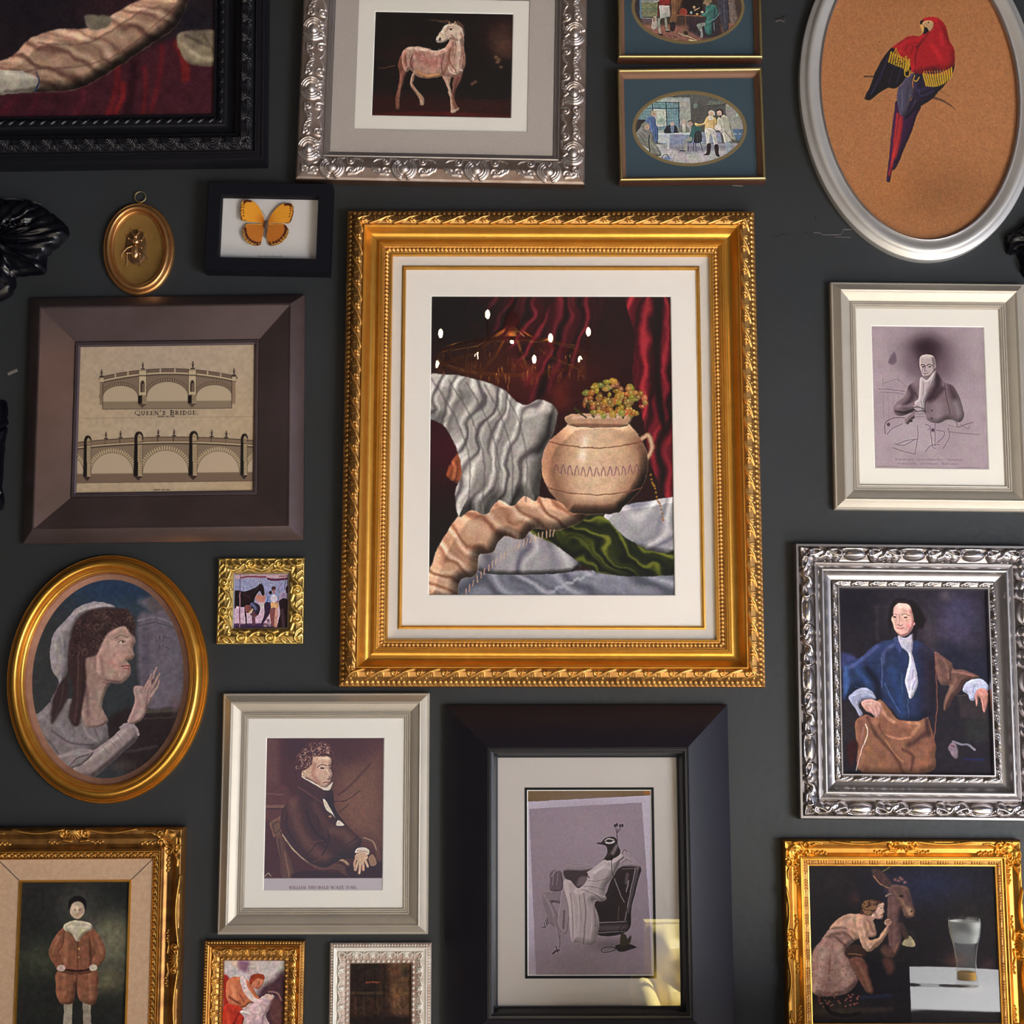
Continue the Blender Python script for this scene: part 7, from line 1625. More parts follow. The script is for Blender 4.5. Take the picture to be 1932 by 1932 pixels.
# ---- silver leaf frame with the horse
def f_horse():
    F = Frame('silver_frame', 'wide scroll-carved silver frame at the top, around a print of a pale horse', [(575, -110), (1112, -103), (1100, 346), (558, 337)], .030)
    fr = F.band('moulding', [(0, 1), (0, 26)], M['silver_carved'])
    def cv(rel, L):
        n = max(2, int(round(L / 127))); q = L / n
        for i in range(n):
            x = (i + .5) * q
            rel.ball(x, 22, 7.5, 8, 5)
            for sg in (-1, 1):
                for k, r in enumerate((12, 17, 21)):
                    rel.line([(x + sg * r * math.sin(a) * 1.0, 22 - (r - 1) * math.cos(a) * .98) for a in np.linspace(.35, 2.6, 10)], 1.7, 3.6)
                rel.spiral(x + sg * 14, 37, 6, 1.2, 1.57, 1.6, 3.4, sg)
                rel.spiral(x + sg * 34, 37, 7, 1.3, 3.14 if sg > 0 else 0, 1.8, 3.2, sg, tail=[(x + sg * 16, 42), (x + sg * 26, 44)])
                rel.line([(x + sg * 40, 43), (x + sg * 50, 41), (x + sg * 56, 36)], 2.4, 3, 1, 2)
                rel.spiral(x + sg * 34, 17, 7, 1.2, 3.14 if sg > 0 else 0, 1.7, 3.0, -sg)
                rel.line([(x + sg * 30, 11), (x + sg * 44, 12), (x + sg * 54, 18)], 2.2, 3, 1.2, 2)
                rel.line([(x + sg * 44, 20), (x + sg * 50, 24)], 1.8, 2.5, 1, 2)
                for k in range(4):
                    rel.line([(x + sg * (40 + 5 * k), 14 + k), (x + sg * (44 + 5 * k), 22 + k)], 1.3, 2.2)
            rel.line([(x - 5, 40), (x, 33), (x + 5, 40)], 1.8, 3)
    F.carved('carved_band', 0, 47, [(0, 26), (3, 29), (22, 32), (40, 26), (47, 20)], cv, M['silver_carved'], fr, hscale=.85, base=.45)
    F.band('sight_edge', [(47, 20), (49, 21), (51, 17), (55, 16), (57, 13), (60, 12)], M['silver'], fr)
    ro = inset(F.R, 59 * F.S)
    ri = F.rect([(677, -4), (999, 0), (996, 250), (669, 243)], .012)
    F.board('liner', ro, ri, .0125, M['linen'], bevel=False)
    rp = F.rect([(707, 21), (969, 27), (965, 224), (701, 219)], .008)
    F.board('mat_board', ri, rp, .0105, M['mat_white'])
    F.picture('print', inset(rp, -.002), .008, art_horse(), [(705, 19), (971, 25), (967, 226), (699, 221)])
    F.glass(ro, .0135)

# ---- the two small tavern prints
def tavern(name, label, quad, art, ovc):
    F = Frame('tavern_print_frame', label, quad, .030)
    fr = F.band('moulding', [(0.4, 1), (0, 6), (0, 26), (1.2, 29), (3.4, 30), (5.2, 29), (5.6, 27)], M['mahogany'], sharp=60)
    F.band('gilt_lip', [(0, 26.5), (1.2, 30), (3, 31), (5, 30), (5.8, 27)], M['brass'], fr, sharp=60)
    F.band('inner_cove', [(5.6, 27), (8, 22), (11, 18), (13.5, 14), (13.6, 12)], M['cove_brown'], fr, curve=3)
    ro = inset(F.R, 13.4 * F.S)
    x, z = F.loc(ovc[0], ovc[1], .012); a, b = ovc[2] * F.S, ovc[3] * F.S
    # blue mat with an oval opening
    n = 96; V = []; Q = []
    x0, x1, z0, z1 = ro
    for k in range(n):
        th = 2 * math.pi * k / n
        c, s = math.cos(th), math.sin(th)
        V.append((x + a * c, -.0125, z + b * s))
        t = min(((x1 - x) if c > 0 else (x0 - x)) / c if abs(c) > 1e-6 else 9, ((z1 - z) if s > 0 else (z0 - z)) / s if abs(s) > 1e-6 else 9)
        V.append((x + t * c, -.0125, z + t * s))
    # exact corners
    for cx_, cz_ in ((x0, z0), (x1, z0), (x1, z1), (x0, z1)):
        k = min(range(n), key=lambda k: (V[2 * k + 1][0] - cx_) ** 2 + (V[2 * k + 1][2] - cz_) ** 2)
        V[2 * k + 1] = (cx_, -.0125, cz_)
    for k in range(n):
        j = (k + 1) % n
        Q.append((2 * k, 2 * k + 1, 2 * j + 1, 2 * j))
    mt = link('mat_board', poly_mesh('mat_board', V, Q), M['navy_mat'], F.root)
    ell_ring('mat_gilt_edge', (x, z), [(0, .0128), (5.6 * F.S, .0128), (6.4 * F.S, .0116)], M['olive_gilt'], mt, a=a + .0003, b=b + .0003)
    cx, cy, ra, rb = ovc; ra -= 5; rb -= 5
    k = 1.0
    qd = [(cx - ra, cy - rb), (cx + ra, cy - rb), (cx + ra, cy + rb), (cx - ra, cy + rb)]
    F.picture('print', (x - ra * F.S, x + ra * F.S, z - rb * F.S, z + rb * F.S), .0115, art(), qd, ell=1.0)
    F.glass(ro, .0145)
    return F
def f_taverns():
    tavern('a', 'small gilt-edged frame cut by the top edge, upper of two blue-matted tavern scenes', [(1164, -104), (1436, -106), (1438, 108), (1166, 110)], art_tavern_top, (1298, 13, 104, 73))
    tavern('b', 'small gilt-edged frame with blue oval mat, lower of two tavern scenes', [(1164, 129), (1438, 127), (1446, 338), (1169, 342)], art_tavern, (1301, 242.5, 106, 73.5))

# ---- oval frames
class Oval(Frame):
    def __init__(self, name, label, c, a, b, tilt, depth, cat='picture'):
        q = [(c[0] - a, c[1] - b), (c[0] + a, c[1] - b), (c[0] + a, c[1] + b), (c[0] - a, c[1] + b)]
        super().__init__(name, label, q, depth, cat)
        self.root.rotation_euler = (0, -R(tilt), 0)
        self.rot = R(tilt)
        self.a = (self.R[1] - self.R[0]) / 2; self.b = (self.R[3] - self.R[2]) / 2
    def ring(self, name, prof, m, parent=None, curve=0, n=128, c=(0, 0), sharp=40):
        pr = curve_profile(prof, curve) if curve else prof
        return ell_ring(name, c, [(t * self.S, h / 1000) for t, h in pr], m, parent or self.root, a=self.a, b=self.b, n=n, sharp=sharp)
    def pane(self, da, d, n=96):
        a, b = self.a - da * self.S, self.b - da * self.S
        V = [(a * math.cos(2 * math.pi * k / n), -d, b * math.sin(2 * math.pi * k / n)) for k in range(n)]
        return link('glass_pane', poly_mesh('glass_pane', V, [tuple(range(n))]), M['glass'], self.root)
def oval_print(F, da, d, art, c, a, b, name='painting', tilt=0.0):
    """a,b: photo px half axes of the visible sheet, c its centre"""
    t = R(tilt); q = []
    for sx, sy in ((-1, -1), (1, -1), (1, 1), (-1, 1)):
        x, y = sx * a, sy * b
        q.append((c[0] + x * math.cos(t) + y * math.sin(t), c[1] - x * math.sin(t) + y * math.cos(t)))
    ra, rb = F.a - da * F.S, F.b - da * F.S
    return F.picture(name, (-ra, ra, -rb, rb), d, art, q, ell=1.01)

def f_parrot():
    F = Oval('oval_silver_frame', 'large oval silver frame at the top right, around a red parrot on a tan ground', (1737, 172), 226, 316, 1.5, .028)
    fr = F.ring('moulding', [(0, 1), (0, 16), (3, 19), (9, 22), (14, 27), (20, 28), (27, 25), (33, 22), (35.5, 22)], M['silver_matte'], curve=3)
    F.ring('sight_edge', [(35, 22), (36, 24), (38, 24), (39.5, 21), (40, 14)], M['silver'], fr, curve=3)
    oval_print(F, 38, .014, art_parrot(), (1733, 175), 188, 283, 'print', 1.0)
    F.pane(38, .016)

def f_beetle():
    F = Oval('oval_medallion', 'small oval gilt plaque with a beetle in relief, hung by a brass ring', (259, 467), 67.5, 87, 4, .016, 'wall plaque')
    fr = F.ring('moulding', [(0, 1), (-1, 4), (0, 8), (3, 11), (5, 10), (6, 13), (9, 17), (12.5, 17.5), (15, 14), (16, 10), (18, 11), (20, 9), (21, 5)], M['gold_old_plain'], curve=3)
    n = 64
    a, b = F.a - 20.5 * F.S, F.b - 20.5 * F.S
    V = [(0, -.0035, 0)]; Q = []
    for j in range(1, 9):
        u = j / 8
        for k in range(n):
            th = 2 * math.pi * k / n
            V.append((a * u * math.cos(th), -.0035 - .0022 * u ** 3, b * u * math.sin(th)))
    for k in range(n): Q.append((0, 1 + k, 1 + (k + 1) % n))
    for j in range(7):
        for k in range(n): Q.append((1 + j * n + k, 1 + (j + 1) * n + k, 1 + (j + 1) * n + (k + 1) % n, 1 + j * n + (k + 1) % n))
    link('field', poly_mesh('field', V, Q, True), M['gold_field'], F.root)
    # beetle in mm around the centre, head up
    def L(x, y, h): 
        p = F.loc(x, y, .006); return (p[0], -h, p[1])
    bt = MB()
    k = F.S
    cx, cy = 256, 472
    T = lambda X, Y: (185 + X / 9.2, 350 + Y / 9.2)
    x, y = T(645, 1150); p = L(x, y, .007)
    bt.ellipsoid(p, (.0072, .0060, .0135), n=20, m=14)              # wing cases
    x, y = T(660, 975); p = L(x, y, .0075); bt.ellipsoid(p, (.0064, .0052, .0058), n=16)
    x, y = T(655, 890); p = L(x, y, .0075); bt.ellipsoid(p, (.0042, .0038, .0040), n=12)
    body = bt.build('beetle_body', M['beetle'], F.root, sharp=70)
    gr = MB().tube([tuple(v) for v in (L(*T(650, 1030), .0126), L(*T(640, 1130), .0133), L(*T(640, 1240), .0122))], .0004, 6)
    gr.build('wing_seam', M['gold_dark'], body)
    x, y = T(650, 1060); p = L(x, y, .004)
    MB().ellipsoid(p, (.020, .0030, .034), n=28, m=14).build('relief_ground', M['gold_ground'], F.root)
    legs = [[(600, 960), (540, 930), (500, 850), (480, 800)], [(700, 960), (760, 960), (790, 890), (785, 800)],
            [(600, 1060), (520, 1090), (420, 1180), (400, 1250)], [(700, 1050), (760, 1090), (820, 1200), (870, 1280)],
            [(610, 1180), (510, 1180), (505, 1300), (490, 1400)], [(700, 1160), (730, 1190), (725, 1300), (740, 1410)]]
    for l in legs:
        pts = [L(*T(*q), h) for q, h in zip(l, (.008, .0085, .0065, .005))]
        MB().tube(pts, .0017, 8, .0009).ellipsoid(pts[1], (.0019, .0019, .0019), n=8, m=6).build('beetle_leg', M['beetle'], F.root)
    for l in ([(630, 870), (590, 820), (600, 760), (560, 740)], [(680, 870), (720, 830), (715, 780), (750, 750)]):
        MB().tube([L(*T(*q), h) for q, h in zip(l, (.009, .010, .009, .007))], .0014, 8, .0006).build('beetle_horn', M['beetle'], F.root)
    # ring
    c = F.loc(265, 371.5, .006)
    rr = 10.2 * F.S
    MB().tube([(c[0] + rr * math.cos(t), -.006, c[1] + rr * math.sin(t)) for t in np.linspace(0, 2 * math.pi, 32, endpoint=False)], .0011, 8, closed=True).build('hanging_ring', M['brass'], F.root)
    MB().tube([(c[0] * .9 - .000, -.004, F.b - .003), (c[0], -.0055, c[1] - rr + .001)], .0022, 10).build('ring_lug', M['gold_dark'], F.root)

def f_oval_portrait():
    F = Oval('oval_gilt_frame', 'oval gilt frame at the left edge, around a portrait in a white veil', (197, 1281), 191, 236, 1.0, .030)
    fr = F.ring('moulding', [(0, 1), (-.5, 8), (1.5, 12), (3, 11), (4, 14), (6, 17), (7, 16), (9, 21), (14, 28), (19, 30), (23, 28), (25, 24)], M['gold'], curve=3)
    F.ring('inner_beading', [(25, 24), (26.5, 25), (28, 22), (29.5, 22), (30.5, 19), (33, 17), (35, 12)], M['gold'], fr, curve=3)
    F.ring('copper_slip', [(35, 12), (37, 8), (47, 6)], M['copper'])
    oval_print(F, 41, .006, art_veil(), (196, 1286), 150, 185, 'painting', 1)
    F.pane(35, .0125)

# ---- shadow box with the butterfly
def f_butterfly():
    F = Frame('shadow_box', 'small black shadow box holding a mounted orange butterfly on white card', [(394, 343), (627, 345), (621, 513), (383, 509)], .036, 'shadow box')
    F.band('moulding', [(0, 1), (0, 33), (1.5, 36), (24.5, 36), (25.5, 33), (25.6, 16)], M['black_matte'])
    r = F.rect([(418, 367), (600, 370), (593, 488), (410, 486)], .016)
    r = inset(F.R, 24 * F.S)
    c = Canvas(400, 360, 610, 500, (208, 204, 205), 2)
    c.T(380, 330, 7.43)
    c.line([(250, 1105), (1570, 1118)], 3, (150, 150, 185), .35)
    for i, x in enumerate(range(755, 1110, 21)):
        c.line([(x, 1117), (x + 5, 1103), (x + 9, 1117)] if i % 2 else [(x + 10, 1104), (x + 3, 1110), (x + 9, 1117)], 4.5, (75, 60, 80), .85); i % 5 or c.line([(x + 8, 1092), (x + 3, 1118)], 4.5, (75, 60, 80), .85)
    for i, x in enumerate(range(760, 960, 22)): c.line([(x, 1150), (x + 10, 1146)], 4, (110, 100, 120), .6)
    cardq = [(414, 364), (603, 367), (596, 491), (407, 489)]
    F.picture('card', r, .016, c, cardq)
    F.glass(r, .031)
    T = lambda X, Y: (380 + X / 7.43, 330 + Y / 7.43)
    d0 = .020
    spec = bpy.data.objects.new('butterfly', None); spec.parent = F.root; COL.objects.link(spec)
    OR, OB, DK, YL = (218, 148, 42), (178, 105, 35), (70, 28, 18), (235, 190, 95)
    fore_l = [(885, 640), (862, 560), (820, 470), (760, 400), (700, 365), (640, 355), (590, 372), (562, 430), (552, 510), (556, 590), (572, 652), (680, 668), (800, 675), (870, 680)]
    fore_r = [(940, 640), (985, 560), (1040, 490), (1110, 432), (1190, 408), (1260, 415), (1292, 450), (1300, 520), (1285, 600), (1240, 690), (1130, 686), (1020, 682), (950, 684)]
    hind_l = [(872, 690), (760, 690), (650, 690), (612, 735), (578, 800), (590, 870), (618, 925), (680, 975), (750, 995), (825, 985), (850, 900), (872, 780)]
    hind_r = [(905, 690), (1000, 690), (1110, 690), (1170, 700), (1218, 760), (1228, 820), (1195, 890), (1130, 955), (1050, 990), (960, 993), (928, 920), (908, 800)]
    body = (900, 700)
    cv = Canvas(440, 370, 570, 470, (208, 150, 50), 4).T(380, 330, 7.43)
    for side, fl, hd in ((-1, fore_l, hind_l), (1, fore_r, hind_r)):
        cv.poly(hd, OB, 2); cv.poly(fl, OR, 2)
        cv.clip(fl)
        cv.blob(body[0] + side * 20, 640, 90, 90, (175, 95, 30), .8)
        for e in fl[2:12]: cv.line([(body[0] + side * 15, 660), ((body[0] + e[0]) / 2, (655 + e[1]) / 2 - 8), e], 2.5, (170, 90, 25), .6)
        tip = fl[5] if side < 0 else fl[5]
        tx, ty = (640, 372) if side < 0 else (1235, 425)
        cv.line([(tx + side * -55, ty + 2), (tx, ty), (tx + side * 30, ty + 22)], 42, DK)
        edge = [(565, 430), (554, 510), (557, 590), (572, 650)] if side < 0 else [(1290, 460), (1298, 520), (1283, 600), (1245, 688)]
        cv.line(edge, 26, DK); 
        for e in edge + [((edge[0][0] + edge[1][0]) / 2, (edge[0][1] + edge[1][1]) / 2), ((edge[1][0] + edge[2][0]) / 2, (edge[1][1] + edge[2][1]) / 2)]:
            cv.ell(e[0] - side * 12, e[1] - 12, 8, 8, OR); cv.line([(e[0] - side * 14, e[1]), (e[0] - side * 42, e[1] - 4)], 8, DK); cv.ell(e[0] - side * 42, e[1] - 4, 9, 11, DK)
        cv.clip(hd)
        cv.line([(body[0], 690), (body[0] + side * 300, 690)], 16, YL, .7)
        for e in hd[2:10]: cv.line([(body[0] + side * 8, 710), e], 2.5, (110, 60, 20), .6)
        rim = [e for e in hd[4:10]]
        cv.line(rim, 52, YL)
        cv.line([(e[0] - side * 12, e[1] - 8) for e in rim], 9, DK)
        cv.line(rim, 7, DK)
        sp = spline(rim, 2)
        for e in sp:
            cv.ell(e[0] - side * 40, e[1] - 34, 19, 22, DK); cv.line([(e[0] - side * 32, e[1] - 24), e], 9, DK)
        cv.noclip()
    cv.grain(5)
    def wing(name, pts, lift):
        pp = spline(np.array(pts, float), 5, True)
        V = []; colr = []
        cxm = sum(p[0] for p in pp) / len(pp); cym = sum(p[1] for p in pp) / len(pp)
        N = len(pp); Rn = 26
        V3 = []; Fq = []
        pxs, pys = [], []
        for j in range(Rn + 1):
            u = j / Rn
            for p in pp:
                X = cxm + (p[0] - cxm) * u; Y = cym + (p[1] - cym) * u
                px, py = T(X, Y)
                lx, lz = F.loc(px, py, d0)
                V3.append((lx, -(d0 + lift + abs(px - T(905, 0)[0]) * F.S * .10), lz)); pxs.append(px); pys.append(py)
        for j in range(Rn):
            for i in range(N):
                Fq.append((j * N + (i + 1) % N, j * N + i, (j + 1) * N + i, (j + 1) * N + (i + 1) % N))
        col_ = cv.sample(np.array(pxs)[None, :], np.array(pys)[None, :])[0]
        me = np_mesh(name, np.array(V3), np.array(Fq), True, attr=np.clip(col_ * 1.15, 0, 1), attrname='paint')
        o = link(name, me, M['print'], spec)
        md = o.modifiers.new('thickness', 'SOLIDIFY'); md.thickness = .0004
        return o
    wing('hindwing', hind_l, .000); wing('hindwing', hind_r, .000)
    wing('forewing', fore_l, .0012); wing('forewing', fore_r, .0012)
    a = F.loc(*T(910, 640), .023); b = F.loc(*T(915, 760), .023); c_ = F.loc(*T(893, 880), .022)
    MB().ellipsoid((a[0], -.023, (a[1] + b[1]) / 2), (.0042, .004, .0085), n=14).tube([(b[0], -.022, b[1]), (c_[0], -.021, c_[1])], .0022, 10, .0012).build('thorax', M['fur_brown'], spec)
    for e in ((850, 495), (985, 495)):
        p0, p1, p2 = F.loc(*T(912, 640), .023), F.loc(*T((912 + e[0]) / 2 + (e[0] - 912) * .1, 545), .024), F.loc(*T(*e), .024)
        MB().tube([(p0[0], -.024, p0[1]), (p1[0], -.025, p1[1]), (p2[0], -.025, p2[1])], .0003, 5).build('antenna', M['fur_brown'], spec)

# ---- bridge engraving
def f_bridge():
    F = Frame('bronze_frame', 'wide purplish bronze frame around an engraving of two arched bridges', [(56, 561), (574, 557), (573, 1021), (45, 1024)], .012)
    S = F.S
    fr = F.band('moulding', [(0, 1), (0, 11), (1, 12), (22, 30), (23, 30.5), (25, 30.5), (25.5, 29), (85, 10), (86, 9), (87, 12)], M['bronze'], sharp=25)
    F.band('sight_edge', [(87, 12), (88, 13), (89.5, 13), (90, 10), (92, 10.5), (95, 8), (95.2, 4)], M['bronze_dark'], fr, sharp=25)
    rp = inset(F.R, 94.5 * S)
    F.picture('print', rp, .006, art_bridge(), [(149, 654), (481, 652), (479, 929), (144, 930)])
    F.glass(rp, .0085)

# ---- the big gilt frame
def f_big():
    F = Frame('gilt_frame', 'largest frame, ornate beaded gilt, around a painting with red curtain and white cushions', [(655, 396), (1425, 397), (1444.5, 1296), (638, 1296)], .030)
    fr = F.band('moulding', [(0, 1), (0, 24), (1, 26)], M['gold_dark'])
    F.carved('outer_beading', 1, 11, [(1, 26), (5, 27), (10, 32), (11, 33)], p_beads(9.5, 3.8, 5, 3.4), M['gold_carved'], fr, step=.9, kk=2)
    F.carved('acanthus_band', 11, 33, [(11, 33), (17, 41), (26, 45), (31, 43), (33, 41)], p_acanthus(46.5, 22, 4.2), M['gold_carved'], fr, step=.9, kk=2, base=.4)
    F.band('cove', [(33, 41), (33.5, 44), (35.5, 44), (36, 42), (38, 40), (42, 34), (47, 28), (52, 25.5), (57, 25), (61, 26.5), (63, 28)], M['gold'], fr, curve=3, sharp=50)
    F.band('fillets', [(63, 28), (63.2, 30), (65.5, 30), (66, 28), (67.5, 28), (68, 29.5), (70, 29), (71, 26)], M['gold'], fr)
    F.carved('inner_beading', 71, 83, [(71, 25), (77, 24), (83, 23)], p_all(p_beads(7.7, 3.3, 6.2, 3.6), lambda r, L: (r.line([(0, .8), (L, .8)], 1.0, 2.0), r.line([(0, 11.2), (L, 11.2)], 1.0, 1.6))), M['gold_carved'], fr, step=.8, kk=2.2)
    F.band('sight_edge', [(83, 23), (83.5, 25), (86.5, 25), (88, 21), (88.3, 17)], M['gold'], fr)
    F.band('liner', [(88, 17.5), (106.5, 15.5)], M['linen_cream'])
    F.band('gilt_slip', [(106, 15.4), (106.5, 17.5), (109, 18), (110, 16.5), (112, 16), (113.4, 13)], M['gold'])
    ro = inset(F.R, 113 * F.S)
    rp = F.rect([(812, 559), (1266, 559), (1274, 1124), (809, 1124)], .009)
    F.board('mat_board', ro, rp, .0125, M['mat_cream'])
    F.picture('painting', inset(rp, -.002), .009, art_central(), [(810, 557), (1268, 557), (1276, 1126), (807, 1126)])
    F.glass(inset(F.R, 88 * F.S), .0188)

# ---- champagne silver frames (two alike)
def champagne(label, quad, sight, prnt, art, name='print'):
    F = Frame('champagne_frame', label, quad, .022)
    S = F.S
    F.band('moulding', [(0, 1), (0, 15), (2, 17), (4, 17), (12, 22), (15, 25), (17.5, 26), (19, 25), (21, 22.5), (30, 19), (36, 14), (37, 13), (37.3, 15), (39, 15), (40, 13), (41, 14.5), (43, 14.5), (44, 12), (46, 12.5), (48.5, 9.5), (49, 7)], M['pewter'], sharp=30)
    rs = F.rect(sight, .009); rp = F.rect(prnt, .006)
    rs = inset(F.R, 48 * S)
    F.board('mat_board', rs, rp, .0085, M['mat_white'])
    F.picture(name, inset(rp, -.002), .0065, art, [(prnt[0][0] - 2, prnt[0][1] - 2), (prnt[1][0] + 2, prnt[1][1] - 2), (prnt[2][0] + 2, prnt[2][1] + 2), (prnt[3][0] - 2, prnt[3][1] + 2)])
    F.glass(rs, .0105)
    return F
def f_champagne():
    champagne('champagne silver frame at the right edge, around a grey engraving of a seated gentleman', [(1568.5, 532), (1938, 532), (1948, 962), (1576, 961)],
              [(1616, 583), (1888, 586), (1896, 912), (1622, 912)], [(1644, 615), (1858, 616), (1864, 885), (1648, 885)], art_gentleman())
    champagne('champagne silver frame around a reddish sepia print of a curly-haired person in a chair', [(418, 1307), (810, 1308), (807, 1765), (411, 1763)],
              [(469, 1358), (758, 1359), (754, 1711), (463, 1709)], [(501, 1391), (725, 1391), (723, 1680), (498, 1680)], art_sepia())

# ---- silver frame with the blue coat
def f_blue():
    F = Frame('ribbon_carved_frame', 'heavy ribbon-carved silver frame around a portrait of a person in a blue coat', [(1501, 1027), (1952, 1026), (1962, 1548), (1509, 1548)], .026)
    fr = F.band('moulding', [(0, 1), (0, 22), (2, 25), (6, 25), (7, 22)], M['silver'])
    def cv(rel, L):
        n = max(2, int(round(L / 129))); q = L / n
        for i in range(n + 1):
            x = i * q
            rel.ball(x, 14, 22, 11, 8)
            rel.line([(x - 30, 6), (x - 15, 2.5), (x, 2), (x + 15, 2.5), (x + 30, 6)], 2.2, 7)
            for sg in (-1, 1):
                rel.ball(x + sg * 36, 19, 10, 9, 7, sg * .5)
                rel.line([(x + sg * 46, 5), (x + sg * 34, 4), (x + sg * 26, 9), (x + sg * 28, 17), (x + sg * 40, 14), (x + sg * 50, 9)], 3.0, 8.5, 3.6, 8)
                rel.ball(x + sg * 52, 18, 10, 8, 6.5, -sg * .4)
            x2 = x + q / 2
            rel.line([(x2 - 12, 22), (x2 - 3, 19), (x2 + 2, 10), (x2 + 10, 5)], 4, 8)
    F.carved('ribbon_band', 7, 36, [(7, 22), (14, 27), (24, 27), (32, 22), (36, 20)], cv, M['silver_pearl'], fr, kk=1.6, base=.4)
    F.band('cove', [(36, 20), (37, 23), (39, 23), (41, 21), (44, 25), (49, 28), (53, 27), (56, 22), (62, 17), (70, 15)], M['silver'], fr, curve=4)
    def cv2(rel, L):
        n = int(round(L / 35)); q = L / n
        for i in range(n):
            x = i * q
            rel.line([(x + 3, 8), (x + q * .4, 3), (x + q * .8, 3)], 1.6, 2.6)
            rel.line([(x + q * .3, 9), (x + q * .6, 6), (x + q, 3)], 1.4, 2.4)
            for k in range(4): rel.line([(x + 4 + k * 5, 9.5), (x + 8 + k * 5, 4.5)], 1.0, 2)
    F.carved('sight_edge', 70, 81, [(70, 18), (76, 18), (81, 16)], cv2, M['silver_pearl'], fr, step=.9, kk=2)
    F.band('lip', [(81, 16), (82, 18), (84, 18), (86, 13), (86.5, 9)], M['silver'], fr)
    F.picture('painting', inset(F.R, 86 * F.S), .010, art_bluecoat(), [(1586, 1114), (1864, 1113), (1872, 1459), (1590, 1459)])

# ---- little square gilt frame
def f_small_square():
    F = Frame('small_gilt_frame', 'tiny square gilt scroll frame around a scene of a dark horse and grooms', [(412, 1053), (574, 1052), (572, 1215), (408, 1215)], .014)
    fr = F.band('moulding', [(0, 1), (0, 10)], M['gold_yellow'])
    def cv(rel, L):
        n = 3; q = L / n
        for i in range(n + 1):
            x = (i + .15) * q
            rel.spiral(x, 12, 10, 1.7, 2.6, 2.4, 5.5)
            rel.line([(x + 8, 20), (x + 20, 24), (x + 32, 20), (x + 42, 10)], 3.0, 5, 1.4, 3)
            rel.line([(x + 16, 4), (x + 22, 12), (x + 30, 15)], 2.4, 4.5, 1.2, 3)
            rel.line([(x + 28, 3), (x + 34, 10)], 3.0, 4.5, 1.6, 3)
            rel.line([(x - 14, 25), (x - 6, 22), (x + 4, 25)], 2.4, 4, 1.5, 3)
            rel.ball(x + 24, 19, 4, 3, 4)
        rel.line([(0, 1.5), (L, 1.5)], 2, 3)
    F.carved('scroll_band', 0, 29, [(0, 10), (4, 12), (14, 15), (24, 12), (29, 9)], cv, M['gold_yellow'], fr, step=.8, kk=2.2, hscale=.8)
    F.band('sight_edge', [(29, 9), (29.5, 10), (31, 9), (31.5, 6)], M['silver'], fr)
    F.picture('print', inset(F.R, 30.5 * F.S), .0065, art_groom(), [(440, 1083), (545, 1083), (544, 1186), (438, 1186)])

# ---- wide black frame
def f_peacock():
    F = Frame('black_frame', 'wide flat black frame around a grey photograph of a seated figure with peacock head', [(841, 1332), (1374, 1328), (1386, 2003), (838, 2003)], .014)
    fr = F.band('moulding', [(0, 1), (0, 12), (1, 13), (80, 40), (82, 42)], M['black_satin'])
    F.band('inner_fillet', [(82, 42), (82.5, 40), (84, 40), (85, 42), (88, 42), (89, 38), (93, 36), (97, 26), (98, 22), (101, 20), (101.2, 12)], M['black'], fr)
    ro = inset(F.R, 100.5 * F.S)
    ro = (ro[0] - .0, ro[1] + .0, ro[2], ro[3])
    r1 = F.rect([(989, 1486), (1234, 1485), (1238, 1846), (991, 1846)], .012)
    F.board('mat_board', ro, r1, .013, M['mat_grey'], bevel=False)
    r2 = inset(r1, 5 * F.S)
    F.board('mat_accent', r1, r2, .0118, M['black_matte'])
    F.picture('print', inset(r2, -.002), .0098, art_peacock(), [(992, 1489), (1231, 1488), (1235, 1843), (994, 1843)])
    F.glass(ro, .0165)

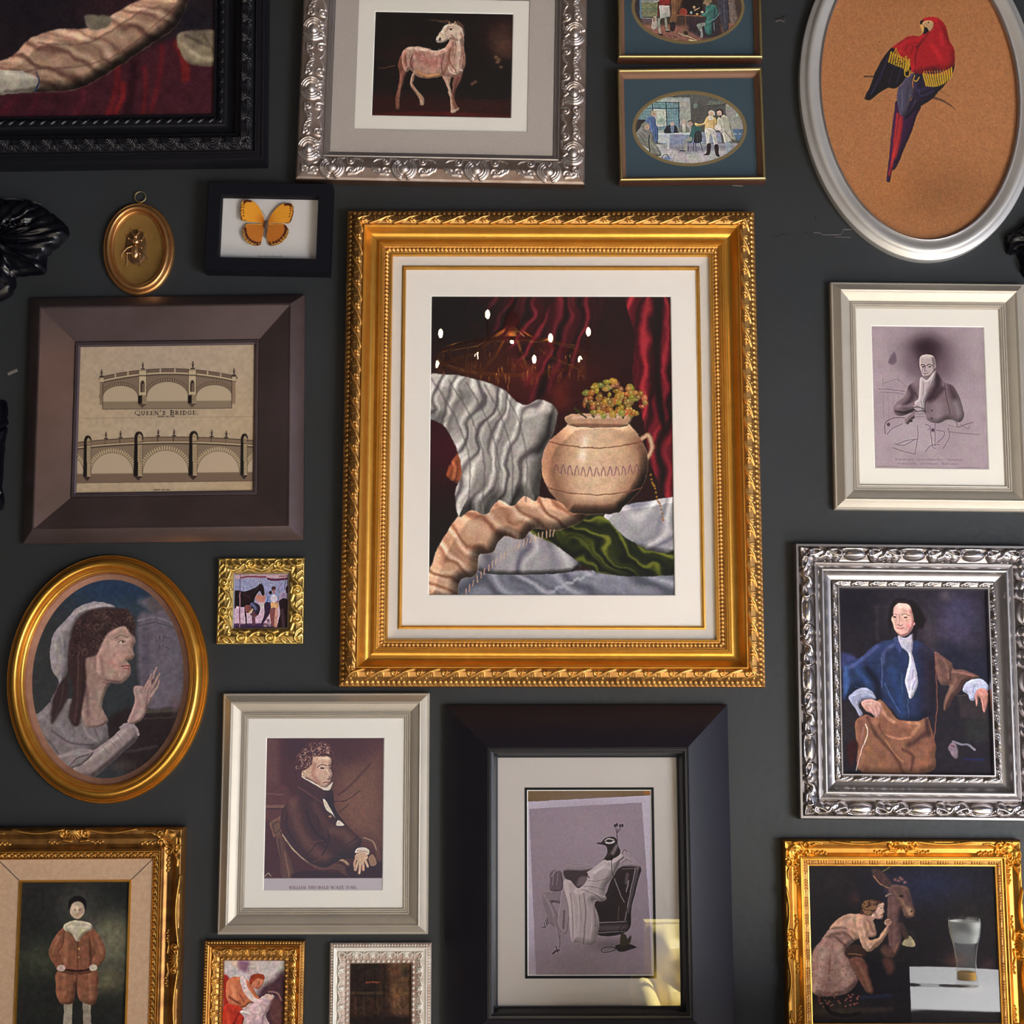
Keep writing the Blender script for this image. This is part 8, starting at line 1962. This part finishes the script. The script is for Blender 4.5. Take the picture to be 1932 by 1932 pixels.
# ---- swept gilt frames
def swept_cv(W, Lref=400, corner=52, mids=(.5,)):
    def f(rel, L):
        for e in (0, 1):
            X = lambda x: x if e == 0 else L - x
            for k in range(6):
                a = .15 + k * .26
                rel.line([(X(16 + 4 * math.cos(a)), 12 + 4 * math.sin(a)), (X(18 + 24 * math.cos(a)), 8 + 22 * math.sin(a) * W / 45)], 2.4, 6, 1.6, 4)
            rel.ball(X(24), W * .45, 10, 9, 8)
            rel.spiral(X(44), W * .28, 9, 1.4, 0 if e else 3.14, 2.2, 6, 1 if e else -1, tail=[(X(20), 5), (X(32), 3)])
            rel.spiral(X(46), W * .66, 7, 1.3, 0 if e else 3.14, 1.9, 5.5, -1 if e else 1, tail=[(X(26), W * .8), (X(36), W * .78)])
            rel.line([(X(52), W * .35), (X(62), W * .2), (X(74), W * .22)], 2.6, 5, 1.2, 3)
            for k in range(6): rel.ball(X(58 + k * 5), W * .66 + (k % 2) * 2, 2.4, 2.2, 4)
        n = len(mids)
        pts = [70] + [m * L for m in mids] + [L - 70]
        for m in mids:
            x = m * L
            for k in range(-3, 4):
                a = 1.57 + k * .36
                rel.line([(x, 3), (x + 17 * math.cos(a), 3 + W * .42 * math.sin(a))], 2.3, 6.5, 1.6, 4.5)
            for sg in (-1, 1):
                rel.spiral(x + sg * 22, W * .25, 7, 1.3, 3.14 if sg > 0 else 0, 2.0, 6, -sg, tail=[(x + sg * 6, W * .1), (x + sg * 15, W * .08)])
                rel.line([(x + sg * 10, W * .6), (x + sg * 24, W * .55), (x + sg * 34, W * .62)], 2.4, 5, 1.2, 3)
                for k in range(5): rel.ball(x + sg * (32 + k * 5), W * .62 + (k % 2) * 2, 2.2, 2.0, 3.6)
        for a, b in zip(pts[:-1], pts[1:]):
            a2, b2 = a + 22, b - 22
            if b2 - a2 < 20: continue
            rel.line([(a2 + (b2 - a2) * u, 2 + W * .17 * math.sin(math.pi * u)) for u in np.linspace(0, 1, 14)], 2.2, 7)
    return f
def f_donkey():
    F = Frame('swept_gilt_frame', 'ornate swept gilt frame around a painting of a kneeling figure and a donkey', [(1477, 1586), (1930, 1582), (1942, 1984), (1486, 1986)], .022)
    fr = F.band('moulding', [(0, 1), (0, 17), (1, 19)], M['gold_dark'])
    F.carved('swept_band', 1, 36, [(1, 19), (4, 24), (10, 22), (18, 17), (26, 17), (31, 21), (33, 23), (35, 23), (36, 20)], swept_cv(35, mids=(.5,)), M['gold_swept'], fr, kk=1.8, step=1.0, base=.45)
    F.band('fillet', [(36, 20), (37, 18), (39, 18), (40, 16)], M['gold'], fr)
    def cv2(rel, L):
        n = int(round(L / 32)); q = L / n
        for i in range(n):
            for k in range(4): rel.ball(i * q + 5 + k * 5, 4, 2.0, 2.6, 2.6)
            rel.line([(i * q + 24, 4), (i * q + q, 4)], 1.4, 2)
    F.carved('sight_edge', 40, 48, [(40, 16), (48, 14)], cv2, M['gold_carved'], fr, step=.8, kk=2)
    F.band('lip', [(48, 14), (48.5, 15.5), (50.5, 15), (51, 9)], M['gold'], fr)
    r = inset(F.R, 50.5 * F.S)
    F.picture('painting', r, .010, art_donkey(), [(1529, 1634), (1872, 1633), (1885, 1932), (1533, 1933)])
    F.glass(r, .0115)
def f_boy():
    F = Frame('corner_gilt_frame', 'ornate gilt frame with tan linen liner in the bottom left corner', [(-64, 1563), (348, 1560), (334, 2062), (-86, 2064)], .024)
    fr = F.band('moulding', [(0, 1), (0, 19), (1, 22)], M['gold_dark'])
    F.carved('swept_band', 1, 44, [(1, 22), (5, 28), (12, 27), (22, 19), (32, 17), (38, 20), (42, 25), (44, 22)], swept_cv(43, mids=(.5,)), M['gold_old'], fr, kk=1.8, step=1.0)
    F.band('fillet', [(44, 22), (45, 25), (47, 25), (48.5, 21)], M['gold'], fr)
    def cv2(rel, L):
        n = int(round(L / 13)); q = L / n
        for i in range(n):
            rel.line([(i * q, 8), (i * q + q * .5, 3), (i * q + q, 2)], 1.8, 3.0, 1.0, 2.4)
            rel.ball(i * q + q * .55, 7, 2, 1.6, 2.2)
    F.carved('sight_edge', 48, 59, [(48, 20), (54, 20), (59, 17)], cv2, M['gold_old'], fr, step=.8, kk=2)
    F.band('lip', [(59, 17), (60, 18), (61, 16)], M['gold'], fr)
    rg = F.rect([(36, 1660), (248, 1660), (239, 1972), (23, 1972)], .015)
    F.board('liner', inset(F.R, 60.5 * F.S), rg, .0155, M['linen_warm'], bevel=False)
    ring('gilt_slip', [(rg, .0155), (inset(rg, .001), .0175), (inset(rg, .0035), .0175), (inset(rg, .005), .012)], M['gold'], F.root)
    # mitre joints of the liner
    ro = inset(F.R, 60.5 * F.S)
    for (cx, cz, dx, dz) in ((ro[1], ro[3], rg[1], rg[3]), (ro[0], ro[3], rg[0], rg[3])):
        MB().tube([(cx, -.0156, cz), (dx, -.0156, dz)], .0006, 5).build('liner_joint', M['black_matte'], F.root)
    ri = inset(rg, .0045)
    F.picture('painting', ri, .0125, art_boy(), [(41, 1665), (243, 1665), (234, 1967), (28, 1967)])

# ---- two small frames at the bottom
def shellcv(W, p):
    def f(rel, L):
        n = int(round(L / p)); q = L / n
        for i in range(n):
            x = (i + .5) * q
            rel.line([(x - q * .42, W * .35), (x - q * .2, W * .12), (x + q * .2, W * .12), (x + q * .42, W * .35), (x + q * .3, W * .62)], 1.8, 3.2, 1.4, 3)
            rel.spiral(x, W * .5, W * .3, 1.2, 3.3, 1.7, 3.6)
            for k in (-1, 0, 1): rel.line([(x + k * 2.5, W * .6), (x + k * 4.5, W * .9)], 1.3, 3)
            rel.line([(i * q, 1), (i * q, W - 1)], .8, 2.6)
    return f
def small_carved(label, name, quad, carve, plain, art, pq):
    F = Frame(name, label, quad, .016)
    fr = F.band('moulding', [(0, 1), (0, 12), (.5, 13)], plain)
    F.carved('outer_beading', .5, 7, [(.5, 13), (7, 15)], p_beads(5.6, 2.1, 3.2, 2.2), carve, fr, step=.8, kk=2.4)
    F.band('cove', [(7, 15), (7.5, 17), (9, 17), (12, 14), (15, 13)], plain, fr, curve=2)
    F.carved('shell_band', 15, 30, [(15, 13), (20, 15), (26, 14), (30, 12)], shellcv(15, 32), carve, fr, step=.8, kk=2.4, base=.35)
    F.carved('sight_edge', 30, 39, [(30, 12), (35, 12), (38.8, 8), (39, 6)], p_beads(10, 3.0, 4.5, 3.2), carve, fr, step=.8, kk=2.4)
    F.picture('print', inset(F.R, 38.6 * F.S), .006, art, pq)
    return F
def f_smalls():
    small_carved('small dark gilt frame at the bottom edge, around a red and white embracing pair', 'small_carved_frame', [(384, 1774), (574, 1776), (569, 2022), (378, 2020)], M['gold_old'], M['gold_dark'], art_pair(), [(423, 1819), (529, 1820), (526, 1981), (418, 1980)])
    small_carved('small white carved frame at the bottom edge, around a dark brown picture', 'small_carved_frame', [(622, 1780), (813, 1780), (812, 2022), (619, 2022)], M['white_carved'], M['white_wood'], art_brown(), [(662, 1825), (771, 1825), (770, 1981), (660, 1981)])
for fn in (f_big, f_black_carved, f_horse, f_taverns, f_parrot, f_beetle, f_butterfly, f_bridge, f_oval_portrait, f_small_square, f_champagne, f_blue, f_peacock, f_donkey, f_boy, f_smalls):
    fn()
